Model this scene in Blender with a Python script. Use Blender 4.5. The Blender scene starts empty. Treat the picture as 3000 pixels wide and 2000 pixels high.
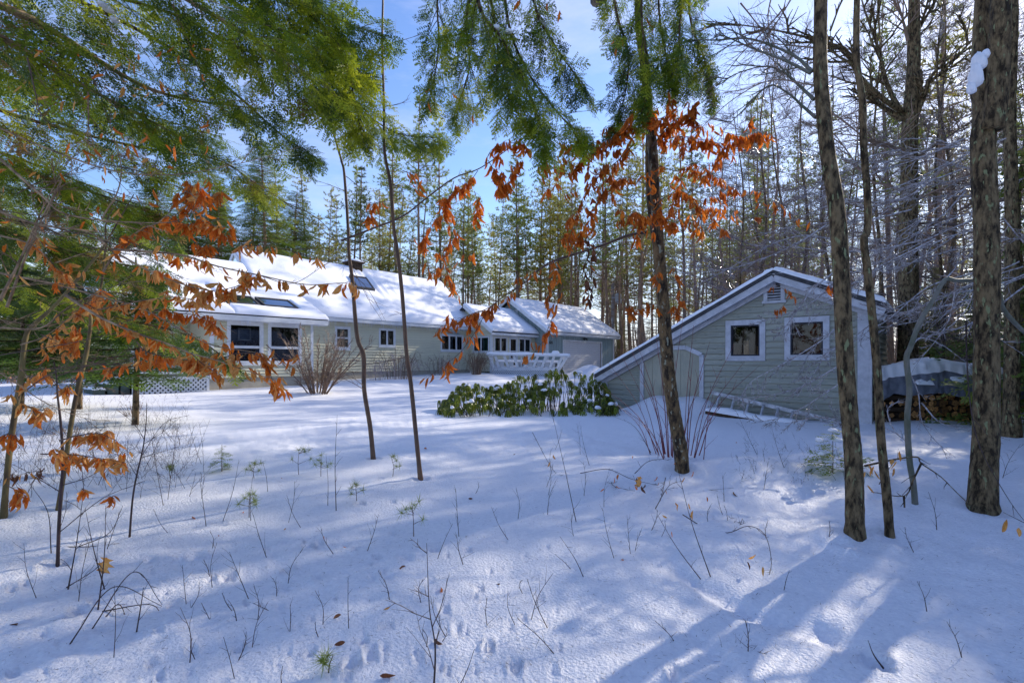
import bpy, math, random
import numpy as np
from mathutils import Vector, Matrix

# ------------------------------------------------------------------ camera, light, exposure
SC = bpy.context.scene
COL = SC.collection
F, HY, EZ = 1500.0, 1056.0, 1.55            # focal length and horizon row for a 3000 x 2000 frame, eye height
cd = bpy.data.cameras.new('camera'); cam = bpy.data.objects.new('camera', cd); COL.objects.link(cam)
cam.location = (0, 0, EZ); cam.rotation_euler = (math.pi / 2, 0, 0)
cd.sensor_width = 36; cd.lens = 18.0; cd.shift_y = (HY - 1000) / 3000.0
cd.clip_start = 0.05; cd.clip_end = 2000
SC.camera = cam
SC.view_settings.view_transform = 'Standard'
SC.view_settings.look = 'None'
SC.view_settings.exposure = 0.80
SC.view_settings.gamma = 1.0
SC.view_settings.use_curve_mapping = False
SC.cycles.max_bounces = 7; SC.cycles.diffuse_bounces = 3; SC.cycles.glossy_bounces = 2
SC.cycles.transmission_bounces = 4; SC.cycles.transparent_max_bounces = 8
SC.cycles.caustics_reflective = False; SC.cycles.caustics_refractive = False
SC.cycles.sample_clamp_indirect = 4.0
SUN_AZ, SUN_EL = math.radians(50.0), math.radians(29.0)
SV = Vector((math.sin(SUN_AZ) * math.cos(SUN_EL), math.cos(SUN_AZ) * math.cos(SUN_EL), math.sin(SUN_EL)))
ld = bpy.data.lights.new('sun', 'SUN'); sun = bpy.data.objects.new('sun', ld); COL.objects.link(sun)
ld.energy = 3.6; ld.angle = math.radians(0.6); ld.color = (1.0, 0.90, 0.74)
sun.rotation_euler = SV.to_track_quat('Z', 'Y').to_euler(); sun.location = SV * 50

W = bpy.data.worlds.new('World'); SC.world = W; W.use_nodes = True
wn, wl = W.node_tree.nodes, W.node_tree.links
wn.clear()
wo = wn.new('ShaderNodeOutputWorld'); bg = wn.new('ShaderNodeBackground'); bg.inputs[1].default_value = 0.15
sky = wn.new('ShaderNodeTexSky'); sky.sky_type = 'NISHITA'; sky.sun_disc = False
sky.sun_elevation = SUN_EL; sky.sun_rotation = SUN_AZ; sky.air_density = 1.0; sky.dust_density = 0.3; sky.ozone_density = 1.6
hs = wn.new('ShaderNodeHueSaturation'); hs.inputs['Hue'].default_value = 0.512; hs.inputs['Saturation'].default_value = 1.17
hs.inputs['Value'].default_value = 1.0
tc = wn.new('ShaderNodeTexCoord'); mp = wn.new('ShaderNodeMapping'); mp.inputs['Scale'].default_value = (1.6, 1.6, 5.0)
mp.inputs['Rotation'].default_value = (0.35, 0.3, 0.5)
nz = wn.new('ShaderNodeTexNoise'); nz.inputs['Scale'].default_value = 2.2; nz.inputs['Detail'].default_value = 7; nz.inputs['Roughness'].default_value = 0.62
cr = wn.new('ShaderNodeMapRange'); cr.inputs[1].default_value = 0.44; cr.inputs[2].default_value = 0.78
cr.inputs[3].default_value = 0.0; cr.inputs[4].default_value = 0.42
mx = wn.new('ShaderNodeMixRGB'); mx.inputs[2].default_value = (3.9, 4.0, 5.3, 1)
wl.new(tc.outputs['Generated'], mp.inputs[0]); wl.new(mp.outputs[0], nz.inputs['Vector']); wl.new(nz.outputs[0], cr.inputs[0])
wl.new(sky.outputs[0], hs.inputs['Color']); wl.new(hs.outputs[0], mx.inputs[1]); sx = wn.new('ShaderNodeSeparateXYZ'); wl.new(tc.outputs['Generated'], sx.inputs[0])
hz = wn.new('ShaderNodeMapRange'); hz.inputs[1].default_value = 0.0; hz.inputs[2].default_value = 0.26; hz.inputs[3].default_value = 0.85; hz.inputs[4].default_value = 0.0
wl.new(sx.outputs['Z'], hz.inputs[0]); mxx = wn.new('ShaderNodeMath'); mxx.operation = 'MAXIMUM'
wl.new(hz.outputs[0], mxx.inputs[0]); wl.new(cr.outputs[0], mxx.inputs[1]); wl.new(mxx.outputs[0], mx.inputs[0])
wl.new(mx.outputs[0], bg.inputs[0]); wl.new(bg.outputs[0], wo.inputs[0])

# ------------------------------------------------------------------ helpers
rnd = random.Random(7)
def R(a, b): return rnd.uniform(a, b)

def P(px, py, Y):
    return Vector(((px - 1500) / F * Y, Y, EZ + (HY - py) / F * Y))

_perm = np.random.RandomState(3).rand(256, 256)
def vnoise(x, y):
    xi = np.floor(x).astype(int); yi = np.floor(y).astype(int)
    fx = x - xi; fy = y - yi
    fx = fx * fx * (3 - 2 * fx); fy = fy * fy * (3 - 2 * fy)
    a = _perm[xi & 255, yi & 255]; b = _perm[(xi + 1) & 255, yi & 255]
    c = _perm[xi & 255, (yi + 1) & 255]; d = _perm[(xi + 1) & 255, (yi + 1) & 255]
    return (a * (1 - fx) + b * fx) * (1 - fy) + (c * (1 - fx) + d * fx) * fy - 0.5

def smooth(a, b, x):
    t = np.clip((x - a) / (b - a), 0, 1)
    return t * t * (3 - 2 * t)

# house frame: T runs along the long front wall (away to the right), Wd points out of it towards the camera
TH = math.radians(39.5)
TU = Vector((math.sin(TH), math.cos(TH), 0)); TV = Vector((math.cos(TH), -math.sin(TH), 0))
HO = Vector((-8.3333, 25.0, 0))
def HP(t, w, z=0.0): return HO + TU * t + TV * w + Vector((0, 0, z))

MOUNDS = []      # (x, y, radius, height)
PITS = []
TRENCH = []
def gz(x, y):
    x = np.asarray(x, dtype=float); y = np.asarray(y, dtype=float)
    w = (x - HO.x) * TV.x + (y - HO.y) * TV.y
    t = (x - HO.x) * TU.x + (y - HO.y) * TU.y
    zb = np.clip(0.62 + 0.016 * t, 0.50, 0.78)
    s = 1 - smooth(2.3, 9.5, w)
    z0 = 0.17 * smooth(2.0, 7.5, y)
    z = z0 * (1 - s) + zb * s
    r = np.hypot(x, y)
    z = z + 0.16 * vnoise(x * 0.16 + 7, y * 0.16) * smooth(3, 12, r)
    z = z + 0.07 * vnoise(x * 0.55 + 3, y * 0.55 + 9) + 0.028 * vnoise(x * 1.7, y * 1.7 + 4)
    fade = 1 - smooth(10, 22, r)
    z = z + fade * (0.014 * vnoise(x * 5.3, y * 5.3) + 0.007 * vnoise(x * 14, y * 14))
    rough = smooth(-0.06, 0.30, vnoise(x * 0.33 + 40, y * 0.33 + 11) + 0.25 * (1 - smooth(-2.5, 0.5, x)))
    z = z + fade * rough * (0.024 * vnoise(x * 8.1 + 5, y * 8.1) + 0.014 * vnoise(x * 19, y * 19 + 3))
    for (mx_, my, mr, mh) in MOUNDS:
        d = np.hypot(x - mx_, y - my) / mr
        z = z + mh * np.exp(-d * d * 2.2)
    for (mx_, my, mr, mh) in PITS:
        d = np.hypot(x - mx_, y - my) / mr
        z = z - mh * (np.exp(-d ** 4 * 1.5) - 0.35 * np.exp(-((d - 1.25) ** 2) * 14))
    for (x0, y0, x1, y1, r_, d_) in TRENCH:
        ux, uy = x1 - x0, y1 - y0; t_ = np.clip(((x - x0) * ux + (y - y0) * uy) / (ux * ux + uy * uy), 0, 1)
        ds = np.hypot(x - x0 - ux * t_, y - y0 - uy * t_) / (r_ * (1 + .5 * vnoise(x * 4, y * 4)))
        z = z - d_ * np.exp(-ds * ds) * (1 + .8 * vnoise(x * 6 + 2, y * 6))
    return z
def gzs(x, y): return float(gz(x, y))
_YS = 1.2 * 1.012 ** np.arange(362)
def hit(px, py):
    k = (HY - py) / F; kx = (px - 1500) / F; g = gz(kx * _YS, _YS); below = np.nonzero(EZ + k * _YS <= g)[0]
    i = int(below[0]) if len(below) else len(_YS) - 1
    if i > 0:
        a0 = EZ + k * _YS[i - 1] - g[i - 1]; a1 = EZ + k * _YS[i] - g[i]; Y = _YS[i - 1] + (_YS[i] - _YS[i - 1]) * a0 / max(a0 - a1, 1e-9)
    else: Y = _YS[0]
    return Vector((kx * Y, Y, gzs(kx * Y, Y)))

def mesh_np(name, V, FA, mats, mi=None, smooth_=True, uv=None):
    """V (n,3); FA list of (k, array(m,k)) groups; mi per-face material index"""
    me = bpy.data.meshes.new(name)
    V = np.asarray(V, dtype=np.float32)
    me.vertices.add(len(V)); me.vertices.foreach_set('co', V.ravel())
    nl = sum(len(a) * k for k, a in FA); nf = sum(len(a) for k, a in FA)
    me.loops.add(nl); me.polygons.add(nf)
    li = np.concatenate([np.asarray(a, dtype=np.int32).ravel() for k, a in FA])
    tot = np.concatenate([np.full(len(a), k, dtype=np.int32) for k, a in FA])
    st = np.concatenate([[0], np.cumsum(tot)[:-1]]).astype(np.int32)
    me.loops.foreach_set('vertex_index', li)
    me.polygons.foreach_set('loop_start', st); me.polygons.foreach_set('loop_total', tot)
    if mi is not None: me.polygons.foreach_set('material_index', np.asarray(mi, dtype=np.int32))
    me.polygons.foreach_set('use_smooth', np.full(nf, bool(smooth_)))
    for m in mats: me.materials.append(m)
    me.update(calc_edges=True)
    return me

class MB:
    """collects shapes in world coordinates and links them as one mesh object"""
    def __init__(s): s.v = []; s.f = []; s.m = []; s.blocks = []
    def add(s, vs, fs, m=0):
        b = len(s.v); s.v.extend([tuple(v) for v in vs])
        for f in fs: s.f.append(tuple(b + i for i in f)); s.m.append(m)
    def hexa(s, p, m=0):       # p: 8 points, bottom 0-3, top 4-7
        s.add(p, [(0, 3, 2, 1), (4, 5, 6, 7), (0, 1, 5, 4), (1, 2, 6, 5), (2, 3, 7, 6), (3, 0, 4, 7)], m)
    def box(s, o, a, b, c, m=0):
        o, a, b, c = Vector(o), Vector(a), Vector(b), Vector(c)
        s.hexa([o, o + a, o + a + b, o + b, o + c, o + a + c, o + a + b + c, o + b + c], m)
    def beam(s, p, q, w, h, m=0, up=(0, 0, 1)):
        p, q = Vector(p), Vector(q); d = (q - p)
        sd = d.cross(Vector(up))
        if sd.length < 1e-5: sd = Vector((1, 0, 0))
        sd.normalize(); u2 = sd.cross(d).normalized()
        s.box(p - sd * w / 2 - u2 * h / 2, sd * w, d, u2 * h, m)
    def tube(s, pts, rad, n=6, m=0, cap=True):
        pts = [Vector(p) for p in pts]; b = len(s.v); k = len(pts)
        ref = Vector((0.31, 0.87, 0.22))
        for i, p in enumerate(pts):
            d = (pts[min(i + 1, k - 1)] - pts[max(i - 1, 0)])
            if d.length < 1e-9: d = Vector((0, 0, 1))
            d.normalize()
            a = d.cross(ref)
            if a.length < 1e-3: a = d.cross(Vector((1, 0, 0)))
            a.normalize(); c = d.cross(a)
            r = rad[i] if hasattr(rad, '__len__') else rad
            for j in range(n):
                t = 2 * math.pi * j / n
                q = p + a * (r * math.cos(t)) + c * (r * math.sin(t)); s.v.append((q.x, q.y, q.z))
        for i in range(k - 1):
            for j in range(n):
                j2 = (j + 1) % n
                s.f.append((b + i * n + j, b + i * n + j2, b + (i + 1) * n + j2, b + (i + 1) * n + j)); s.m.append(m)
        if cap and n > 2:
            s.f.append(tuple(b + j for j in range(n))[::-1]); s.m.append(m)
            s.f.append(tuple(b + (k - 1) * n + j for j in range(n))); s.m.append(m)
    def raw(s, V, T, m=0): s.blocks.append((np.asarray(V, dtype=np.float32), np.asarray(T, dtype=np.int32), m))
    def make(s, name, mats, parent=None, origin=None, smooth_=False, kind=None, label=None):
        if not isinstance(mats, (list, tuple)): mats = [mats]
        V = [np.array(s.v, dtype=np.float32).reshape(-1, 3)]; base = len(s.v)
        groups = {}; mi = []
        order = []
        for f, m in zip(s.f, s.m): groups.setdefault(len(f), []).append((f, m))
        FA = []
        for k, l in groups.items():
            FA.append((k, np.array([f for f, m in l], dtype=np.int32))); mi.extend(m for f, m in l)
        for (bv, bt, m) in s.blocks:
            V.append(bv); FA.append((bt.shape[1], bt + base)); base += len(bv); mi.extend([m] * len(bt))
        V = np.concatenate(V)
        o = Vector((0, 0, 0))
        if origin is not None: o = Vector(origin)
        V = V - np.array(o, dtype=np.float32)
        me = mesh_np(name, V, FA, mats, mi, smooth_)
        ob = bpy.data.objects.new(name, me); COL.objects.link(ob)
        place(ob, o, parent)
        if kind: ob['kind'] = kind
        if label: ob['label'] = label
        return ob

def wloc(ob):
    p = Vector(ob.location)
    while ob.parent is not None:
        ob = ob.parent; p = p + Vector(ob.location)
    return p
def place(ob, o, parent):
    if parent is not None:
        ob.parent = parent; ob.location = Vector(o) - wloc(parent)
    else: ob.location = o

def tag(o, label, cat, group=None, kind=None):
    o['label'] = label; o['category'] = cat
    if group: o['group'] = group
    if kind: o['kind'] = kind
    return o
def thing(name, label, cat, loc=(0, 0, 0), group=None):
    o = bpy.data.objects.new(name, None); COL.objects.link(o); o.location = loc; o.empty_display_size = 0.1
    return tag(o, label, cat, group)
def copy_thing(src, loc, rz=0.0, sc=1.0, label=None, group=None):
    r = src.copy(); COL.objects.link(r); r.location = loc; r.rotation_euler = (0, 0, rz)
    r.scale = (sc, sc, sc) if not hasattr(sc, '__len__') else sc
    if label: r['label'] = label
    if group: r['group'] = group
    for ch in src.children:
        c = ch.copy(); COL.objects.link(c); c.parent = r
        for g in ch.children:
            d = g.copy(); COL.objects.link(d); d.parent = c
    return r

def cat(pts, n=6):
    """Catmull-Rom through the points"""
    pts = [Vector(p) for p in pts]
    if len(pts) < 3: return [pts[0].lerp(pts[-1], i / n) for i in range(n + 1)]
    q = [pts[0] * 2 - pts[1]] + pts + [pts[-1] * 2 - pts[-2]]
    out = []
    for i in range(1, len(q) - 2):
        a, b, c, d = q[i - 1], q[i], q[i + 1], q[i + 2]
        for k in range(n):
            t = k / n
            out.append(0.5 * ((2 * b) + (c - a) * t + (2 * a - 5 * b + 4 * c - d) * t * t + (-a + 3 * b - 3 * c + d) * t ** 3))
    out.append(pts[-1])
    return out
def along(pts, t):
    n = len(pts) - 1; k = min(int(t * n), n - 1); f = t * n - k
    p = pts[k].lerp(pts[k + 1], f); d = (pts[k + 1] - pts[k])
    return p, d.normalized() if d.length > 1e-9 else Vector((0, 0, 1))
def taper(n, a, b, pw=1.0): return [a + (b - a) * (i / (n - 1)) ** pw for i in range(n)]
def rdir():
    v = Vector((rnd.gauss(0, 1), rnd.gauss(0, 1), rnd.gauss(0, 1))); return v.normalized()

# ------------------------------------------------------------------ materials
def mat(name, col, rough=0.8, spec=0.3, noise=None, bump=None, col2=None, metal=0.0, trans=0.0, spots=None, scale3=(1, 1, 1), objvar=0.0):
    m = bpy.data.materials.new(name); m.use_nodes = True
    N, L = m.node_tree.nodes, m.node_tree.links
    b = N['Principled BSDF']; out = N['Material Output']
    b.inputs['Roughness'].default_value = rough; b.inputs['Metallic'].default_value = metal
    b.inputs['Specular IOR Level'].default_value = spec
    b.inputs['Base Color'].default_value = (*col, 1)
    tcn = N.new('ShaderNodeTexCoord'); mpn = N.new('ShaderNodeMapping'); mpn.inputs['Scale'].default_value = scale3
    L.new(tcn.outputs['Object'], mpn.inputs[0])
    csock = None
    if noise and col2:
        nn = N.new('ShaderNodeTexNoise'); nn.inputs['Scale'].default_value = noise; nn.inputs['Detail'].default_value = 6
        nn.inputs['Roughness'].default_value = 0.65
        L.new(mpn.outputs[0], nn.inputs['Vector'])
        rp = N.new('ShaderNodeMapRange'); rp.inputs[1].default_value = 0.40; rp.inputs[2].default_value = 0.60
        L.new(nn.outputs[0], rp.inputs[0])
        mm = N.new('ShaderNodeMixRGB'); mm.inputs[1].default_value = (*col, 1); mm.inputs[2].default_value = (*col2, 1)
        L.new(rp.outputs[0], mm.inputs[0]); csock = mm.outputs[0]
    if spots:       # (scale, threshold, colour)
        vs = N.new('ShaderNodeTexNoise'); vs.inputs['Scale'].default_value = spots[0]; vs.inputs['Detail'].default_value = 4
        mp2 = N.new('ShaderNodeMapping'); mp2.inputs['Location'].default_value = (3.1, 8.2, 1.7)
        mp2.inputs['Scale'].default_value = scale3
        L.new(tcn.outputs['Object'], mp2.inputs[0]); L.new(mp2.outputs[0], vs.inputs['Vector'])
        r2 = N.new('ShaderNodeMapRange'); r2.inputs[1].default_value = spots[1]; r2.inputs[2].default_value = spots[1] + 0.05
        L.new(vs.outputs[0], r2.inputs[0])
        m3 = N.new('ShaderNodeMixRGB'); m3.inputs[2].default_value = (*spots[2], 1)
        if csock: L.new(csock, m3.inputs[1])
        else: m3.inputs[1].default_value = (*col, 1)
        L.new(r2.outputs[0], m3.inputs[0]); csock = m3.outputs[0]
    if objvar:
        oi = N.new('ShaderNodeObjectInfo'); hv = N.new('ShaderNodeHueSaturation')
        r4 = N.new('ShaderNodeMapRange'); r4.inputs[3].default_value = 1 - objvar; r4.inputs[4].default_value = 1 + objvar
        L.new(oi.outputs['Random'], r4.inputs[0]); L.new(r4.outputs[0], hv.inputs['Value'])
        if csock: L.new(csock, hv.inputs['Color'])
        else: hv.inputs['Color'].default_value = (*col, 1)
        csock = hv.outputs[0]
    if csock: L.new(csock, b.inputs['Base Color'])
    if bump:
        bn = N.new('ShaderNodeTexNoise'); bn.inputs['Scale'].default_value = bump[0]; bn.inputs['Detail'].default_value = 5
        L.new(mpn.outputs[0], bn.inputs['Vector'])
        bp = N.new('ShaderNodeBump'); bp.inputs['Strength'].default_value = bump[1]; bp.inputs['Distance'].default_value = bump[2]
        L.new(bn.outputs[0], bp.inputs['Height']); L.new(bp.outputs[0], b.inputs['Normal'])
    if trans:
        tr = N.new('ShaderNodeBsdfTranslucent'); ms = N.new('ShaderNodeMixShader'); ms.inputs[0].default_value = trans
        if csock: L.new(csock, tr.inputs[0])
        else: tr.inputs[0].default_value = (*col, 1)
        L.new(b.outputs[0], ms.inputs[1]); L.new(tr.outputs[0], ms.inputs[2]); L.new(ms.outputs[0], out.inputs[0])
    return m

M = {}
M['snow'] = mat('snow', (0.88, 0.885, 0.93), 0.5, 0.4, noise=30, col2=(0.80, 0.81, 0.87), bump=(55, 0.75, 0.02))
M['roof_snow'] = mat('roof_snow', (0.88, 0.89, 0.94), 0.7, 0.2, bump=(14, 0.3, 0.03))
M['clap'] = mat('sage_paint', (0.62, 0.60, 0.45), 0.75, 0.3, noise=1.2, col2=(0.55, 0.54, 0.41), bump=(60, 0.15, 0.004), scale3=(1, 1, 3), objvar=0.05)
M['shedclap'] = mat('weathered_sage_paint', (0.385, 0.39, 0.325), 0.8, 0.25, noise=2.6, col2=(0.295, 0.305, 0.26), bump=(70, 0.3, 0.004), scale3=(0.6, 0.6, 3), spots=(9, 0.66, (0.16, 0.18, 0.15)), objvar=0.06)
M['sheddoor'] = mat('pale_hatch_paint', (0.42, 0.40, 0.31), 0.85, 0.2, noise=3, col2=(0.33, 0.33, 0.27), scale3=(2, 2, .5), objvar=.06)
M['board'] = mat('blue_green_board', (0.27, 0.335, 0.335), 0.8, 0.25, noise=2.0, col2=(0.22, 0.285, 0.29), scale3=(3, 3, 0.6), objvar=0.06)
M['trim'] = mat('white_trim', (0.66, 0.68, 0.70), 0.6, 0.35, noise=2.5, col2=(0.56, 0.58, 0.61), bump=(40, 0.12, 0.003), scale3=(1, 1, 2))
M['oldtrim'] = mat('weathered_white_trim', (0.56, 0.57, 0.62), 0.7, 0.3, noise=5, col2=(0.44, 0.45, 0.49), bump=(50, 0.3, 0.004), spots=(14, 0.70, (0.25, 0.24, 0.23)))
M['concrete'] = mat('foundation_concrete', (0.40, 0.37, 0.30), 0.9, 0.2, noise=1.5, col2=(0.30, 0.28, 0.24), bump=(30, 0.3, 0.01))
M['shingle'] = mat('dark_shingle', (0.05, 0.05, 0.055), 0.9, 0.2, noise=8, col2=(0.08, 0.08, 0.085))
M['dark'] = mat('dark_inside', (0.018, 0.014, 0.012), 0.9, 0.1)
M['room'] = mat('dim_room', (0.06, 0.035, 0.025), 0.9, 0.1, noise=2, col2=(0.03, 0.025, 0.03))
M['black'] = mat('black_iron', (0.012, 0.012, 0.014), 0.4, 0.5)
M['curtain'] = mat('green_curtain', (0.05, 0.16, 0.09), 0.85, 0.2, noise=9, col2=(0.03, 0.09, 0.06), scale3=(3, 3, 0.2))
M['bluecurtain'] = mat('blue_curtain', (0.03, 0.03, 0.12), 0.85, 0.2)
M['warm'] = mat('brown_wood_door', (0.13, 0.055, 0.02), 0.7, 0.3, noise=4, col2=(0.08, 0.035, 0.015))
M['garage'] = mat('garage_door_paint', (0.60, 0.60, 0.62), 0.8, 0.15)
M['screen'] = mat('insect_screen', (0.035, 0.035, 0.045), 0.7, 0.3)
M['picture'] = mat('picture_print', (0.10, 0.16, 0.24), 0.5, 0.3, noise=6, col2=(0.03, 0.05, 0.09))
M['wood'] = mat('grey_deck_wood', (0.27, 0.26, 0.24), 0.85, 0.2, noise=8, col2=(0.18, 0.17, 0.15), scale3=(1, 1, 4))
M['stepwood'] = mat('green_grey_step_wood', (0.10, 0.14, 0.12), 0.85, 0.2, noise=6, col2=(0.06, 0.08, 0.07))
M['metal'] = mat('galvanised_metal', (0.60, 0.61, 0.66), 0.5, 0.5, metal=0.2, noise=8, col2=(0.3, 0.31, 0.33))
M['pole'] = mat('weathered_pole', (0.30, 0.29, 0.30), 0.85, 0.2, noise=4, col2=(0.22, 0.21, 0.22), scale3=(4, 4, 0.4))
M['box'] = mat('transformer_grey', (0.42, 0.46, 0.50), 0.5, 0.4)
M['logend'] = mat('split_log_end', (0.62, 0.33, 0.12), 0.85, 0.2, noise=6, col2=(0.22, 0.10, 0.04), bump=(40, 0.3, 0.005), objvar=0.75)
M['logbark'] = mat('log_bark', (0.09, 0.06, 0.04), 0.9, 0.15, noise=9, col2=(0.05, 0.035, 0.025), bump=(30, 0.5, 0.01))
M['tarp'] = mat('grey_tarp', (0.20, 0.215, 0.26), 0.42, 0.5, noise=3, col2=(0.14, 0.15, 0.19), bump=(5, 0.9, 0.06))
M['bark'] = mat('beech_bark', (0.20, 0.13, 0.06), 0.7, 0.3, noise=15, col2=(0.022, 0.014, 0.008), bump=(34, 0.9, 0.02), scale3=(1, 1, 0.45), spots=(24, 0.62, (0.30, 0.30, 0.22)))
M['mossbark'] = mat('mossy_bark', (0.22, 0.155, 0.08), 0.8, 0.25, noise=21, col2=(0.030, 0.020, 0.010), bump=(30, 1.0, 0.035), scale3=(1, 1, 0.36), spots=(26, 0.61, (0.24, 0.26, 0.13)))
M['greybark'] = mat('grey_smooth_bark', (0.20, 0.19, 0.16), 0.6, 0.35, noise=8, col2=(0.11, 0.12, 0.08), bump=(30, 0.4, 0.01), scale3=(1, 1, 0.4))
M['sapbark'] = mat('young_bark', (0.15, 0.085, 0.05), 0.5, 0.45, noise=14, col2=(0.085, 0.05, 0.035), scale3=(1, 1, 0.4))
M['tanbark'] = mat('sunlit_tan_bark', (0.42, 0.29, 0.17), 0.7, 0.3, noise=9, col2=(0.15, 0.095, 0.055), bump=(40, 0.4, 0.008))
M['yelbark'] = mat('lichened_yellow_bark', (0.20, 0.16, 0.06), 0.7, 0.3, noise=6, col2=(0.085, 0.055, 0.03), scale3=(1, 1, 0.35))
M['pinebark'] = mat('pine_bark', (0.36, 0.24, 0.16), 0.9, 0.15, noise=3, col2=(0.16, 0.11, 0.085), scale3=(1, 1, 0.3), objvar=0.25)
M['twig'] = mat('bare_twig', (0.28, 0.20, 0.155), 0.7, 0.3, objvar=0.2)
M['ice'] = mat('ice_glazed_twig', (0.52, 0.50, 0.53), 0.10, 1.0, noise=22, col2=(0.20, 0.16, 0.15))
M['icefar'] = mat('ice_flecked_twig', (0.22, 0.165, 0.16), 0.15, 1.0, noise=3, col2=(0.13, 0.095, 0.09))
M['icicle'] = mat('icicle_ice', (0.72, 0.76, 0.84), 0.08, 0.9, trans=0.5)
M['red'] = mat('red_osier_bark', (0.22, 0.035, 0.035), 0.45, 0.5, noise=7, col2=(0.13, 0.02, 0.025))
M['stem'] = mat('dark_seedling_stem', (0.075, 0.045, 0.042), 0.6, 0.35, noise=20, col2=(0.045, 0.028, 0.025))
M['shrub'] = mat('tan_shrub_twig', (0.19, 0.12, 0.08), 0.6, 0.4, noise=9, col2=(0.10, 0.065, 0.05))
M['shrubice'] = mat('frosted_shrub_twig', (0.36, 0.30, 0.29), 0.3, 0.7)
def leafmat(name, c1, c2, trans, rough=0.5, nscale=18, objvar=0.2):
    return mat(name, c1, rough, 0.35, noise=nscale, col2=c2, trans=trans, objvar=objvar)
M['hem1'] = leafmat('hemlock_needles', (0.30, 0.38, 0.022), (0.15, 0.23, 0.016), 0.5, 0.45, 2.2, 0.1)
M['hem2'] = leafmat('bright_hemlock_needles', (0.52, 0.54, 0.035), (0.30, 0.38, 0.03), 0.5, 0.45, 2.2, 0.1)
M['hem3'] = leafmat('bluish_hemlock_needles', (0.12, 0.19, 0.025), (0.06, 0.115, 0.02), 0.45, 0.5, 2.0, 0.1)
M['pine'] = leafmat('pine_needles', (0.30, 0.34, 0.06), (0.15, 0.20, 0.05), 0.45, 0.5, 0.7, 0.3)
M['pine2'] = leafmat('yellow_green_pine_needles', (0.52, 0.46, 0.08), (0.28, 0.29, 0.06), 0.45, 0.5, 0.7, 0.25)
M['spruce'] = leafmat('dark_conifer_needles', (0.10, 0.18, 0.035), (0.24, 0.27, 0.045), 0.4, 0.6, 0.9, 0.2)
M['beech'] = leafmat('russet_beech_leaf', (0.85, 0.27, 0.03), (0.58, 0.14, 0.02), 0.55, 0.45, 9, 0.25)
M['beech2'] = leafmat('tan_beech_leaf', (0.80, 0.46, 0.15), (0.72, 0.30, 0.06), 0.5, 0.5, 7, 0.2)
M['beechd'] = leafmat('brown_dead_leaf', (0.20, 0.075, 0.03), (0.11, 0.045, 0.022), 0.3, 0.5, 9, 0.25)
M['rhodo'] = leafmat('rhododendron_leaf', (0.32, 0.34, 0.03), (0.06, 0.12, 0.025), 0.4, 0.28, 7, 0.5)
M['brown'] = mat('brown_thicket', (0.42, 0.27, 0.17), 0.8, 0.2, noise=.4, col2=(0.20, 0.15, 0.11))
M['hembrown'] = leafmat('brown_dry_sprays', (0.42, 0.24, 0.07), (0.26, 0.17, 0.04), 0.4, 0.6, 2, 0.1)
M['brush'] = leafmat('far_beech_brush', (0.50, 0.22, 0.08), (0.33, 0.17, 0.10), 0.4, 0.6, 2, 0.1)

def glass(name, tint=(0.5, 0.55, 0.6), mixf=0.1):
    m = bpy.data.materials.new(name); m.use_nodes = True
    N, L = m.node_tree.nodes, m.node_tree.links; N.clear()
    out = N.new('ShaderNodeOutputMaterial'); g = N.new('ShaderNodeBsdfGlossy'); g.inputs['Roughness'].default_value = 0.03
    g.inputs['Color'].default_value = (0.8, 0.86, 0.95, 1)
    t = N.new('ShaderNodeBsdfTransparent'); t.inputs[0].default_value = (*tint, 1)
    ms = N.new('ShaderNodeMixShader'); fr = N.new('ShaderNodeFresnel'); fr.inputs[0].default_value = 1.5
    ad = N.new('ShaderNodeMath'); ad.operation = 'MULTIPLY_ADD'; ad.inputs[1].default_value = 0.9; ad.inputs[2].default_value = mixf * 0.3 - 0.02
    L.new(fr.outputs[0], ad.inputs[0]); L.new(ad.outputs[0], ms.inputs[0]); L.new(t.outputs[0], ms.inputs[1]); L.new(g.outputs[0], ms.inputs[2])
    L.new(ms.outputs[0], out.inputs[0]); return m
M['glass'] = glass('window_glass')
M['skyglass'] = glass('skylight_glass', (0.1, 0.12, 0.15), 1.2)

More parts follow.
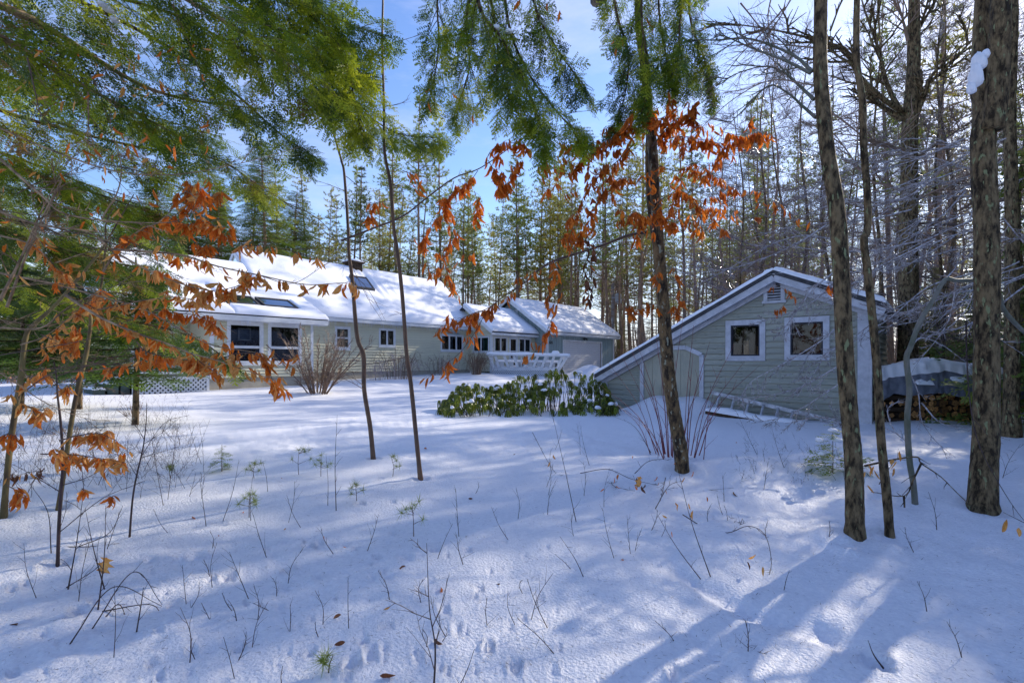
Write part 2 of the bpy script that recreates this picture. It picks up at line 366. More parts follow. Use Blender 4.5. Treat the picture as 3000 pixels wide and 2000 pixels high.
# ------------------------------------------------------------------ ground
MOUNDS += [(3.85, 13.6, 1.05, 0.46), (4.9, 13.3, 0.9, 0.40), (2.2, 6.9, 0.7, 0.10), (3.2, 6.6, 0.8, 0.14), (4.1, 6.9, 0.7, 0.10),
           (4.1, 5.9, 0.55, 0.12), (4.6, 31.0, 1.5, 0.72), (5.6, 31.6, 1.3, 0.6), (-5.6, 21.2, 1.2, 0.12), (-0.6, 3.2, 0.5, 0.03),
           (3.5, 5.05, 0.35, 0.10), (2.7, 4.25, 0.28, 0.07), (-0.2, 14.6, 1.6, 0.10), (2.0, 13.5, 1.0, 0.12)]
def flat_hit(px, py):
    Y = EZ / ((py - HY) / F); return ((px - 1500) / F * Y, Y)
def pit(px, py, r, d):
    h = hit(px, py); PITS.append((h.x, h.y, r, d))
_p = []
for (px, py, r, d) in [(905, 1600, .085, .055), (935, 1590, .06, .04), (845, 1668, .075, .05), (668, 1690, .08, .045), (618, 1697, .05, .03),
        (575, 1630, .10, .035), (440, 1640, .07, .035), (1055, 1475, .08, .045), (1150, 1470, .06, .03), (1272, 1605, .09, .04),
        (1190, 1630, .09, .03), (1430, 1890, .05, .05), (1405, 1722, .05, .03), (1085, 1912, .04, .04), (1030, 1945, .07, .05),
        (910, 1915, .05, .035), (1510, 1950, .06, .05), (1970, 1970, .05, .05), (2560, 1940, .10, .07), (2600, 1955, .06, .04), (1370, 1610, .05, .03),
        (2935, 1985, .05, .04), (510, 1770, .06, .03), (230, 1790, .08, .03), (1580, 1750, .05, .02), (1150, 1560, .05, .025),
        (930, 1690, .05, .025), (1130, 1830, .04, .03), (820, 1780, .05, .025), (700, 1900, .05, .03), (1300, 1780, .04, .03),
        (1225, 1925, .05, .03), (1065, 1880, .03, .03), (1340, 1840, .035, .03), (1260, 1700, .04, .02), (560, 1900, .05, .03)]:
    _p.append((px, py, r, d))
# a sunken, half filled track that crosses the foreground to the right
for (p0_, p1_, r_, d_) in [((1985, 1668), (2110, 1740), .07, .045), ((2110, 1740), (2225, 1798), .10, .05), ((2290, 1812), (2400, 1840), .10, .05), ((2400, 1840), (2540, 1922), .08, .045), ((2010, 1840), (2140, 1950), .05, .025)]:
    h0_, h1_ = hit(*p0_), hit(*p1_); TRENCH.append((h0_.x, h0_.y, h1_.x, h1_.y, r_, d_))
_rp = random.Random(19)
for i in range(110):
    _p.append((_rp.uniform(20, 1650), _rp.uniform(1560, 1990), _rp.uniform(.012, .034), _rp.uniform(.010, .024)))
_hits = [(hit(px, py), r, d) for px, py, r, d in _p]
for k, (h, r, d) in enumerate(_hits):
    tr_ = False; g = 1.0 if tr_ or r < .045 else .66
    PITS.append((h.x, h.y, r * g, d * (2.1 if tr_ else .95)))
for (px, py) in [(2504, 1572), (2610, 1575), (2878, 1492), (2680, 1476), (1996, 1376), (1096, 1345), (1235, 1402), (10, 1512), (165, 1491), (167, 1655)]:
    h = hit(px, py); PITS.append((h.x, h.y, .20 if px > 1500 else .10, .045))
_near_pits = list(PITS)

def build_ground():
    rs = [0.2]
    while rs[-1] < 10: rs.append(rs[-1] + 0.030 + 0.006 * rs[-1])
    while rs[-1] < 900: rs.append(rs[-1] * 1.035)
    rs = np.array(rs)
    af = np.linspace(math.radians(-54), math.radians(54), 560)
    ab = np.linspace(math.radians(54), math.radians(306), 90)[1:-1]
    an = np.concatenate([af, ab])
    RR, AA = np.meshgrid(rs, an, indexing='ij')
    X = RR * np.sin(AA); Y = RR * np.cos(AA); Z = gz(X, Y)
    far = smooth(80, 400, RR); Z = Z * (1 - far) + 1.2 * far
    nr, na = RR.shape
    V = np.stack([X, Y, Z], -1).reshape(-1, 3)
    i = np.arange(nr - 1)[:, None]; j = np.arange(na)[None, :]; j2 = (j + 1) % na
    Q = np.stack([i * na + j, i * na + j2, (i + 1) * na + j2, (i + 1) * na + j], -1).reshape(-1, 4)[:, ::-1]
    c = len(V); V = np.concatenate([V, [[0, 0, gzs(0, 0)]]])
    jj = np.arange(na); T = np.stack([np.full(na, c), (jj + 1) % na, jj], -1)[:, ::-1]
    me = mesh_np('snow_ground', V, [(4, Q), (3, T)], [M['snow']])
    o = bpy.data.objects.new('snow_ground', me); COL.objects.link(o); o['kind'] = 'structure'; o['label'] = 'snow covered lawn and woodland floor'
build_ground()

# ------------------------------------------------------------------ wall helpers
class Wall:
    def __init__(s, o, a, n): s.o = Vector(o); s.a = Vector(a); s.n = Vector(n)
    def pt(s, q, z, o=0.0): return s.o + s.a * q + s.n * o + Vector((0, 0, z))
    def box(s, mb, q0, q1, z0, z1, o0, o1, m=0):
        p = [s.pt(q0, z0, o0), s.pt(q1, z0, o0), s.pt(q1, z0, o1), s.pt(q0, z0, o1)]
        p += [v + Vector((0, 0, z1 - z0)) for v in p]
        mb.hexa(p, m)
    def pp(s, px, py, off=0.0):
        """point of the wall plane (moved out by off) seen at that pixel -> (q, z)"""
        o = s.o + s.n * off; k = (px - 1500) / F
        q = (k * o.y - o.x) / (s.a.x - s.a.y * k)
        Y = o.y + s.a.y * q
        return q, EZ + (HY - py) / F * Y
def rects(q0, q1, z0, z1, holes):
    qs = sorted(set([q0, q1] + [min(max(h[k], q0), q1) for h in holes for k in (0, 1)]))
    out = []
    for a, b in zip(qs[:-1], qs[1:]):
        if b - a < 1e-4: continue
        m = (a + b) / 2; cur = z0
        for h in sorted([h for h in holes if h[0] < m < h[1]], key=lambda h: h[2]):
            if h[2] > cur: out.append((a, b, cur, min(h[2], z1)))
            cur = max(cur, h[3])
        if cur < z1: out.append((a, b, cur, z1))
    return out
def course(wall, q0, q1, z0, z1, mat_, parent, proud=0.03, name='clapboard'):
    mb = MB()
    p = [wall.pt(q0, z0, 0.001), wall.pt(q1, z0, 0.001), wall.pt(q1, z0, proud), wall.pt(q0, z0, proud),
         wall.pt(q0, z1, 0.001), wall.pt(q1, z1, 0.001), wall.pt(q1, z1, 0.005), wall.pt(q0, z1, 0.005)]
    p = [p[0], p[1], p[2], p[3], p[4], p[5], p[6], p[7]]
    mb.hexa(p); return mb.make(name, mat_, parent, wall.pt(q0, z0))
def siding(wall, q0, q1, z0, z1, expo, holes, mat_, parent, lim=None, joints=0.0):
    z = z0
    while z < z1 - 0.02:
        zt = min(z + expo, z1); a, b = q0, q1
        if lim:
            r = lim(zt)
            if r is None: break
            a, b = max(a, r[0]), min(b, r[1])
        if b - a > 0.05:
            for (s, e, _, _) in rects(a, b, z, zt, [(h[0], h[1], z - 1, zt + 1) for h in holes if h[2] < (z + zt) / 2 < h[3]]):
                if joints and e - s > joints * 1.4:
                    c = s + (e - s) * rnd.uniform(0.3, 0.7)
                    course(wall, s, c - 0.0015, z, zt - 0.009, mat_, parent, 0.038 + R(-.003, .003)); course(wall, c + 0.0015, e, z, zt - 0.009, mat_, parent, 0.038 + R(-.003, .003))
                else: course(wall, s, e, z, zt - 0.009, mat_, parent, 0.038 + R(-.003, .003))
        z += expo
def backing(wall, q0, q1, z0, z1, holes, mat_, parent, name='wall', th=0.1):
    mb = MB()
    for (a, b, c, d) in rects(q0, q1, z0, z1, holes): wall.box(mb, a, b, c, d, -th, 0)
    return mb.make(name, mat_, parent, wall.pt(q0, z0))
def window(wall, q0, q1, z0, z1, parent, cas=0.09, vm=(), hm=(), m=None, room='room', bar=0.04, sill=True, curtains=(), depth=0.9, sash='trim', name='window', out=0.035):
    """q/z are the outer edges of the casing; vm/hm mullion fractions"""
    m = m or M['trim']; mb = MB()
    wall.box(mb, q0, q0 + cas, z0, z1, -0.02, out); wall.box(mb, q1 - cas, q1, z0, z1, -0.02, out)
    wall.box(mb, q0 + cas, q1 - cas, z1 - cas, z1, -0.02, out + .002); wall.box(mb, q0 + cas, q1 - cas, z0, z0 + cas, -0.02, out + .002)
    if sill: wall.box(mb, q0 - 0.03, q1 + 0.03, z0 - 0.035, z0 - .002, 0.0, out + 0.035)
    w = mb.make(name, m, parent, wall.pt(q0, z0))
    a, b, c, d = q0 + cas, q1 - cas, z0 + cas, z1 - cas
    xs = [a] + [a + (b - a) * f for f in vm] + [b]; zs = [c] + [c + (d - c) * f for f in hm] + [d]
    sb = MB()
    for i in range(len(xs) - 1):
        for j in range(len(zs) - 1):
            x0, x1, y0, y1 = xs[i], xs[i + 1], zs[j], zs[j + 1]; t = bar; o0, o1 = -0.03, out - 0.012 - 0.004 * j
            wall.box(sb, x0, x0 + t, y0, y1, o0, o1); wall.box(sb, x1 - t, x1, y0, y1, o0, o1)
            wall.box(sb, x0 + t, x1 - t, y1 - t, y1, o0, o1 - .001); wall.box(sb, x0 + t, x1 - t, y0, y0 + t, o0, o1 - .001)
            gb = MB(); gb.add([wall.pt(x0 + t, y0 + t, -0.012), wall.pt(x1 - t, y0 + t, -0.012), wall.pt(x1 - t, y1 - t, -0.012), wall.pt(x0 + t, y1 - t, -0.012)], [(0, 1, 2, 3)])
            gb.make('pane', M['glass'], w, wall.pt(x0, y0))
    sb.make('sash', M[sash], w, wall.pt(a, c))
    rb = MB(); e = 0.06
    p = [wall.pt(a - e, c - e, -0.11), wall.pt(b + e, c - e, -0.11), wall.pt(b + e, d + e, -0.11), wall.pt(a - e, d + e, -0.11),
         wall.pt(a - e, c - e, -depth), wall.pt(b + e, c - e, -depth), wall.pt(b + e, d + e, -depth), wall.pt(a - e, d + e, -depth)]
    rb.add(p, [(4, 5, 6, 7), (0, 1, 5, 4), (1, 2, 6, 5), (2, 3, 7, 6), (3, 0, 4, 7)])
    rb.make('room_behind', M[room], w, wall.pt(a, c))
    for (f0, f1, mt) in curtains:
        cb = MB(); n = 10; vs = []; fs = []
        for i in range(n + 1):
            q = a + (b - a) * (f0 + (f1 - f0) * i / n); o = -0.16 + 0.03 * (i % 2)
            vs += [wall.pt(q, c, o), wall.pt(q, d, o)]
        for i in range(n): fs.append((2 * i, 2 * i + 2, 2 * i + 3, 2 * i + 1))
        cb.add(vs, fs); cb.make('curtain', M[mt], w, wall.pt(a, c))
    return w, (q0 + .005, q1 - .005, z0 + .005, z1 - .005)

def snow_sheet(p00, p10, p11, p01, th, nu, nv, parent, amp=0.05, edge=0.12, name='snow', sc=0.8, m='roof_snow', origin=None, up=Vector((0, 0, 1)), dips=()):
    """a blanket of snow over the quad p00 p10 p11 p01; thickness th, soft edges, closed underneath"""
    p00, p10, p11, p01 = map(Vector, (p00, p10, p11, p01))
    lu = (p10 - p00).length; lv = (p01 - p00).length
    def ax(n, L):
        e = min(edge / L, 0.25); xs = [0, e * 0.12, e * 0.45, e]
        k = max(n - 6, 2); xs += [e + (1 - 2 * e) * i / k for i in range(1, k)] + [1 - e, 1 - e * .45, 1 - e * .12, 1]
        return np.array(xs)
    us, vs = ax(nu, lu), ax(nv, lv)
    U, Vv = np.meshgrid(us, vs, indexing='ij')
    def fall(t, L):
        e = min(edge / L, 0.25); k = np.clip(np.minimum(t, 1 - t) / e, 0, 1); return np.sqrt(1 - (1 - k) ** 2)
    f = fall(U, lu) * fall(Vv, lv)
    A = [np.array(p) for p in (p00, p10, p11, p01)]
    B = (A[0][None, None] * ((1 - U) * (1 - Vv))[..., None] + A[1][None, None] * (U * (1 - Vv))[..., None]
         + A[2][None, None] * (U * Vv)[..., None] + A[3][None, None] * ((1 - U) * Vv)[..., None])
    X, Y = B[..., 0], B[..., 1]
    n = vnoise(X / sc + 5, Y / sc + 2) + 0.5 * vnoise(X / sc * 2.3, Y / sc * 2.3 + 8)
    T = (th + amp * n)
    for (du, dv, r1, r2, dep) in dips:
        T = T - dep * np.exp(-(((U - du) / r1) ** 2 + ((Vv - dv) / r2) ** 2))
    T = np.maximum(T, 0.01) * f
    top = B + T[..., None] * np.array(up)
    a, b = U.shape
    V = np.concatenate([top.reshape(-1, 3), (B - 0.012 * np.array(up)).reshape(-1, 3)])
    i = np.arange(a - 1)[:, None]; j = np.arange(b - 1)[None, :]
    Q = np.stack([i * b + j, (i + 1) * b + j, (i + 1) * b + j + 1, i * b + j + 1], -1).reshape(-1, 4)
    N = a * b; Q2 = []
    ring = [i * b for i in range(a)] + [(a - 1) * b + j for j in range(1, b)] + [i * b + b - 1 for i in range(a - 2, -1, -1)] + [j for j in range(b - 2, 0, -1)]
    for k in range(len(ring)):
        r, r2 = ring[k], ring[(k + 1) % len(ring)]; Q2.append((r, r + N, r2 + N, r2))
    Q2.append(None)
    Q2 = np.array(Q2[:-1])
    nrm = np.cross(np.array(p10 - p00), np.array(p01 - p00))
    if np.dot(nrm, np.array(up)) < 0: Q = Q[:, ::-1]; Q2 = Q2[:, ::-1]
    mb = MB(); mb.raw(V, np.concatenate([Q, Q2]))
    return mb.make(name, M[m], parent, origin if origin is not None else p00, smooth_=True)
def snow_blob(c, rx, ry, rz, parent, name='snow_clump', seed=None, n=7, m='roof_snow'):
    r = random.Random(seed if seed is not None else rnd.random()); vs = []; fs = []; k = n + 3
    for i in range(n + 1):
        a = math.pi * i / n
        for j in range(k):
            t = 2 * math.pi * j / k; f = 1 + r.uniform(-.16, .16) * (0 < i < n); z = math.cos(a); z = z if z > 0 else z * .45
            vs.append((rx * math.sin(a) * math.cos(t) * f, ry * math.sin(a) * math.sin(t) * f, rz * z * f))
    for i in range(n):
        for j in range(k): fs.append((i * k + j, (i + 1) * k + j, (i + 1) * k + (j + 1) % k, i * k + (j + 1) % k))
    me = mesh_np(name, vs, [(4, np.array(fs))], [M[m]]); o = bpy.data.objects.new(name, me); COL.objects.link(o); place(o, c, parent); o.rotation_euler = (R(-.2, .2), R(-.2, .2), 0); return o
def slab(mb, a, b, c, d, th, m=0):
    """roof plane quad a b c d (seen from above), thickness th downwards"""
    a, b, c, d = map(Vector, (a, b, c, d)); dn = Vector((0, 0, -th))
    mb.hexa([a + dn, b + dn, c + dn, d + dn, a, b, c, d], m)

# ------------------------------------------------------------------ house
house = thing('house', 'long pale green clapboard house with snow covered roofs, joined sunroom, porch and garage numbered 64', 'house', HP(0, 0, 0.6))
FW = Wall(HP(0, 0), TU, TV)                 # main front wall
BW = Wall(HP(0, 2.0), TU, TV)               # sunroom front
PW = Wall(HP(0, 1.8), TU, TV)               # glazed porch front
GW = Wall(HP(0, 2.8), TU, TV)               # garage front
GS = Wall(HP(13.3, 0), TV, -TU)             # garage side wall, q = w
PS = Wall(HP(9.0, 0), TV, -TU)              # porch side wall
def qz(wall, *pp): return [v for p in pp for v in wall.pp(*p)]
def wbox(wall, x0, y0, x1, y1):
    a, zt = wall.pp(x0, y0); b, zb = wall.pp(x1, y1); return a, b, zb, zt
H = []
# main wall windows
a, b, _, _ = wbox(FW, 980, 953, 1026, 1024); w, h = window(FW, a, b, 2.09, 3.22, house, vm=(), hm=(0.5,)); H.append(h)
a, b, _, _ = wbox(FW, 1109, 960, 1158, 1016); w, h = window(FW, a, b, 2.27, 3.25, house, cas=0.07, vm=(0.5,), bar=0.05); H.append(h)
a, b, _, _ = wbox(FW, 1290, 975, 1357, 1030); w, h = window(FW, a, b, 2.1, 3.12, house, cas=0.07, vm=(0.37, 0.70), bar=0.05); H.append(h)
# little arched pediment over the triple window
mb = MB(); am, bm = a + 0.45, b - 0.25; vs = []; n = 12
for i in range(n + 1):
    t = i / n; q = am + (bm - am) * t; z = 3.13 + 0.17 * math.sin(math.pi * t)
    vs += [FW.pt(q, 3.13, 0.05), FW.pt(q, z, 0.05), FW.pt(q, z, 0.0), FW.pt(q, 3.13, 0.0)]
fs = []
for i in range(n):
    k = 4 * i; fs += [(k, k + 4, k + 5, k + 1), (k + 1, k + 5, k + 6, k + 2)]
mb.add(vs, fs); mb.make('window_pediment', M['board'], house, FW.pt(am, 3.13))
backing(FW, -9.25, 9.0, 0.99, 3.6, H, M['clap'], house)
siding(FW, -2.6, 9.0, 1.0, 3.44, 0.142, H, M['clap'], house, joints=3.0)
siding(FW, -9.25, -6.6, 1.0, 3.1, 0.142, [( -8.3, -7.1, 0.9, 3.05)], M['clap'], house)
mb = MB(); FW.box(mb, -9.25, 9.0, 0.2, 0.985, -0.2, -0.02); BW.box(mb, -6.62, -2.6, 0.2, 0.90, -0.3, -0.02)
mb.make('foundation', M['concrete'], house, FW.pt(-10, 0.2))
# sunroom
H = []
for (x0, x1) in ((664, 771), (784, 883)):
    a, _ = BW.pp(x0, 940); b, _ = BW.pp(x1, 940); w, h = window(BW, a, b, 1.40, 3.03, house, cas=0.09, hm=(0.40,), bar=0.05, depth=1.4); H.append(h)
    if x0 < 700:
        q, z = BW.pp(717, 978, -1.1); mb = MB(); pf = [q - .28, q + .28, z - .28, z + .24]
        q0_, zz0 = BW.pp(698, 996, -1.0); q1_, zz1 = BW.pp(736, 962, -1.0)
        t_ = 0.045
        BW.box(mb, q0_, q1_, zz0, zz0 + t_, -1.04, -1.0); BW.box(mb, q0_, q1_, zz1 - t_, zz1, -1.04, -1.0)
        BW.box(mb, q0_, q0_ + t_, zz0 + t_, zz1 - t_, -1.04, -1.0); BW.box(mb, q1_ - t_, q1_, zz0 + t_, zz1 - t_, -1.04, -1.0)
        pic = mb.make('picture_frame', M['trim'], house, BW.pt(q, z, -1.0))
        mb = MB(); BW.box(mb, q0_ + t_, q1_ - t_, zz0 + t_, zz1 - t_, -1.04, -1.02); mb.make('picture_print', M['picture'], pic, BW.pt(q, z, -1.0))
backing(BW, -6.6, -2.6, 0.9, 3.22, H, M['clap'], house, th=0.08)
siding(BW, -6.48, -2.72, 0.92, 3.04, 0.128, H, M['clap'], house, joints=9)
def trims(wall, q0, q1, z0, z1, parent, m='trim', o=0.034, name='corner_trim'):
    mb = MB(); wall.box(mb, q0, q1, z0, z1, -0.02, o); return mb.make(name, M[m], parent, wall.pt(q0, z0))
trims(BW, -2.72, -2.60, 0.88, 3.04, house); trims(BW, -6.62, -6.48, 0.88, 3.04, house)
mb = MB(); mb.box(HP(-2.6, 0.02, 0.9), TU * -0.06, TV * 1.96, Vector((0, 0, 2.6))); mb.make('cheek_wall', M['clap'], house, HP(-2.6, 0, 0.9))
mb = MB(); mb.box(HP(-6.6, 0.02, 0.9), TU * 0.06, TV * 1.96, Vector((0, 0, 2.3))); mb.make('cheek_wall', M['clap'], house, HP(-6.6, 0, 0.9))
# open porch left of the sunroom
window(FW, -8.3, -7.1, 1.15, 3.05, house, cas=0.08, vm=(0.5,), bar=0.06, name='porch_door', sill=False)
for q in (-8.86,):
    mb = MB(); BW.box(mb, q - .07, q + .07, 1.1, 3.06, -0.16, -0.02); mb.make('porch_post', M['trim'], house, BW.pt(q, 1.1))
mb = MB(); BW.box(mb, -8.95, -6.62, 1.00, 1.10, -1.9, -0.0); mb.make('porch_floor', M['wood'], house, BW.pt(-8.9, 1.0))
snow_sheet(BW.pt(-8.95, 1.10, 0.02), BW.pt(-6.62, 1.10, 0.02), BW.pt(-6.62, 1.10, -1.5), BW.pt(-8.95, 1.10, -1.5), 0.05, 16, 10, house, name='porch_floor_snow')
mb = MB(); BW.box(mb, -8.95, -6.63, 0.90, 0.998, -0.04, 0.03); mb.make('lattice_top_board', M['trim'], house, BW.pt(-8.9, .9))
for (qa, qb) in ((-8.95, -8.72), (-6.72, -6.63)):
    mb = MB(); BW.box(mb, qa, qb, 0.35, 0.898, -0.04, 0.02); mb.make('lattice_side_board', M['trim'], house, BW.pt(qa, .4))
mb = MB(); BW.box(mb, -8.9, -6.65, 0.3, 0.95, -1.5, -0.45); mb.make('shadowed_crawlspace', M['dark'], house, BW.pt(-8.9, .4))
def lattice(wall, q0, q1, z0, z1, step, wd, parent, o=0.0, mt='trim'):
    hgt = z1 - z0
    for sgn in (1, -1):
        c = q0 - hgt
        while c < q1 + hgt:
            # line from (c, z0) going up at 45 degrees
            pts = []
            qa, za, qb, zb = (c, z0, c + hgt * sgn, z1)
            lo, hi = 0.0, 1.0
            for (lim, s) in ((q0, 1), (q1, -1)):
                fa = s * (qa - lim); fb = s * (qb - lim)
                if fa < 0 and fb < 0: lo, hi = 1, 0
                elif fa < 0: lo = max(lo, fa / (fa - fb))
                elif fb < 0: hi = min(hi, fa / (fa - fb))
            if hi - lo > 0.02:
                p = wall.pt(qa + (qb - qa) * lo, za + (zb - za) * lo, o + 0.006 * sgn); r = wall.pt(qa + (qb - qa) * hi, za + (zb - za) * hi, o + 0.006 * sgn)
                mb = MB(); mb.beam(p, r, wd, 0.010, up=wall.n); mb.make('lattice_strip', M[mt], parent, p)
            c += step
lattice(BW, -8.72, -6.72, 0.38, 0.898, 0.155, 0.055, house)
# side steps of the open porch
steps = thing('porch_steps', 'snowy grey green wooden steps with black iron handrail beside the white lattice', 'steps', HP(-9.4, 1.2, 0.6))
for k, (q0, q1, z) in enumerate(((-9.25, -8.97, 0.96), (-9.6, -9.27, 0.80), (-9.95, -9.62, 0.63))):
    mb = MB(); BW.box(mb, q0, q1 + .02 * k, z - 0.05, z, -1.5, -0.1); tr = mb.make('tread', M['stepwood'], steps, BW.pt(q0, z))
    mb = MB(); BW.box(mb, q0 + .03, q1 - .01, 0.35, z - 0.052, -1.45, -0.14); mb.make('riser', M['stepwood'], steps, BW.pt(q0, z))
    snow_sheet(BW.pt(q0, z, -0.1), BW.pt(q1, z, -0.1), BW.pt(q1, z, -1.4), BW.pt(q0, z, -1.4), 0.09, 10, 14, steps, name='tread_snow')
mb = MB()
for (q, za, zb) in ((-9.03, 1.08, 1.95), (-9.85, 0.70, 1.42)): mb.beam(BW.pt(q, za, -0.2), BW.pt(q, zb, -0.2), 0.05, 0.05, up=(1, 0, 0))
mb.make('handrail_post', M['black'], steps, BW.pt(-9, 1, -.2))
for (za, zb) in ((1.22, 0.80), (1.95, 1.42)):
    mb = MB(); mb.tube(cat([BW.pt(-9.03, za, -.2), BW.pt(-9.25, za - .06, -.2), BW.pt(-9.6, (za + zb) / 2, -.2), BW.pt(-9.85, zb, -.2)], 4), 0.016, 6); mb.make('handrail', M['black'], steps, BW.pt(-9, 1, -.2))
for i in range(6):
    f = (i + 0.6) / 6.4; q = -9.03 - .82 * f; mb = MB()
    mb.beam(BW.pt(q, 1.20 - .40 * f, -.2), BW.pt(q, 1.93 - .52 * f, -.2), 0.016, 0.016, up=(1, 0, 0)); mb.make('baluster', M['black'], steps, BW.pt(q, 1.1, -.2))

# roofs
def zmain(w): return 3.62 + 0.93 * (0.35 - w)
RT, RB = -3.0, 0.35
mb = MB()
slab(mb, HP(-3.7, RB, zmain(RB)), HP(9.33, RB, zmain(RB)), HP(9.33, RT, zmain(RT)), HP(-3.7, RT, zmain(RT)), 0.14)
slab(mb, HP(-3.7, RT, zmain(RT)), HP(9.33, RT, zmain(RT)), HP(9.33, RT - 3.4, zmain(RB)), HP(-3.7, RT - 3.4, zmain(RB)), 0.14)
slab(mb, HP(-9.75, RB, zmain(RB)), HP(-3.72, RB, zmain(RB)), HP(-3.72, -2.1, zmain(-2.1)), HP(-9.75, -2.1, zmain(-2.1)), 0.14)
slab(mb, HP(-9.75, -2.1, zmain(-2.1)), HP(-3.72, -2.1, zmain(-2.1)), HP(-3.72, -4.6, zmain(RB)), HP(-9.75, -4.6, zmain(RB)), 0.14)
roof = mb.make('roof', M['shingle'], house, HP(0, -3, 6))
snow_sheet(HP(-3.68, RB + .03, zmain(RB)), HP(9.36, RB + .03, zmain(RB)), HP(9.36, RT - .05, zmain(RT)), HP(-3.75, RT - .05, zmain(RT)), 0.22, 110, 50, roof, amp=0.07, edge=0.22, sc=1.0,
           dips=((0.52, 0.72, 0.010, 0.25, .24), (0.555, 0.60, 0.006, 0.16, .14), (0.49, 0.82, 0.008, 0.16, .10), (0.60, .56, .005, .12, .10)), name='roof_snow')
snow_sheet(HP(-9.8, RB + .03, zmain(RB)), HP(-3.66, RB + .03, zmain(RB)), HP(-3.66, -2.16, zmain(-2.1)), HP(-9.8, -2.16, zmain(-2.1)), 0.24, 60, 36, roof, amp=0.07, edge=0.24, sc=1.1, name='roof_snow')
snow_sheet(HP(-9.8, -2.06, zmain(-2.1)), HP(-3.66, -2.06, zmain(-2.1)), HP(-3.66, -4.6, zmain(RB)), HP(-9.8, -4.6, zmain(RB)), 0.24, 30, 16, roof, amp=0.05, edge=0.24, name='roof_snow')
# left gable of the taller roof with its glazed triangle
mb = MB(); mb.hexa([HP(-3.72, -2.05, 5.6), HP(-3.60, -2.05, 5.6), HP(-3.60, -5.1, 5.2), HP(-3.72, -5.1, 5.2),
                    HP(-3.72, -2.20, 5.85), HP(-3.60, -2.2, 5.85), HP(-3.60, -3.0, 6.56), HP(-3.72, -3.0, 6.56)])
mb.make('gable_wall', M['clap'], house, HP(-3.7, -3, 6))
mb = MB(); mb.add([HP(-3.725, -2.5, 5.93), HP(-3.725, -3.4, 5.93), HP(-3.725, -2.98, 6.42)], [(0, 1, 2)]); mb.make('gable_window', M['glass'], house, HP(-3.7, -3, 6))
mb = MB(); mb.beam(HP(-3.76, RB, zmain(RB) - .10), HP(-3.76, RT, zmain(RT) - .1), 0.05, 0.18); mb.beam(HP(-3.76, RT, zmain(RT) - .1), HP(-3.76, RT - 1.6, zmain(RT) - 1.6), 0.05, 0.18)
mb.beam(HP(9.37, RB, zmain(RB) - .08), HP(9.37, RT, zmain(RT) - .08), 0.05, 0.2)
mb.make('rake_board', M['trim'], house, HP(-3.7, -3, 6))
mb = MB(); mb.hexa([HP(8.95, 0, 1.0), HP(9.0, 0, 1.0), HP(9.0, -6.4, 1.0), HP(8.95, -6.4, 1.0), HP(8.95, 0, 3.7), HP(9.0, 0, 3.7), HP(9.0, -3.0, 6.5), HP(8.95, -3.0, 6.5)]); mb.make('end_wall', M['clap'], house, HP(9, 0, 1))
mb = MB(); FW.box(mb, -2.3, 9.36, 3.43, 3.60, 0.30, 0.36); mb.make('fascia', M['trim'], house, FW.pt(0, 3.5))
mb = MB(); FW.box(mb, -2.3, 9.34, 3.425, 3.445, 0.0, 0.30); mb.make('soffit', M['trim'], house, FW.pt(0, 3.4))
# sunroom and porch roof
BR0, BR1 = 2.32, -0.78
def zb_(w): return 3.30 + 0.45 * (2.32 - w)
mb = MB(); slab(mb, HP(-9.6, BR0, zb_(BR0)), HP(-2.1, BR0, zb_(BR0)), HP(-2.1, BR1, zb_(BR1)), HP(-9.6, BR1, zb_(BR1)), 0.10)
lroof = mb.make('lower_roof', M['shingle'], house, HP(-6, 1, 3.6))
snow_sheet(HP(-9.65, BR0 + .04, zb_(BR0)), HP(-5.85, BR0 + .04, zb_(BR0)), HP(-5.85, BR1 - .25, zb_(BR1) + .02), HP(-9.65, BR1 - .25, zb_(BR1) + .02), 0.20, 50, 26, lroof, amp=0.06, edge=0.2, name='lower_roof_snow')
snow_sheet(HP(-5.88, BR0 + .04, zb_(BR0)), HP(-2.05, BR0 + .04, zb_(BR0)), HP(-2.05, 1.55, zb_(1.55)), HP(-5.88, 1.55, zb_(1.55)), 0.16, 40, 12, lroof, amp=0.04, edge=0.16, name='lower_roof_snow')
snow_sheet(HP(-5.88, 0.55, zb_(.55)), HP(-2.05, 0.55, zb_(.55)), HP(-2.05, BR1 - .25, zb_(BR1) + .02), HP(-5.88, BR1 - .25, zb_(BR1) + .02), 0.20, 40, 14, lroof, amp=0.05, edge=0.14, name='lower_roof_snow')
snow_sheet(HP(-2.95, 1.6, zb_(1.6)), HP(-2.05, 1.6, zb_(1.6)), HP(-2.05, .5, zb_(.5)), HP(-2.95, 0.5, zb_(.5)), 0.17, 12, 12, lroof, amp=0.03, edge=0.1, name='lower_roof_snow')
mb = MB(); BW.box(mb, -9.6, -2.1, 3.05, 3.24, 0.30, 0.35); mb.make('fascia', M['trim'], house, BW.pt(-6, 3.1))
mb = MB(); BW.box(mb, -9.6, -2.1, 3.03, 3.05, -0.1, 0.30); BW.box(mb, -9.6, -6.62, 3.02, 3.045, -2, -.1); mb.make('soffit', M['trim'], house, BW.pt(-6, 3.05))
mb = MB(); mb.beam(HP(-2.08, BR0, 3.16), HP(-2.08, BR1 + .6, zb_(BR1 + .6) - .12), 0.04, 0.16); mb.make('rake_board', M['trim'], house, HP(-2.1, 1, 3.3))
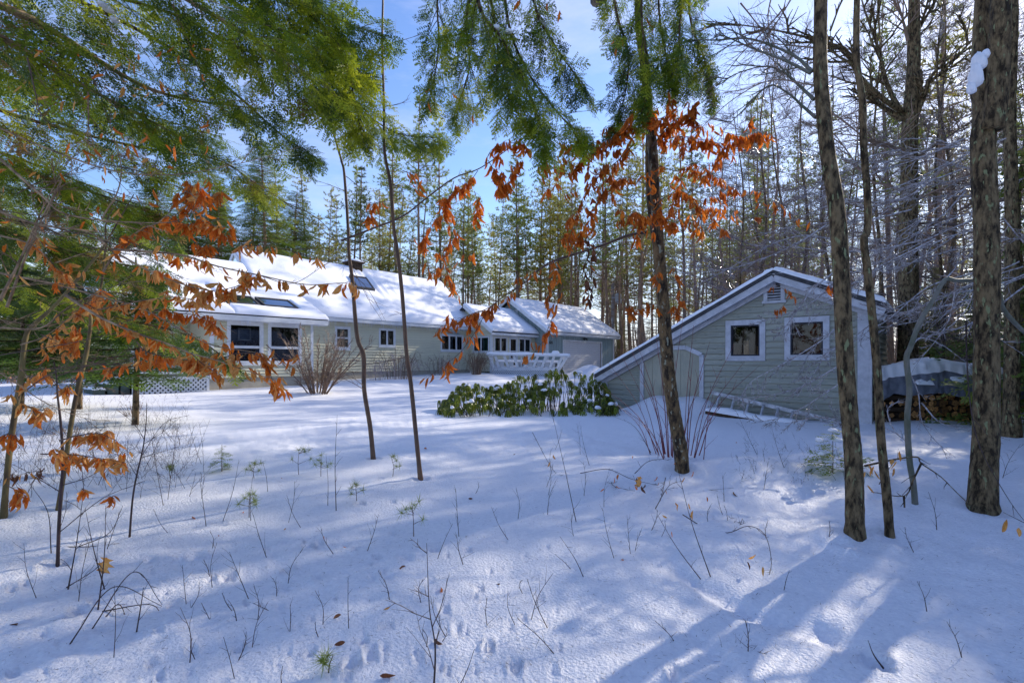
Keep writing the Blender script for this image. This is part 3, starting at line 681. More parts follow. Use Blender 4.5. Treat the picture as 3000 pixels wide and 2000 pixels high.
# skylights
def skylight(t0, t1, w0, w1, zf, h=0.16):
    mb = MB(); f = 0.07
    def q(t, w, o): return HP(t, w, zf(w) + o)
    for (ta, tb, wa, wb) in ((t0, t0 + f, w0, w1), (t1 - f, t1, w0, w1), (t0 + f, t1 - f, w0, w0 + f * (1 if w1 > w0 else -1)), (t0 + f, t1 - f, w1 - f * (1 if w1 > w0 else -1), w1)):
        mb.hexa([q(ta, wa, 0), q(tb, wa, 0), q(tb, wb, 0), q(ta, wb, 0), q(ta, wa, h), q(tb, wa, h), q(tb, wb, h), q(ta, wb, h)])
    s = mb.make('skylight', M['shingle'], house, q(t0, w0, 0))
    g = MB(); g.add([q(t0 + f, w0, h - .03), q(t1 - f, w0, h - .03), q(t1 - f, w1, h - .03), q(t0 + f, w1, h - .03)], [(0, 1, 2, 3)]); g.make('pane', M['skyglass'], s, q(t0, w0, 0))
skylight(-5.80, -4.55, 1.50, 0.60, zb_, 0.13); skylight(-4.40, -2.98, 1.50, 0.60, zb_, 0.13)
skylight(1.75, 2.85, -1.25, -2.05, zmain, 0.34)
mb = MB(); mb.box(HP(2.4, -3.5, 6.3), TU * 0.7, TV * 0.7, Vector((0, 0, 0.75))); mb.box(HP(2.3, -3.6, 7.05), TU * 0.9, TV * 0.9, Vector((0, 0, 0.10)))
ch = mb.make('chimney', M['logbark'], house, HP(2.5, -3.3, 6.5)); snow_sheet(HP(2.3, -2.7, 7.15), HP(3.2, -2.7, 7.15), HP(3.2, -3.6, 7.15), HP(2.3, -3.6, 7.15), 0.14, 9, 9, ch, name='chimney_snow', edge=.2)

# glazed porch between house and garage
def zp(w): return 3.32 + 0.72 * (2.15 - w)
PR = -0.2
mb = MB(); slab(mb, HP(8.65, 2.15, zp(2.15)), HP(13.3, 2.15, zp(2.15)), HP(13.3, PR, zp(PR)), HP(8.65, PR, zp(PR)), 0.1)
slab(mb, HP(8.65, PR, zp(PR)), HP(13.3, PR, zp(PR)), HP(13.3, PR - 2.3, 3.3), HP(8.65, PR - 2.3, 3.3), 0.1)
proof = mb.make('porch_roof', M['shingle'], house, HP(11, 1, 4))
snow_sheet(HP(8.6, 2.19, zp(2.15)), HP(13.29, 2.19, zp(2.15)), HP(13.29, PR - .05, zp(PR)), HP(8.6, PR - .05, zp(PR)), 0.2, 46, 26, proof, amp=0.04, edge=0.2, name='porch_roof_snow')
mb = MB(); PW.box(mb, 8.62, 13.28, 3.09, 3.24, 0.30, 0.35); mb.make('fascia', M['trim'], house, PW.pt(11, 3.2))
mb = MB(); PW.box(mb, 8.62, 13.28, 3.07, 3.09, 0.0, 0.30); mb.make('soffit', M['trim'], house, PW.pt(11, 3.1))
mb = MB(); mb.beam(HP(8.62, 2.15, zp(2.15) - .08), HP(8.62, PR, zp(PR) - .08), 0.05, 0.2); mb.make('rake_board', M['trim'], house, HP(8.6, 2, 3.2))
H = []
for (x0, x1) in ((1447, 1486), (1519, 1555)):
    a, _ = PW.pp(x0, 1000); b, _ = PW.pp(x1, 1000); w, h = window(PW, a, b, 2.05, 3.02, house, cas=0.06, vm=(0.5,), bar=0.045, curtains=((0.0, 0.35, 'curtain'),) if x0 < 1500 else ()); H.append(h)
a, _ = PW.pp(1491, 1000); b, _ = PW.pp(1516, 1000)
w, h = window(PW, a, b, 1.12, 3.05, house, cas=0.12, hm=(0.25, 0.53,), bar=0.04, room='warm', name='porch_door', sill=False, depth=0.5); H.append(h)
backing(PW, 9.0, 13.28, 0.9, 3.1, H, M['clap'], house, th=0.06)
siding(PW, 9.12, 13.28, 1.0, 3.06, 0.142, H, M['clap'], house)
trims(PW, 8.98, 9.12, 0.7, 3.07, house)
# porch side wall: gable above, window with green curtain
h = []
q0, _ = PS.pp(1386, 980); q1, _ = PS.pp(1434, 980)
w, hh = window(PS, max(q0, 0.12), min(q1, 1.66), 2.05, 3.04, house, cas=0.06, vm=(0.5,), bar=0.04, curtains=((0.0, 0.42, 'curtain'), (0.5, 0.8, 'curtain'), (0.86, 1.0, 'bluecurtain'))); h.append(hh)
backing(PS, 0.0, 1.7, 0.9, 3.1, h, M['clap'], house, th=0.05)
siding(PS, 0.0, 1.66, 1.0, 3.06, 0.142, h, M['clap'], house)
trims(PS, 1.67, 1.82, 0.7, 3.07, house, o=.03)
siding(PS, -2.4, 2.0, 3.07, 4.9, 0.142, [], M['clap'], house, lim=lambda z: ((-0.2 - (4.93 - z) / 0.72), (-0.2 + (4.93 - z) / 0.72)) if z < 4.85 else None)
mb = MB(); mb.hexa([PS.pt(-2.2, 3.05, -.02), PS.pt(1.85, 3.05, -.02), PS.pt(1.85, 3.05, -.08), PS.pt(-2.2, 3.05, -.08), PS.pt(-.25, 4.85, -.02), PS.pt(-.15, 4.85, -.02), PS.pt(-.15, 4.85, -.08), PS.pt(-.25, 4.85, -.08)]); mb.make('gable_wall', M['clap'], house, PS.pt(0, 3))
mb = MB(); mb.box(PW.pt(10.35 - .3, 2.75, 0.03), TU * .07, TV * .09, Vector((0, 0, .12))); mb.make('wall_lamp', M['black'], house, PW.pt(10.05, 2.75))

# garage
def zg(w): return 3.48 + 0.70 * (3.12 - w)
GR = -0.28
mb = MB(); slab(mb, HP(12.95, 3.12, zg(3.12)), HP(22.75, 3.12, zg(3.12)), HP(22.75, GR, zg(GR)), HP(12.95, GR, zg(GR)), 0.12)
slab(mb, HP(12.95, GR, zg(GR)), HP(22.75, GR, zg(GR)), HP(22.75, GR - 3.4, 3.48), HP(12.95, GR - 3.4, 3.48), 0.12)
groof = mb.make('garage_roof', M['shingle'], house, HP(18, 1, 5))
snow_sheet(HP(12.9, 3.16, zg(3.12)), HP(22.8, 3.16, zg(3.12)), HP(22.8, GR - .05, zg(GR)), HP(12.9, GR - .05, zg(GR)), 0.18, 80, 30, groof, amp=0.04, edge=0.2, name='garage_roof_snow')
mb = MB(); GW.box(mb, 12.93, 22.78, 3.26, 3.42, 0.30, 0.35); mb.make('fascia', M['trim'], house, GW.pt(18, 3.3))
mb = MB(); GW.box(mb, 12.93, 22.78, 3.24, 3.26, 0.0, 0.30); mb.make('soffit', M['trim'], house, GW.pt(18, 3.3))
mb = MB(); mb.beam(HP(12.92, 3.14, zg(3.12) - .10), HP(12.92, GR, zg(GR) - .10), 0.05, 0.22); mb.beam(HP(12.92, GR, zg(GR) - .10), HP(12.92, GR - 2.6, zg(GR) - 1.92), 0.05, 0.22)
mb.beam(HP(22.78, 3.14, zg(3.12) - .10), HP(22.78, GR, zg(GR) - .10), 0.05, 0.2); mb.make('rake_board', M['trim'], house, HP(13, 2, 4))
D0, _ = GW.pp(1648, 1040); D1, _ = GW.pp(1763, 1040); DZ = 2.98
H = [(D0 + .01, D1 - .01, 0.5, DZ - .01)]
backing(GW, 13.3, 22.3, 0.6, 3.42, H, M['board'], house, th=0.08)
def vboards(wall, q0, q1, zlo, zhi, bw, parent, holes=(), m='board'):
    q = q0
    while q < q1 - 0.02:
        e = min(q + bw, q1); zt = zhi(q, e) if callable(zhi) else (zhi, zhi); zl = zlo
        for (a, b, c, d) in holes:
            if a - .01 < (q + e) / 2 < b + .01: zl = d + .0
        if zt[0] - zl > 0.03 or zt[1] - zl > .03:
            mb = MB(); g = 0.014; zz = [max(zt[0], zl + .01), max(zt[1], zl + .01)]
            mb.hexa([wall.pt(q + g, zl, 0), wall.pt(e - g, zl, 0), wall.pt(e - g, zl, .02), wall.pt(q + g, zl, .02),
                     wall.pt(q + g, zz[0], 0), wall.pt(e - g, zz[1], 0), wall.pt(e - g, zz[1], .02), wall.pt(q + g, zz[0], .02)])
            mb.make('board', M[m], parent, wall.pt(q, zl))
        q = e
vboards(GW, 13.45, 22.2, 0.7, 3.25, 0.3, house, [(D0, D1, .5, DZ + .02)])
trims(GW, 13.27, 13.44, 0.6, 3.25, house); trims(GW, 22.2, 22.33, 0.6, 3.25, house)
vboards(GS, -3.2, 2.66, 0.7, lambda a, b: (min(5.62 - .70 * abs(a - GR), 5.6), min(5.62 - .70 * abs(b - GR), 5.6)), 0.3, house)
mb = MB(); mb.hexa([GS.pt(-3.3, .7, -.02), GS.pt(2.78, .7, -.02), GS.pt(2.78, .7, -.1), GS.pt(-3.3, .7, -.1), GS.pt(-3.3, 3.4, -.02), GS.pt(2.78, 3.4, -.02), GS.pt(2.78, 3.4, -.1), GS.pt(-3.3, 3.4, -.1)])
mb.hexa([GS.pt(-3.3, 3.4, -.02), GS.pt(2.78, 3.4, -.02), GS.pt(2.78, 3.4, -.1), GS.pt(-3.3, 3.4, -.1), GS.pt(GR - .05, 5.6, -.02), GS.pt(GR + .05, 5.6, -.02), GS.pt(GR + .05, 5.6, -.1), GS.pt(GR - .05, 5.6, -.1)])
mb.make('side_wall', M['board'], house, GS.pt(0, .7))
trims(GS, 2.67, 2.82, 0.6, 3.3, house, o=.03)
# gable louvre
mb = MB(); GS.box(mb, -.75, .35, 4.62, 4.68, 0.02, .05); GS.box(mb, -.75, -.69, 4.68, 5.05, 0.02, .05); GS.box(mb, .29, .35, 4.68, 5.05, 0.02, .05)
lv = mb.make('gable_vent', M['trim'], house, GS.pt(-.2, 4.6))
for k in range(4):
    mb = MB(); GS.box(mb, -.68, .28, 4.70 + k * .09, 4.745 + k * .09, 0.02, .045); mb.make('louvre', M['trim'], lv, GS.pt(-.2, 4.7))
# garage door: framed, sectional
mb = MB(); GW.box(mb, D0, D0 + .1, .6, DZ, 0, .045); GW.box(mb, D1 - .1, D1, .6, DZ, 0, .045); GW.box(mb, D0 + .1, D1 - .1, DZ - .1, DZ, 0, .047); mb.make('garage_door_frame', M['trim'], house, GW.pt(D0, .6))
gd = MB(); GW.box(gd, D0 + .1, D1 - .1, .62, .64, -.1, -.06); gd = gd.make('garage_door', M['garage'], house, GW.pt(D0, .6, -.08))
nr = 15
for k in range(nr):
    z0 = .64 + (DZ - .1 - .64) * k / nr; z1 = .64 + (DZ - .1 - .64) * (k + 1) / nr
    mb = MB(); GW.box(mb, D0 + .1, D1 - .1, z0, z1 - .012, -.10, -.06); mb.make('door_panel', M['garage'], gd, GW.pt(D0, z0, -.08))
q, z = GW.pp(1709, 994)
mb = MB(); GW.box(mb, q - .10, q + .10, z - .03, z + .05, 0.02, .06)
for s in (-1, 1): mb.tube([GW.pt(q + s * .04, z, .06), GW.pt(q + s * .13, z + .06, .16), GW.pt(q + s * .2, z - .02, .22)], [.035, .06, .075], 8)
mb.make('flood_lamp', M['black'], house, GW.pt(q, z))
q, z = GW.pp(1608.5, 1007)
for k, chn in enumerate('64'):
    fc = bpy.data.curves.new('house_number', 'FONT'); fc.body = chn; fc.size = 0.30; fc.extrude = 0.012; fc.offset = 0.008; fc.materials.append(M['black'])
    tmp = bpy.data.objects.new('tmp', fc); COL.objects.link(tmp); dg_ = bpy.context.evaluated_depsgraph_get(); me_ = bpy.data.meshes.new_from_object(tmp.evaluated_get(dg_)); bpy.data.objects.remove(tmp)
    fo = bpy.data.objects.new('house_number', me_); COL.objects.link(fo); fo.parent = house
    fo.rotation_euler = Matrix((TU, Vector((0, 0, 1)), TV)).transposed().to_euler(); fo.location = GW.pt(q + .2 * k, z, .03) - wloc(house)

# icicles along the eaves
def icicles(wall, q0, q1, z, o, n, lmax, name='icicles'):
    mb = MB()
    for i in range(n):
        q = R(q0, q1); L = lmax * R(0.12, 1) ** 1.7; r = 0.008 + L * 0.028; p = wall.pt(q, z, o)
        mb.tube([p, p + Vector((0, 0, -L * .5)), p + Vector((0, 0, -L))], [r, r * .55, 0.001], 4, cap=False)
    return mb.make(name, M['icicle'], house, wall.pt(q0, z, o), kind='stuff')
icicles(FW, -2.2, 9.1, 3.43, .33, 190, .34); icicles(BW, -6.5, -2.2, 3.05, .33, 60, .22); icicles(PW, 9, 13.2, 3.09, .33, 40, .16); icicles(GW, 13, 22.6, 3.26, .33, 70, .14)

# ------------------------------------------------------------------ deck with bench rail
A = P(1441, 1077, 30.0); B = P(1642, 1081, 30.0); A2 = HP(9.05, 1.86, A.z); B2 = HP(15.0, 2.9, A.z); B.z = A.z
deck = thing('deck', 'white deck with slanted bench rail and lattice skirt in front of the glazed porch', 'deck', A)
mb = MB(); dn = Vector((0, 0, -.12)); mb.hexa([A + dn, B + dn, B2 + dn, A2 + dn, A, B, B2, A2]); mb.make('deck_floor', M['wood'], deck, A)
snow_sheet(A + Vector((0, .05, 0)), B + Vector((0, .05, 0)), B2, A2, 0.10, 30, 14, deck, name='deck_snow')
DWl = Wall((A.x, A.y, 0), (1, 0, 0), (0, -1, 0)); LW = B.x - A.x
mb = MB(); DWl.box(mb, 0, LW, A.z - .16, A.z - .0, 0.0, .035); mb.make('deck_edge_board', M['trim'], deck, A)
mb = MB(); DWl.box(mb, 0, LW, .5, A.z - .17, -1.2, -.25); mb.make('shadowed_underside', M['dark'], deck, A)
lattice(DWl, 0.0, LW, 0.70, A.z - .17, 0.13, 0.05, deck, 0.0)
TO = 0.28
def DP(px, py, out): return P(px, py, 30.0 - out)
for (xb, xt) in ((1447, 1434), (1462, 1451), (1490, 1477), (1517, 1505), (1537, 1551), (1562, 1576), (1587, 1600), (1611, 1624), (1633, 1648), (1641, 1662)):
    mb = MB(); mb.beam(DP(xb, 1077, 0.03), DP(xt, 1042, TO), 0.15, 0.06, up=(0, 1, 0)); mb.make('back_slat', M['trim'], deck, DP(xb, 1077, 0))
    mb = MB(); c = DP(xb + (8 if xt < xb else -8), 1077, -.12); mb.box(c - Vector((.13, 0, 0)), (.26, 0, 0), (0, .1, 0), (0, 0, .36)); mb.make('bench_leg', M['trim'], deck, c)
mb = MB(); mb.beam(DP(1527, 1077, 0.05), DP(1527, 1038, .1), 0.07, 0.07, up=(0, 1, 0)); mb.make('rail_post', M['trim'], deck, DP(1527, 1077, 0))
r0, r1 = DP(1430, 1038, TO), DP(1666, 1043, TO)
mb = MB(); mb.beam(r0, r1, 0.24, 0.09); tr = mb.make('top_rail', M['trim'], deck, r0)
snow_sheet(r0 + Vector((0, -.12, .045)), r1 + Vector((0, -.12, .045)), r1 + Vector((0, .12, .045)), r0 + Vector((0, .12, .045)), 0.11, 40, 8, deck, edge=.07, amp=.03, name='rail_snow')
s0, s1 = DP(1455, 1060, -.25), DP(1640, 1062, -.25)
mb = MB(); mb.beam(s0, s1, 0.4, 0.06); mb.make('bench_seat', M['trim'], deck, s0)
snow_sheet(s0 + Vector((0, -.2, .03)), s1 + Vector((0, -.2, .03)), s1 + Vector((0, .2, .03)), s0 + Vector((0, .2, .03)), 0.11, 40, 10, deck, edge=.09, amp=.02, name='seat_snow')
for (pa, pb) in ((r0, A2 + Vector((-.25, 0, r0.z - A.z))), (r1, B2 + Vector((0.3, 0, r1.z - A.z)))):
    mb = MB(); mb.beam(pa, pb, 0.2, 0.09); mb.make('side_rail', M['trim'], deck, pa)
    snow_sheet(pa + Vector((-.1, 0, .045)), pa + Vector((.1, 0, .045)), pb + Vector((.1, 0, .045)), pb + Vector((-.1, 0, .045)), 0.09, 8, 20, deck, edge=.06, name='rail_snow')
c = DP(1627, 1036, TO); snow_sheet(c + Vector((-.22, -.14, 0)), c + Vector((.24, -.14, 0)), c + Vector((.24, .14, 0)), c + Vector((-.22, .14, 0)), .17, 9, 9, deck, edge=.14, name='snow_lump')

# ------------------------------------------------------------------ shed
CR = Vector(((2548 - 1500) / F * 11.0, 11.0, 0)); SL = 6.4
SW = Wall(CR - TV * SL, TV, -TU)
shed = thing('shed', 'small grey green clapboard shed with white trimmed windows and snow dusted gable roof', 'shed', SW.pt(SL / 2, .1))
sA, zA = SW.pp(2265, 789, .3)
sL_, zL_ = SW.pp(1741, 1096, .3)
sR_, zR_ = SW.pp(2592, 886, .3)
slL = (zA - zL_) / (sA - sL_); slR = (zA - zR_) / (sR_ - sA)
def zs(s): return zA - (slL * (sA - s) if s < sA else slR * (s - sA))
H = []
def swin(x0, y0, x1, y1, nm='window'):
    a, zt = SW.pp(x0, y0); b, zb2 = SW.pp(x1, y1); return a, b, zb2, zt
for (x0, y0, x1, y1) in ((2127, 940, 2243, 1057), (2299, 931, 2431, 1055)):
    a, b, c, d = swin(x0, y0, x1, y1)
    w, h = window(SW, a, b, c, d, shed, cas=0.125, m=M['oldtrim'], bar=0.035, sash='screen', sill=False, depth=0.6, out=.045); H.append(h)
    mb = MB(); SW.box(mb, a + .14, a + .22, c + .14, d - .14, -.06, -.015); mb.make('inner_frame', M['screen'], w, SW.pt(a, c))
    if x0 < 2200:
        mb = MB(); SW.box(mb, a + .36, a + .46, c + .16, c + .5, -.32, -.25); SW.box(mb, b - .26, b - .23, c + .16, c + .36, -.32, -.25); mb.make('item_inside', M['logend'], w, SW.pt(a, c))
a, b, c, d = swin(2238, 822, 2300, 886)
H.append((a, b, c, d)); f = .085
mb = MB(); SW.box(mb, a, a + f, c + .06, d, 0, .045); SW.box(mb, b - f, b, c + .06, d, 0, .045); SW.box(mb, a + f, b - f, d - f, d, 0, .047); SW.box(mb, a - .03, b + .03, c, c + .06, 0, .06)
vent = mb.make('gable_vent', M['oldtrim'], shed, SW.pt(a, c))
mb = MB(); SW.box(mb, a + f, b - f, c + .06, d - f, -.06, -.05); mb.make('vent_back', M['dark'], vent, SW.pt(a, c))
for k in range(6):
    z0 = c + .08 + (d - f - c - .08) * k / 6; mb = MB()
    mb.hexa([SW.pt(a + f, z0, .03), SW.pt(b - f, z0, .03), SW.pt(b - f, z0 + .03, -.03), SW.pt(a + f, z0 + .03, -.03), SW.pt(a + f, z0 + .02, .035), SW.pt(b - f, z0 + .02, .035), SW.pt(b - f, z0 + .05, -.03), SW.pt(a + f, z0 + .05, -.03)])
    mb.make('louvre', M['oldtrim'], vent, SW.pt(a, z0))
# hatch door with clipped corners
X = [SW.pp(px, py) for px, py in ((1877, 1190), (1877, 1040), (1930, 1016), (2010, 1016), (2063, 1040), (2063, 1190))]
dq0, dq1 = X[0][0], X[5][0]; zsh = X[1][1]; ztp = X[2][1] + .02; qa_, qb_ = X[2][0], X[3][0]
doorhole = (dq0, dq1, 0, ztp)
zdl = .05
def ztop_door(q):
    if q < qa_: return zsh + (ztp - zsh) * (q - dq0) / (qa_ - dq0)
    if q > qb_: return zsh + (ztp - zsh) * (dq1 - q) / (dq1 - qb_)
    return ztp
def lim_main(z):
    l = sL_ + (z - zL_) / slL if z > zs(0) else 0.0
    r = sR_ - (z - zR_) / slR if z > zs(SL) else SL
    return (max(l - .02, .09), min(r + .02, SL - .22)) if l < r else None
z = .02; k = 0
while z < zA - .35:
    zt = z + .142; lim = lim_main(min(zt + .02, zA))
    if lim is None or lim[1] - lim[0] < .1: break
    hs_ = [(h[0], h[1], z - 1, z + 1) for h in H if h[2] < (z + zt) / 2 < h[3]]
    zm = z + .05
    if zm < zsh: hs_.append((dq0 + .03, dq1 - .03, z - 1, z + 1))
    elif zm < ztp:
        f_ = (zm - zsh) / (ztp - zsh); hs_.append((dq0 + (qa_ - dq0) * f_ + .04, dq1 - (dq1 - qb_) * f_ - .04, z - 1, z + 1))
    for (a, b, _, _) in rects(lim[0], lim[1], z, zt, hs_):
        if b - a > 3.2:
            c = a + (b - a) * R(.3, .7); course(SW, a, c - .002, z, zt - .007, M['shedclap'], shed, .036 + R(-.004, .004)); course(SW, c + .002, b, z, zt - .007, M['shedclap'], shed, .036 + R(-.004, .004))
        elif b - a > .02: course(SW, a, b, z, zt - .007, M['shedclap'], shed, .036 + R(-.004, .004))
    z = zt
# backing wall in strips up to the roof line
mb = MB(); n = 64
for i in range(n):
    a, b = SL * i / n, SL * (i + 1) / n
    for (s, e, c, d) in rects(a, b, 0, 9, [(h[0], h[1], h[2], h[3]) for h in H]):
        t0, t1 = min(d, zs(s) - .2), min(d, zs(e) - .2)
        if t0 - c > 0.01 or t1 - c > .01:
            t0, t1 = max(t0, c + .005), max(t1, c + .005)
            mb.hexa([SW.pt(s, c, -.08), SW.pt(e, c, -.08), SW.pt(e, c, 0), SW.pt(s, c, 0), SW.pt(s, t0, -.08), SW.pt(e, t1, -.08), SW.pt(e, t1, 0), SW.pt(s, t0, 0)])
mb.make('wall', M['shedclap'], shed, SW.pt(0, 0))
door = MB(); SW.box(door, dq0 + .05, dq1 - .05, .02, .04, 0, .01); door = door.make('hatch_door', M['shedclap'], shed, SW.pt(dq0, .1))
nb = 6
for i in range(nb):
    a = dq0 + .1 + (dq1 - dq0 - .2) * i / nb; b = dq0 + .1 + (dq1 - dq0 - .2) * (i + 1) / nb; mb = MB()
    mb.hexa([SW.pt(a + .004, .05, .001), SW.pt(b - .004, .05, .001), SW.pt(b - .004, .05, .012), SW.pt(a + .004, .05, .012),
             SW.pt(a + .004, ztop_door(a) - .1, .001), SW.pt(b - .004, ztop_door(b) - .1, .001), SW.pt(b - .004, ztop_door(b) - .1, .012), SW.pt(a + .004, ztop_door(a) - .1, .012)])
    mb.make('door_board', M['sheddoor'], door, SW.pt(a, .1))
seq = [(dq0 + .055, .0), (dq0 + .055, zsh), (qa_, ztp - .05), (qb_, ztp - .05), (dq1 - .055, zsh), (dq1 - .055, 0)]
for (a, b) in zip(seq[:-1], seq[1:]):
    mb = MB(); mb.beam(SW.pt(a[0], a[1], .028), SW.pt(b[0], b[1], .028), .11, .05 + .004 * (a[1] != b[1]), up=SW.n)
    mb.make('door_casing', M['oldtrim'], door, SW.pt(*a))
trims(SW, -.01, .085, .0, zs(0) - .25, shed, 'oldtrim', .04); trims(SW, SL - .215, SL + .005, .0, zs(SL) - .2, shed, 'oldtrim', .045)
SD = Wall(CR, TU, TV)          # right side wall
backing(SD, 0, 5, 0, zs(SL) - .2, [], M['shedclap'], shed)
siding(SD, .13, 5, .02, zs(SL) - .25, .142, [], M['shedclap'], shed)
trims(SD, -.045, .12, 0, zs(SL) - .22, shed, 'oldtrim', .04)
mb = MB(); mb.box(SW.pt(0, 0, 0), TU * 5, TV * -.08, Vector((0, 0, zs(0) - .25))); mb.make('side_wall', M['shedclap'], shed, SW.pt(0, 0))
mb = MB(); r = []
for (s0, s1) in ((sL_, sA), (sA, sR_)):
    z0, z1 = zs(s0), zs(s1)
    mb.hexa([SW.pt(s0, z0 - .10, .3), SW.pt(s1, z1 - .10, .3), SW.pt(s1, z1 - .1, -5.2), SW.pt(s0, z0 - .1, -5.2), SW.pt(s0, z0, .3), SW.pt(s1, z1, .3), SW.pt(s1, z1, -5.2), SW.pt(s0, z0, -5.2)])
sroof = mb.make('roof', M['shingle'], shed, SW.pt(sA, zA))
for (s0, s1) in ((sL_, sA), (sA, sR_)):
    mb = MB(); dz = Vector((0, 0, -.19)); mb.beam(SW.pt(s0, zs(s0), .245) + dz, SW.pt(s1, zs(s1), .245) + dz, .05, .15); mb.make('rake_board', M['oldtrim'], shed, SW.pt(s0, zs(s0)))
    mb = MB(); dz = Vector((0, 0, -.30)); mb.beam(SW.pt(s0 + .12, zs(s0 + .12), .06) + dz, SW.pt(s1, zs(s1), .06) + dz, .06, .14); mb.make('frieze_board', M['oldtrim'], shed, SW.pt(s0, zs(s0)))
    mb = MB(); z0, z1 = zs(s0) - .11, zs(s1) - .11
    mb.hexa([SW.pt(s0, z0 - .02, .22), SW.pt(s1, z1 - .02, .22), SW.pt(s1, z1 - .02, 0), SW.pt(s0, z0 - .02, 0), SW.pt(s0, z0, .22), SW.pt(s1, z1, .22), SW.pt(s1, z1, 0), SW.pt(s0, z0, 0)]); mb.make('soffit', M['oldtrim'], shed, SW.pt(s0, z0))
snow_sheet(SW.pt(sL_ - .02, zs(sL_), .31), SW.pt(sA, zA, .31), SW.pt(sA, zA, -5.2), SW.pt(sL_ - .02, zs(sL_), -5.2), .085, 60, 30, sroof, amp=.02, edge=.07, sc=.4, name='roof_snow')
snow_sheet(SW.pt(sA, zA, .31), SW.pt(sR_ + .03, zs(sR_), .31), SW.pt(sR_ + .03, zs(sR_), -5.2), SW.pt(sA, zA, -5.2), .10, 40, 30, sroof, amp=.035, edge=.07, sc=.4, name='roof_snow')
snow_sheet(SW.pt(sA - .25, zs(sA - .25) + .02, .30), SW.pt(sA + .25, zs(sA + .25) + .02, .30), SW.pt(sA + .25, zs(sA + .25) + .02, -5.2), SW.pt(sA - .25, zs(sA - .25) + .02, -5.2), .14, 14, 30, sroof, amp=.01, edge=.1, name='roof_snow')
q, z = SW.pp(2060, 932, .2); mb = MB(); SW.box(mb, q - .08, q + .08, z - .07, z + .08, -.0, .22); mb.make('lookout_beam', M['oldtrim'], shed, SW.pt(q, z))
q, z = SW.pp(1772, 1092, .1); mb = MB(); SW.box(mb, sL_ + .10, .06, zs(.0) - .36, zs(.0) - .20, .0, .2); mb.make('eave_return', M['oldtrim'], shed, SW.pt(q, z))

mb = MB(); SW.box(mb, 3.3, SL - .22, .0, .20, .037, .046); mb.make('painted_gap_shadow', M['dark'], shed, SW.pt(4, .1))  # near-black strip painting in the shadowed gap between siding and snow
# ladder lying on its side against the shed
lad = thing('ladder', 'aluminium ladder lying tilted on its side against the shed wall', 'ladder', SW.pt(*SW.pp(2250, 1210, .4), .4))
def lp(px, py, off): q, z = SW.pp(px, py, off); return SW.pt(q, z, off)
mb = MB(); mb.beam(lp(2085, 1149, .30), lp(2445, 1232, .30), .035, .085); mb.make('rail', M['metal'], lad, lp(2085, 1149, .3))
mb = MB(); mb.beam(lp(2074, 1190, .50), lp(2435, 1276, .50), .03, .065); mb.make('rail', M['metal'], lad, lp(2085, 1190, .5))
for i in range(8):
    f = (i + .55) / 8.4; mb = MB(); mb.tube([lp(2085 + 360 * f, 1149 + 83 * f, .30), lp(2074 + 361 * f, 1190 + 86 * f, .50)], .028, 8); mb.make('rung', M['metal'], lad, lp(2085 + 360 * f, 1149 + 83 * f, .3))
plank = thing('plank', 'dark plank under thick snow lying in front of the ladder', 'plank', lp(2200, 1220, .8))
p0, p1 = lp(2072, 1207, .62), lp(2380, 1262, .62)
mb = MB(); mb.beam(p0, p1, .3, .12); mb.make('board', M['logbark'], plank, p0)
sd = SW.n * .17
snow_sheet(p0 + sd + Vector((0, 0, .06)), p1 + sd + Vector((0, 0, .06)), p1 - sd + Vector((0, 0, .06)), p0 - sd + Vector((0, 0, .06)), .10, 30, 9, plank, edge=.1, amp=.05, sc=.3, name='plank_snow')

# ------------------------------------------------------------------ woodpile
WY = 11.3
pile = thing('woodpile', 'stacked split firewood between the shed and the big mossy beech', 'woodpile', (9.6, WY + .4, .1))
x0 = (2575 - 1500) / F * WY; x1 = (2990 - 1500) / F * WY
logm = []
for k in range(6):
    r_ = random.Random(k); nn = r_.choice((5, 5, 6, 4, 5)); mbv = []; a0 = r_.uniform(0, 6.28)
    rr = [r_.uniform(.75, 1.1) for _ in range(nn)]
    V = [(0, 0, 0)]; vs = []
    for e in (0, 1):
        for i in range(nn): a = a0 + 6.283 * i / nn + r_.uniform(-.15, .15); vs.append((math.cos(a) * rr[i] * .5, e * 1.0, math.sin(a) * rr[i] * .5))
    mb = MB(); mb.add(vs, [tuple(range(nn))], 0); mb.add(vs, [tuple(nn + i for i in range(nn))[::-1]], 0)
    mb.add(vs, [(i, nn + i, nn + (i + 1) % nn, (i + 1) % nn) for i in range(nn)], 1)
    mb.v = [tuple(v) for v in mb.v]
    me = mesh_np('firewood_log', mb.v, [(nn, np.array(mb.f[:2])), (4, np.array(mb.f[2:]))], [M['logend'], M['logbark']], [0, 0] + [1] * nn, False)
    logm.append(me)
nlog = 0
def addlog(x, y, z, d, ln, rz=0.0, k=None, m=None):
    global nlog
    o = bpy.data.objects.new('firewood_log', logm[k if k is not None else rnd.randrange(6)]); COL.objects.link(o)
    place(o, (x, y, z), pile); o.scale = (d, ln, d * R(.8, 1.1)); o.rotation_euler = (0, R(0, 6.28) if not rz else R(-.2, .2), rz); nlog += 1
z = .04
rowk = 0
while z < .92:
    x = x0 + .55 + (.06 if rowk % 2 else 0); 
    while x < x1 and nlog < 290:
        d = R(.115, .18); addlog(x, WY + R(-.07, .07), z + .07 + R(-.02, .02), d * 1.12, .42)
        x += d * .92
    z += .125; rowk += 1
for k in range(7):
    zz_ = .08 + k * .13
    if k % 2 == 0:
        for j in range(3): addlog(x0 + .08 + j * .19, WY - .02, zz_, .13, .45)
    else:
        for j in range(2): addlog(x0 + .56, WY + .02 + j * .3, zz_, .13, .58, rz=math.pi / 2)
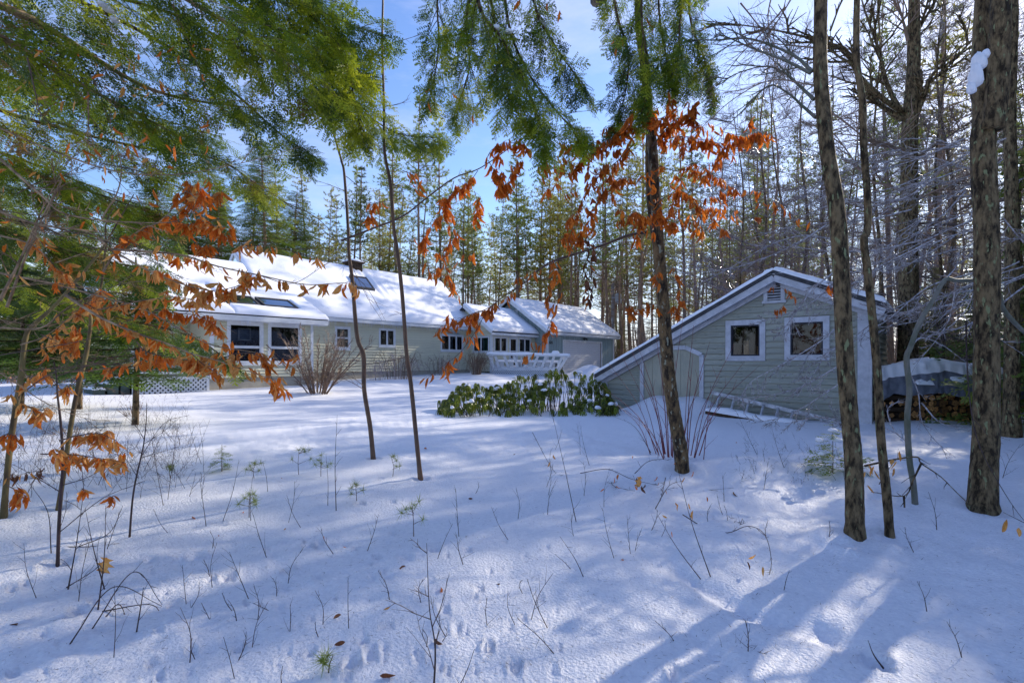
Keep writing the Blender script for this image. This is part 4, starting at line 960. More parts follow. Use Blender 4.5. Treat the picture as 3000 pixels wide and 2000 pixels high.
mb = MB(); mb.box((x0 + .05, WY + .38, 0.0), (x1 - x0 - .1, 0, 0), (0, .5, 0), (0, 0, .95)); mb.make('stack_core', M['logbark'], pile, (x0, WY, 0))
# tarp draped over the pile
tarp = thing('tarp', 'crumpled grey tarp with thick snow on top draped over the woodpile', 'tarp', (9.6, WY, 1.0))
nu, nv = 90, 34; TX0, TX1 = x0 - .12, x1 - .02
U, Vv = np.meshgrid(np.linspace(0, 1, nu), np.linspace(0, 1, nv), indexing='ij')
TX = TX0 + (TX1 - TX0) * U
edgez = 0.80 + .05 * vnoise(U * 7, U * 0) + .03 * np.sin(U * 19) - .14 * np.exp(-(U / .08) ** 2) - .06 * smooth(.8, 1, U)
topz = 1.34 + .17 * np.exp(-((U - .42) / .18) ** 2) - .05 * np.exp(-(U / .1) ** 2) - .18 * smooth(.8, 1.0, U)
fv = np.clip(Vv / .5, 0, 1); bk = np.clip((Vv - .5) / .5, 0, 1)
TZ = edgez + (topz - edgez) * np.sin(fv * math.pi / 2) - .25 * bk ** 2
TYY = WY - .16 + .28 * (1 - np.cos(fv * math.pi / 2)) + .9 * bk
fold = .11 * vnoise(U * 16 + Vv * 5, Vv * 3) + .09 * vnoise(U * 9 - Vv * 6, Vv * 5 + 3) + .06 * vnoise(U * 40, Vv * 12)
TYY = TYY + fold * (1 - bk); TZ = TZ + fold * .4
V = np.stack([TX, TYY, TZ], -1).reshape(-1, 3)
i = np.arange(nu - 1)[:, None]; j = np.arange(nv - 1)[None, :]
Q = np.stack([i * nv + j, (i + 1) * nv + j, (i + 1) * nv + j + 1, i * nv + j + 1], -1).reshape(-1, 4)
mb = MB(); mb.raw(V, Q); mb.make('tarp_sheet', M['tarp'], tarp, (9.6, WY, 1.0), smooth_=True)
mb = MB(); Fs = smooth(.48, .58, fv + .12 * vnoise(U * 9, U * 0 + 2)) ; th = .13 * smooth(.40, .72, fv + .10 * vnoise(U * 8, U * 0 + 2)) * (1 + .5 * vnoise(U * 5, Vv * 3)) * (1 - smooth(.97, 1, U)) * smooth(0, .03, U)
V = np.stack([TX, TYY - th * .35, TZ + th - .015], -1)[:, 8:, :]; nv2 = V.shape[1]
j = np.arange(nv2 - 1)[None, :]; Q = np.stack([i * nv2 + j, (i + 1) * nv2 + j, (i + 1) * nv2 + j + 1, i * nv2 + j + 1], -1).reshape(-1, 4)
mb.raw(V.reshape(-1, 3), Q); mb.make('tarp_snow', M['roof_snow'], tarp, (9.6, WY, 1.1), smooth_=True)
for (px, py, wd) in ((2710, 1118, .38), (2815, 1112, .32)):
    c = P(px, py, WY - .16); snow_sheet(c + Vector((-wd / 2, -.03, -.05)), c + Vector((wd / 2, -.03, -.06)), c + Vector((wd / 2, .12, .06)), c + Vector((-wd / 2, .12, .05)), .05, 10, 8, tarp, edge=.07, amp=.02, sc=.1, name='snow_patch')

# ------------------------------------------------------------------ utility pole
pb = P(1795, 1050, 47.0); pb.z = .6
pole = thing('utility_pole', 'grey wooden utility pole with transformer can behind the garage', 'utility pole', pb)
mb = MB(); mb.tube([pb, P(1795, 830, 47)], [.19, .15], 10); mb.make('shaft', M['pole'], pole, pb)
mb = MB(); c = P(1811, 875, 46.7); mb.tube([c + Vector((0, 0, -.42)), c + Vector((0, 0, .42))], .29, 12); mb.tube([c + Vector((0, 0, .42)), c + Vector((0, 0, .5))], [.29, .12], 12); mb.box(c + Vector((-.55, -.05, .05)), (.3, 0, 0), (0, .1, 0), (0, 0, .1)); mb.make('transformer', M['box'], pole, c)
mb = MB(); c = P(1785, 948, 46.7); mb.box(c, (.3, 0, 0), (0, .2, 0), (0, 0, .5)); mb.make('meter_box', M['box'], pole, c)
for (a, b) in (((1795, 835), (2500, 700)), ((1795, 842), (2500, 725)), ((1795, 938), (1812, 990))):
    mb = MB(); pa, pc = P(a[0], a[1], 47), P(b[0], b[1], 47 if b[0] > 1900 else 40); md = (pa + pc) / 2 - Vector((0, 0, .6)); mb.tube(cat([pa, md, pc], 5), .02, 4); mb.make('wire', M['black'], pole, pa)

# ------------------------------------------------------------------ vegetation: generators
def tri_block(base, dirs, sides, L, Wd):
    """thin triangles: base (n,3), unit dirs, unit sides"""
    n = len(base); V = np.empty((n, 3, 3)); V[:, 0] = base - sides * Wd[:, None] / 2; V[:, 1] = base + sides * Wd[:, None] / 2; V[:, 2] = base + dirs * L[:, None]
    return V.reshape(-1, 3), np.arange(3 * n).reshape(n, 3)
def unit(a): return a / np.maximum(np.linalg.norm(a, axis=-1, keepdims=True), 1e-9)
def spray_template(seed, ntw=8, nn=7, nl=0.105, nw=0.060):
    """flat fan of a conifer twig, unit length along +X in the XY plane; returns triangles (n,3,3)"""
    r = np.random.RandomState(seed); T = []
    tw = [(0.0, 0.0, 0.0, 1.0)]
    for i in range(ntw):
        x = 0.06 + 0.88 * (i + .5) / ntw; s = 1 if i % 2 else -1
        tw.append((x, 0, s * math.radians(r.uniform(38, 62)), (1 - x) * r.uniform(.55, .8) + .10))
    for (x, y, a, L) in tw:
        dx, dy = math.cos(a), math.sin(a); m = max(3, int(nn * (0.4 + L)))
        for k in range(m):
            t = (k + .3) / m; bx, by = x + dx * L * t, y + dy * L * t - .0; bz = -0.10 * (t * L) ** 2 + r.uniform(-.012, .012)
            for s in (-1, 1):
                an = a + s * math.radians(r.uniform(42, 70)); l = nl * r.uniform(.7, 1.15) * (1.0 - .4 * t)
                d = np.array([math.cos(an), math.sin(an), r.uniform(-.35, .25)]); sd = np.array([-math.sin(an), math.cos(an), 0]) * nw * .5
                b = np.array([bx, by, bz]); T.append([b - sd, b + sd, b + d * l])
        b = np.array([x, y, 0]); e = np.array([x + dx * L, y + dy * L, -0.10 * L * L]); sd = np.array([-dy, dx, 0]) * .005
        T.append([b - sd, b + sd, e])
    return np.array(T)
SPR = [spray_template(s) for s in range(5)]
SPRL = [spray_template(s + 20, 7, 4, .15, .075) for s in range(4)]
def place_tris(T, org, ex, ey, ez, sc):
    """T (m,3,3) template; frames (n,3) -> verts"""
    B = np.stack([ex, ey, ez], 1) * sc[:, None, None]          # n,3(axis),3
    V = np.einsum('mvk,nkj->nmvj', T, B) + org[:, None, None, :]
    V = V.reshape(-1, 3); return V, np.arange(len(V)).reshape(-1, 3)

class Foliage:
    def __init__(s): s.o = []; s.x = []; s.z = []; s.s = []; s.m = []
    def add(s, o, x, z, sc, m=0): s.m.append(m); s.o.append(tuple(o)); s.x.append(tuple(x)); s.z.append(tuple(z)); s.s.append(sc)
    def emit(s, mb, temps, m=0, seed=0):
        if not s.o: return
        r = np.random.RandomState(seed); o = np.array(s.o); x = unit(np.array(s.x)); z = np.array(s.z)
        y = unit(np.cross(z, x)); z = unit(np.cross(x, y)); sc = np.array(s.s); k = r.randint(0, len(temps), len(o))
        ms = np.array(s.m)
        for t in range(len(temps)):
            for mm in np.unique(ms):
                q = (k == t) & (ms == mm)
                if q.any():
                    V, T = place_tris(temps[t], o[q], x[q], y[q], z[q], sc[q]); mb.raw(V, T, m + int(mm))

def hemlock_limb(parent, pts, r0, side_len, seed, mt='hem1', density=1.0, droop=0.5, spray=.24, skip=0.0, bark='tanbark', lean=Vector((0, 0, 0)), n=8, kindtemps=None, tipr=.004):
    """limb polyline -> limb mesh with side twigs, foliage mesh"""
    r = random.Random(seed); path = cat(pts, n); L = sum((b - a).length for a, b in zip(path[:-1], path[1:]))
    wood = MB(); wood.tube(path, taper(len(path), r0, tipr, .8), 7); fol = Foliage()
    nb = max(3, int(L / 0.085 * density))
    for i in range(nb):
        t = skip + (1 - skip) * (i + r.random()) / nb; p, d = along(path, t)
        side = d.cross(Vector((0, 0, 1))).normalized() * (1 if i % 2 else -1)
        ln = side_len * (0.35 + 0.65 * math.sin(math.pi * min(1, .18 + t * .86))) * r.uniform(.5, 1.2)
        dr = (d * r.uniform(.35, .9) + side * r.uniform(.35, 1.0) + Vector((0, 0, r.uniform(-.55, .15) * droop * 1.6)) + lean).normalized()
        q = [p]; m = 5
        for k in range(m):
            dr = (dr + Vector((r.uniform(-.1, .1), r.uniform(-.1, .1), -droop * .13 + r.uniform(-.05, .05)))).normalized(); q.append(q[-1] + dr * ln / m)
        wood.tube(q, taper(len(q), .0045, .0012), 3, cap=False)
        ns = max(4, int(ln / (spray * .34))); q0 = r.random(); mi = 1 if q0 < .26 else 2 if q0 < .50 else 3 if q0 < .62 else 0
        for k in range(ns):
            tt = .12 + .88 * (k + .5) / ns; o, dd = along(q, tt)
            up = Vector((r.uniform(-.8, .8), r.uniform(-.8, .8), 1)).normalized(); sd = dd.cross(up).normalized() * (1 if k % 2 else -1)
            x = (dd * r.uniform(.1, .8) + sd * r.uniform(.3, 1.1) + Vector((r.uniform(-.4, .4), r.uniform(-.4, .4), r.uniform(-1.0, .05) * droop))).normalized()
            fol.add(o + Vector((r.uniform(-.04, .04), r.uniform(-.04, .04), r.uniform(-.05, .03))), x, up, spray * r.uniform(.45, 1.15) * (1.05 - .35 * tt), mi if r.random() < .8 else 0)
        fol.add(q[-2], dr, Vector((r.uniform(-.4, .4), r.uniform(-.4, .4), 1)), spray * r.uniform(.7, 1.1), mi)
    lo = wood.make('limb', M[bark], parent, path[0], smooth_=True)
    fb = MB(); fol.emit(fb, kindtemps or SPR, 0, seed)
    fo = fb.make('foliage', [M[mt], M['hem2'], M['hem3'], M['hembrown' if bark == 'tanbark' or seed in (903, 904, 906, 907, 908, 910, 912) else 'hem1']], lo, path[0]); fo['kind'] = 'stuff'
    return lo, len(fol.o)

def leaf_mesh(name, seed, mt, w=0.46, seg=5):
    """hanging beech leaf, unit length, base at origin, tip down -Z, folded along the midrib and curled"""
    r = random.Random(seed); curl = r.uniform(-1.4, 1.4); fold = r.uniform(.25, 1.1); twist = r.uniform(-1.3, 1.3); vs = []; fs = []
    x = z = 0.0; an = r.uniform(-.2, .2); pts = []
    for i in range(seg + 1):
        pts.append((x, z, an)); an += curl / seg; x += math.sin(an) / seg; z -= math.cos(an) / seg
    for i, (x, z, an) in enumerate(pts):
        t = i / seg; ww = w * .5 * (math.sin(math.pi * t ** .8) ** .75 if 0 < t < 1 else (.03 if t == 0 else 0.0)); ta = twist * t
        for s in (-1, 0, 1):
            lx, ly = ww * abs(s) * math.sin(fold) * (1 + .12 * math.sin(i * 2.6)), ww * s * math.cos(fold)
            px_, py_ = lx * math.cos(ta) - ly * math.sin(ta), lx * math.sin(ta) + ly * math.cos(ta)
            vs.append((x + px_ * math.cos(an), py_, z + px_ * math.sin(an)))
    for i in range(seg):
        k = 3 * i; fs += [(k, k + 1, k + 4, k + 3), (k + 1, k + 2, k + 5, k + 4)]
    return mesh_np(name, vs, [(4, np.array(fs))], [mt], smooth_=False)
LEAF = {k: [leaf_mesh('leaf', s + o, M[k], w) for s, w in enumerate((.38, .33, .44, .36, .30, .42, .27, .46))] for k, o in (('beech', 0), ('beech2', 20), ('beechd', 40))}
def add_leaf(parent, p, size, kind='beech', tilt=0.5, rz=None, flat=False, name='leaf'):
    o = bpy.data.objects.new(name, rnd.choice(LEAF[kind])); COL.objects.link(o); place(o, p, parent)
    o.scale = (size, size * R(.85, 1.15), size)
    o.rotation_euler = (R(-tilt, tilt), R(-tilt, tilt), R(0, 6.28) if rz is None else rz)
    return o
def leafy(parent, pts, r0, nleaf, size=.12, kind='beech', spread=.10, t0=0.15, bark='sapbark', twigs=8, tip=.0015, tilt=.45, nn=6, mix=None, r1=None):
    """a twig with hanging leaves: branch part + leaf parts"""
    path = cat(pts, nn); wood = MB(); wood.tube(path, taper(len(path), r0, tip if r1 is None else r1, .8), 6, cap=False); ends = []
    for i in range(twigs):
        p, d = along(path, t0 + (1 - t0) * (i + R(.1, .9)) / twigs)
        e = (d * R(.3, 1) + Vector((R(-1, 1), R(-1, 1), R(-.7, .6)))).normalized() * spread * R(.5, 1.3); q = [p, p + e * .5 + Vector((0, 0, .01)), p + e]
        wood.tube(q, [.0022, .0015, .001], 3, cap=False); ends.append(q)
    b = wood.make('branch', M[bark], parent, path[0], smooth_=True)
    for i in range(nleaf):
        if ends and rnd.random() < .55: p, _ = along(rnd.choice(ends), R(.4, 1))
        else: p, _ = along(path, t0 + (1 - t0) * rnd.random() ** .8)
        k = kind if not mix or rnd.random() > mix[1] else mix[0]
        add_leaf(parent, p + Vector((R(-.01, .01), R(-.01, .01), 0)), size * R(.6, 1.15), k, tilt)
    return b
def twiggy(mb, pts, r0, levels, seed, spread=.5, ln=.35, num=7, up=.25, m=0, r_tip=.0015, plane=None, sides=5):
    """branch with recursive side twigs appended to mb"""
    r = random.Random(seed); path = cat(pts, 5) if len(pts) > 2 else [Vector(p) for p in pts]; mb.tube(path, taper(len(path), r0, r_tip, .8), sides, m, cap=False)
    def rec(path, lv, ln, rad, num):
        for i in range(num):
            t = .12 + .86 * (i + r.random() * .8) / num; p, d = along(path, t)
            sd = Vector((r.gauss(0, 1), r.gauss(0, 1), r.gauss(0, .6) + up))
            if plane is not None: sd = sd - plane * sd.dot(plane) * .8
            dd = (d * r.uniform(.5, 1.1) + sd.normalized() * spread * r.uniform(.7, 1.5)).normalized(); l = ln * r.uniform(.45, 1.15) * (1.1 - .6 * t); q = [p]
            for k in range(3):
                dd = (dd + Vector((r.uniform(-.22, .22), r.uniform(-.22, .22), r.uniform(-.15, .2)))).normalized(); q.append(q[-1] + dd * l / 3)
            mb.tube(q, taper(4, rad, rad * .35), 3, m, cap=False)
            if lv > 1: rec(q, lv - 1, l * .6, rad * .62, max(3, int(num * .6)))
    rec(path, levels, ln, max(r0 * .45, r_tip * 1.3), num)

# ------------------------------------------------------------------ far trees: source meshes
def pine_mesh(seed, h, cs, cw, dens=1.0, mt='pine'):
    r = random.Random(seed); rs = np.random.RandomState(seed); tr = MB(); k = 9
    bx, by = r.uniform(-.25, .25), r.uniform(-.25, .25)
    pts = [Vector((bx * 2 * math.sin(i / k * 2.6), by * math.sin(i / k * 2.1), h * i / k)) for i in range(k + 1)]; pts[0].z = -.4
    r0 = h * .0068 + .025; tr.tube(pts, taper(k + 1, r0, .03, .9), 6, cap=False)
    for i in range(int(48 * dens)):           # dead lower branches
        t = r.uniform(.12, cs + .15); p, _ = along(pts, t); a = r.uniform(0, 6.28); l = r.uniform(.5, 1.0) * cw * .75; s = r.uniform(-.25, .3)
        q = [p, p + Vector((math.cos(a) * l * .5, math.sin(a) * l * .5, s * l * .4)), p + Vector((math.cos(a + .2) * l, math.sin(a + .2) * l, s * l * .8 + .1))]
        tr.tube(q, [.026, .018, .006], 3, cap=False)
        for j in range(3):
            o, d = along(q, r.uniform(.3, .95)); e = Vector((r.uniform(-1, 1), r.uniform(-1, 1), r.uniform(-.4, .5))).normalized() * l * .35; tr.tube([o, o + e], [.01, .004], 3, cap=False)
    B = []; D = []
    z = cs * h; 
    while z < h * .985:
        rel = (z / h - cs) / (1 - cs); L = cw * (1 - rel) ** .65 * (.65 + .35 * math.sin(rel * 9 + seed)) + .25; nb = r.randint(3, 5); a0 = r.uniform(0, 6.28)
        for b in range(nb):
            if r.random() < .14: continue
            a = a0 + 6.28 * b / nb + r.uniform(-.4, .4); l = L * r.uniform(.55, 1.15); p, _ = along(pts, z / h); sl = r.uniform(.0, .45) * (.4 + rel)
            q = [p]; d = Vector((math.cos(a), math.sin(a), sl)).normalized()
            for k2 in range(3): d = (d + Vector((r.uniform(-.1, .1), r.uniform(-.1, .1), .09))).normalized(); q.append(q[-1] + d * l / 3)
            tr.tube(q, taper(4, .03 * (1 - rel) + .012, .006), 3, cap=False)
            nt = max(5, int(l * 9.5 * dens))
            for j in range(nt):
                t = .25 + .75 * (j + r.random()) / nt; o, dd = along(q, t); sp = l * .26 * (1.15 - t * .5)
                off = Vector((r.uniform(-1, 1), r.uniform(-1, 1), r.uniform(-.15, .35))) * sp
                B.append(tuple(o + off)); e = (dd + off * .8 + Vector((0, 0, .5))).normalized(); D.append(tuple(e))
        z += r.uniform(.38, .75)
    B = np.array(B); D = np.array(D); cr = MB(); nper = 7
    Bn = np.repeat(B, nper, 0); Dn = unit(np.repeat(D, nper, 0) * .55 + rs.randn(len(Bn), 3) * .55); Sn = unit(np.cross(Dn, rs.randn(len(Bn), 3)))
    V, T = tri_block(Bn - Dn * .03, Dn, Sn, rs.uniform(.18, .36, len(Bn)), rs.uniform(.04, .07, len(Bn))); cr.raw(V, T)
    return tr, cr
def conifer_mesh(seed, h, cw, mt, base=.04, dens=1.0):
    r = random.Random(seed); tr = MB(); pts = [Vector((0, 0, -.3)), Vector((0.05, 0, h * .5)), Vector((0, 0.03, h))]; tr.tube(cat(pts, 4), taper(9, h * .011 + .03, .015), 6, cap=False); fol = Foliage(); z = base * h
    while z < h * .985:
        rel = z / h; L = cw * (1 - rel) ** .85 + .12; nb = int(r.randint(6, 8) * dens); a0 = r.uniform(0, 6.28)
        for b in range(nb):
            a = a0 + 6.28 * b / nb + r.uniform(-.3, .3); l = L * r.uniform(.6, 1.15); p = Vector((0, 0, z)); d = Vector((math.cos(a), math.sin(a), .25 - .35 * (1 - rel))).normalized(); q = [p]
            for k in range(4): d = (d + Vector((r.uniform(-.08, .08), r.uniform(-.08, .08), -.05))).normalized(); q.append(q[-1] + d * l / 4)
            tr.tube(q, taper(5, .02, .004), 3, cap=False); ns = max(3, int(l * 4.2))
            for k in range(ns):
                t = .1 + .9 * (k + .5) / ns; o, dd = along(q, t); sd = dd.cross(Vector((0, 0, 1))).normalized() * (1 if k % 2 else -1)
                fol.add(o, (dd + sd * r.uniform(.3, .9) + Vector((0, 0, r.uniform(-.5, .05)))), Vector((r.uniform(-.3, .3), r.uniform(-.3, .3), 1)), (.42 + .16 * l) * r.uniform(.7, 1.15))
        z += r.uniform(.20, .34) * (h / 9) ** .4
    cr = MB(); fol.emit(cr, SPRL, 0, seed); return tr, cr
def decid_mesh(seed, h, r0, w, lo=.22, nl=20, nsub=7, ntw=7, up=.55, twl=.5, lean=.0, wide=.010):
    r = random.Random(seed); rs = np.random.RandomState(seed + 1); tr = MB(); k = 8
    pts = [Vector((lean * (i / k) ** 1.5 * h + .012 * h * math.sin(i * 1.3 + seed), .010 * h * math.sin(i * 1.1 + seed * 2), h * i / k)) for i in range(k + 1)]; pts[0].z = -.4; pts = cat(pts, 2)
    tr.tube(pts, taper(len(pts), r0, .012, .85), 8, cap=False); cr = MB(); B = []; D = []; L = []
    for i in range(nl):
        t = lo + (1 - lo) * (i + r.random()) / nl; p, d = along(pts, t); a = r.uniform(0, 6.28); l = w * (1.15 - t * .75) * r.uniform(.5, 1.15); u_ = up * r.uniform(.3, 1.5)
        d = Vector((math.cos(a), math.sin(a), u_)).normalized(); q = [p]
        for j in range(5): d = (d + Vector((r.uniform(-.18, .18), r.uniform(-.18, .18), r.uniform(-.05, .14)))).normalized(); q.append(q[-1] + d * l / 5)
        cr.tube(q, taper(6, max(.012, r0 * (1.05 - t) * .42), .006), 4, cap=False)
        for s in range(nsub):
            o, dd = along(q, .18 + .82 * (s + r.random()) / nsub); e = (dd + Vector((r.gauss(0, .6), r.gauss(0, .6), r.gauss(.1, .4)))).normalized(); l2 = l * .38 * r.uniform(.5, 1.2)
            q2 = [o, o + e * l2 * .5 + Vector((0, 0, .03 * l2)), o + e * l2 + Vector((0, 0, .12 * l2))]; cr.tube(q2, [.009, .006, .003], 3, cap=False)
            for m_ in range(ntw):
                o2, d2 = along(q2, r.uniform(.1, 1)); B.append(tuple(o2)); D.append(tuple((d2 + Vector((r.gauss(0, .6), r.gauss(0, .6), r.gauss(.05, .45)))).normalized())); L.append(twl * r.uniform(.4, 1.2))
    B = np.array(B); D = np.array(D); L = np.array(L); S = unit(np.cross(D, rs.randn(len(B), 3)))
    V, T = tri_block(B, D, S, L, np.full(len(B), wide)); ti = MB(); ti.raw(V, T)
    o2 = B + D * (L * rs.uniform(.3, .7, len(B)))[:, None]; D2 = unit(D + rs.randn(len(B), 3) * .6); S2 = unit(np.cross(D2, rs.randn(len(B), 3))); V, T = tri_block(o2, D2, S2, L * .55, np.full(len(B), wide * .8)); ti.raw(V, T)
    return tr, cr, ti

FAR = Vector((0, -400, 0))
def src_tree(name, bark, leaf, meshes, twigm=None):
    """source tree meshes; objects are created by plant()"""
    tr, cr = meshes[0], meshes[1]; out = []
    def me(mb, nm, mt):
        o = mb.make(nm, mt, None, (0, 0, 0), smooth_=(nm == 'trunk')); d = o.data; bpy.data.objects.remove(o); return d
    out.append(('trunk', me(tr, 'trunk', M[bark]))); out.append(('crown' if leaf != 'twig' and leaf != 'icefar' else 'branches', me(cr, 'crown', M[leaf])))
    if twigm: out.append(('twigs', me(meshes[2], 'twigs', M[twigm])))
    return (name, out)
def plant(src, loc, rz, sc, label, cat_, group=None, lean=0.0):
    name, parts = src; t = thing(name, label, cat_, loc, group); t.rotation_euler = (rnd.gauss(0, lean * .6), rnd.gauss(0, lean * .6), rz); t.scale = sc if hasattr(sc, '__len__') else (sc, sc, sc)
    for nm, me in parts:
        o = bpy.data.objects.new(nm, me); COL.objects.link(o); o.parent = t
    return t

PINES = [src_tree('pine_tree', 'pinebark', 'pine' if s % 3 else 'pine2', pine_mesh(s, 21, (.50, .42, .58, .36, .62, .46, .54, .40)[s], (3.6, 3.0, 2.6, 3.9, 2.4, 3.3, 2.8, 3.5)[s])) for s in range(8)]
CONS = [src_tree('conifer_tree', 'pinebark', 'spruce', conifer_mesh(40 + s, 13, (3.3, 2.9, 3.7)[s], 'spruce', dens=1.25)) for s in range(3)]
DECS = [src_tree('bare_tree', 'pinebark', 'twig', decid_mesh(60 + s, 17, .13, (3.4, 2.8, 3.8, 2.4, 3.0)[s], lo=(.3, .25, .35, .2, .4)[s], ntw=6, nl=18, nsub=6, twl=.75, wide=.014), 'twig') for s in range(5)]
ICES = [src_tree('bare_tree', 'bark', 'icefar', decid_mesh(80 + s, 13, .085, (3.0, 2.6, 3.4)[s], lo=.08, ntw=11, nl=34, nsub=9, up=.2, twl=.5, wide=.008), 'icefar') for s in range(3)]
ZONES = [(-400, 300, 'the left yard'), (300, 700, 'the sunroom roof'), (700, 1050, 'the taller roof'), (1050, 1330, 'the long roof'),
          (1330, 1500, 'the glazed porch'), (1500, 1830, 'the garage'), (1830, 2130, 'the open gap'), (2130, 2480, 'the shed gable'),
          (2480, 2880, 'the covered woodpile'), (2880, 3600, 'the wood edge')]
def where(px, Y):
    for a, b, s in ZONES:
        if a <= px < b:
            n = max(1, round((b - a) / 70)); k = int((px - a) / (b - a) * n)
            row = 'nearest' if Y < 32 else 'near' if Y < 46 else 'farther' if Y < 62 else 'farthest'
            side = ('left end', 'left part', 'middle', 'right part', 'right end')[min(4, int(5 * (k + .5) / n))]
            return row, f'behind the {side} of {s}', s
    return 'far', 'beyond the picture edge', 'the edge'
def far_tree(kind, px, Y, sc, zs_=1.0, rz=None):
    x = (px - 1500) / F * Y; z = gzs(x, Y); src = {'p': PINES, 'c': CONS, 'd': DECS, 'i': ICES}[kind]; s = rnd.choice(src)
    row, w, zn = where(px, Y); nm = {'p': 'pine', 'c': 'conifer', 'd': 'bare tree', 'i': 'icy bare tree'}[kind]
    H_ = sc * {'p': 21, 'c': 13, 'd': 17, 'i': 13}[kind]; szw = 'short' if H_ < 9 else 'middling' if H_ < 16 else 'tall' if H_ < 20 else 'towering'
    return plant(s, (x, Y, z - .1), R(0, 6.28) if rz is None else rz, (sc * R(.75, 1.3), sc * R(.75, 1.3), sc * zs_), f'{szw} {nm} in the {row} row {w}', 'conifer' if kind == 'c' else nm, f'{nm}s behind {zn}', lean=.05)
def inside_house(x, y):
    w = (x - HO.x) * TV.x + (y - HO.y) * TV.y; t = (x - HO.x) * TU.x + (y - HO.y) * TU.y
    return -8 < w < 6 and -13 < t < 25 or (1 < x < 13 and 9 < y < 21)
# explicit tall ones that make the skyline: (kind, px, Y, height)
for (k, px, Y, h) in [('c', 790, 31, 14.6), ('c', 715, 34, 13.6), ('c', 840, 36, 13), ('c', 620, 33, 14), ('c', 660, 38, 14), ('c', 880, 40, 11.5), ('c', 640, 31, 10.5), ('c', 1120, 42, 9.5), ('c', 560, 34, 12.5), ('c', 1185, 44, 9), ('p', 1060, 42, 17), ('p', 1180, 46, 22), ('p', 1235, 44, 24), ('p', 1300, 48, 23), ('p', 1130, 50, 21),
        ('p', 1370, 52, 20.5), ('p', 1450, 50, 18.5), ('p', 1520, 53, 19), ('p', 1585, 49, 20.5), ('p', 1640, 52, 21), ('p', 1760, 50, 19.5), ('p', 1700, 48, 18), ('p', 1850, 50, 22), ('p', 1930, 52, 22), ('p', 2040, 55, 20),
        ('p', 2225, 48, 26), ('p', 2255, 42, 21), ('p', 2130, 52, 19), ('p', 2330, 45, 22), ('p', 930, 44, 18), ('p', 820, 48, 19), ('p', 1010, 47, 19), ('p', 985, 52, 17), ('p', 1400, 46, 16), ('p', 1560, 44, 15), ('p', 1110, 39, 14.5), ('p', 955, 38, 14)]:
    if k == 'p': far_tree('p', px, Y, h / 21)
    else: far_tree('c', px, Y, h / 13)
placed = []
def scatter(n, kinds, pxr, Yr, hr, base, mind=1.5):
    c = 0; tries = 0
    while c < n and tries < n * 30:
        tries += 1; px = R(*pxr); Y = R(*Yr); x = (px - 1500) / F * Y
        if inside_house(x, Y) or any((x - a) ** 2 + (Y - b) ** 2 < mind ** 2 for a, b in placed): continue
        placed.append((x, Y)); k = rnd.choice(kinds); h = R(*hr); far_tree(k, px, Y, h / base[k], R(.92, 1.1)); c += 1
BASE = {'p': 21, 'c': 13, 'd': 17, 'i': 13}
scatter(104, 'ppdpd', (1000, 2200), (44, 95), (14, 20), BASE)
scatter(44, 'pppdc', (-300, 1000), (36, 85), (12, 17), BASE)
scatter(34, 'pdddd', (1750, 2350), (38, 85), (13, 19), BASE)
scatter(52, 'ppddi', (2300, 3300), (21, 75), (15, 24), BASE)
scatter(8, 'ci', (2350, 3100), (18, 34), (4, 7), BASE)
scatter(26, 'c', (1100, 2500), (48, 90), (4, 9), BASE)
scatter(40, 'di', (2150, 3300), (24, 70), (12, 20), BASE)
for (px, Y, h) in [(2190, 27, 15), (2330, 24, 16), (2420, 22, 14), (2120, 31, 14), (2560, 17, 14), (2780, 19, 16), (2750, 15.5, 12), (2460, 19, 13), (2980, 14, 13), (3080, 17, 15), (2870, 22, 16), (2620, 26, 17), (2040, 33, 13), (2250, 34, 17)]:
    far_tree('i', px, Y, h / 13)
for (px, Y, h) in [(2760, 17.5, 3.4), (2830, 19, 3.8), (2700, 21, 4.2), (1960, 40, 5.5), (2070, 36, 5), (2130, 38, 5.2)]: far_tree('c', px, Y, h / 13)
# wood to the right of the frame, whose shade falls across the foreground
for (x, y, h, k) in [(10.8, 35.5, 19, 'p'), (9.8, 40, 21, 'p'), (12.5, 37, 20, 'p'), (8, 42, 20, 'p'), (15, 41, 21, 'p'), (11, 44, 22, 'd'), (4.5, 48, 20, 'p'), (13.8, 33.5, 18, 'd'), (17, 36, 20, 'p'), (5, 45, 20, 'p'), (0.5, 43, 18, 'p'), (-4, 43, 17, 'p')]:
    far_tree(k, 1500 + F * x / y, y, h / BASE[k])
for i in range(48):
    x, y = R(9.5, 34), R(2, 26)
    px = 1500 + F * x / y
    if px < 3050 or px > 40000 or (x - 12) ** 2 + (y - 5) ** 2 < 4: continue
    k = rnd.choice('pidi'); s = rnd.choice({'p': PINES, 'd': DECS, 'i': ICES}[k])
    plant(s, (x, y, gzs(x, y)), R(0, 6.28), R(.75, 1.1), 'tree of the wood beyond the right edge of the photo', 'tree', 'trees of the wood beyond the right edge')
for (x, y, h, k) in [(12.5, 9.0, 13, 'c'), (14, 7.5, 14, 'c'), (11.2, 5.4, 12, 'c'), (17, 10, 15, 'c'), (13.6, 11, 13, 'i'), (16, 13.4, 15, 'p'), (10.2, 3.5, 12, 'i'), (19, 14.5, 17, 'p'), (21, 12, 18, 'p'), (15.5, 5.5, 14, 'c'), (16.5, 12.8, 14, 'c')]:
    s = rnd.choice({'p': PINES, 'c': CONS, 'i': ICES}[k]); plant(s, (x, y, gzs(x, y)), R(0, 6.28), h / BASE[k], 'tree of the wood beyond the right edge of the photo', 'tree', 'trees of the wood beyond the right edge')
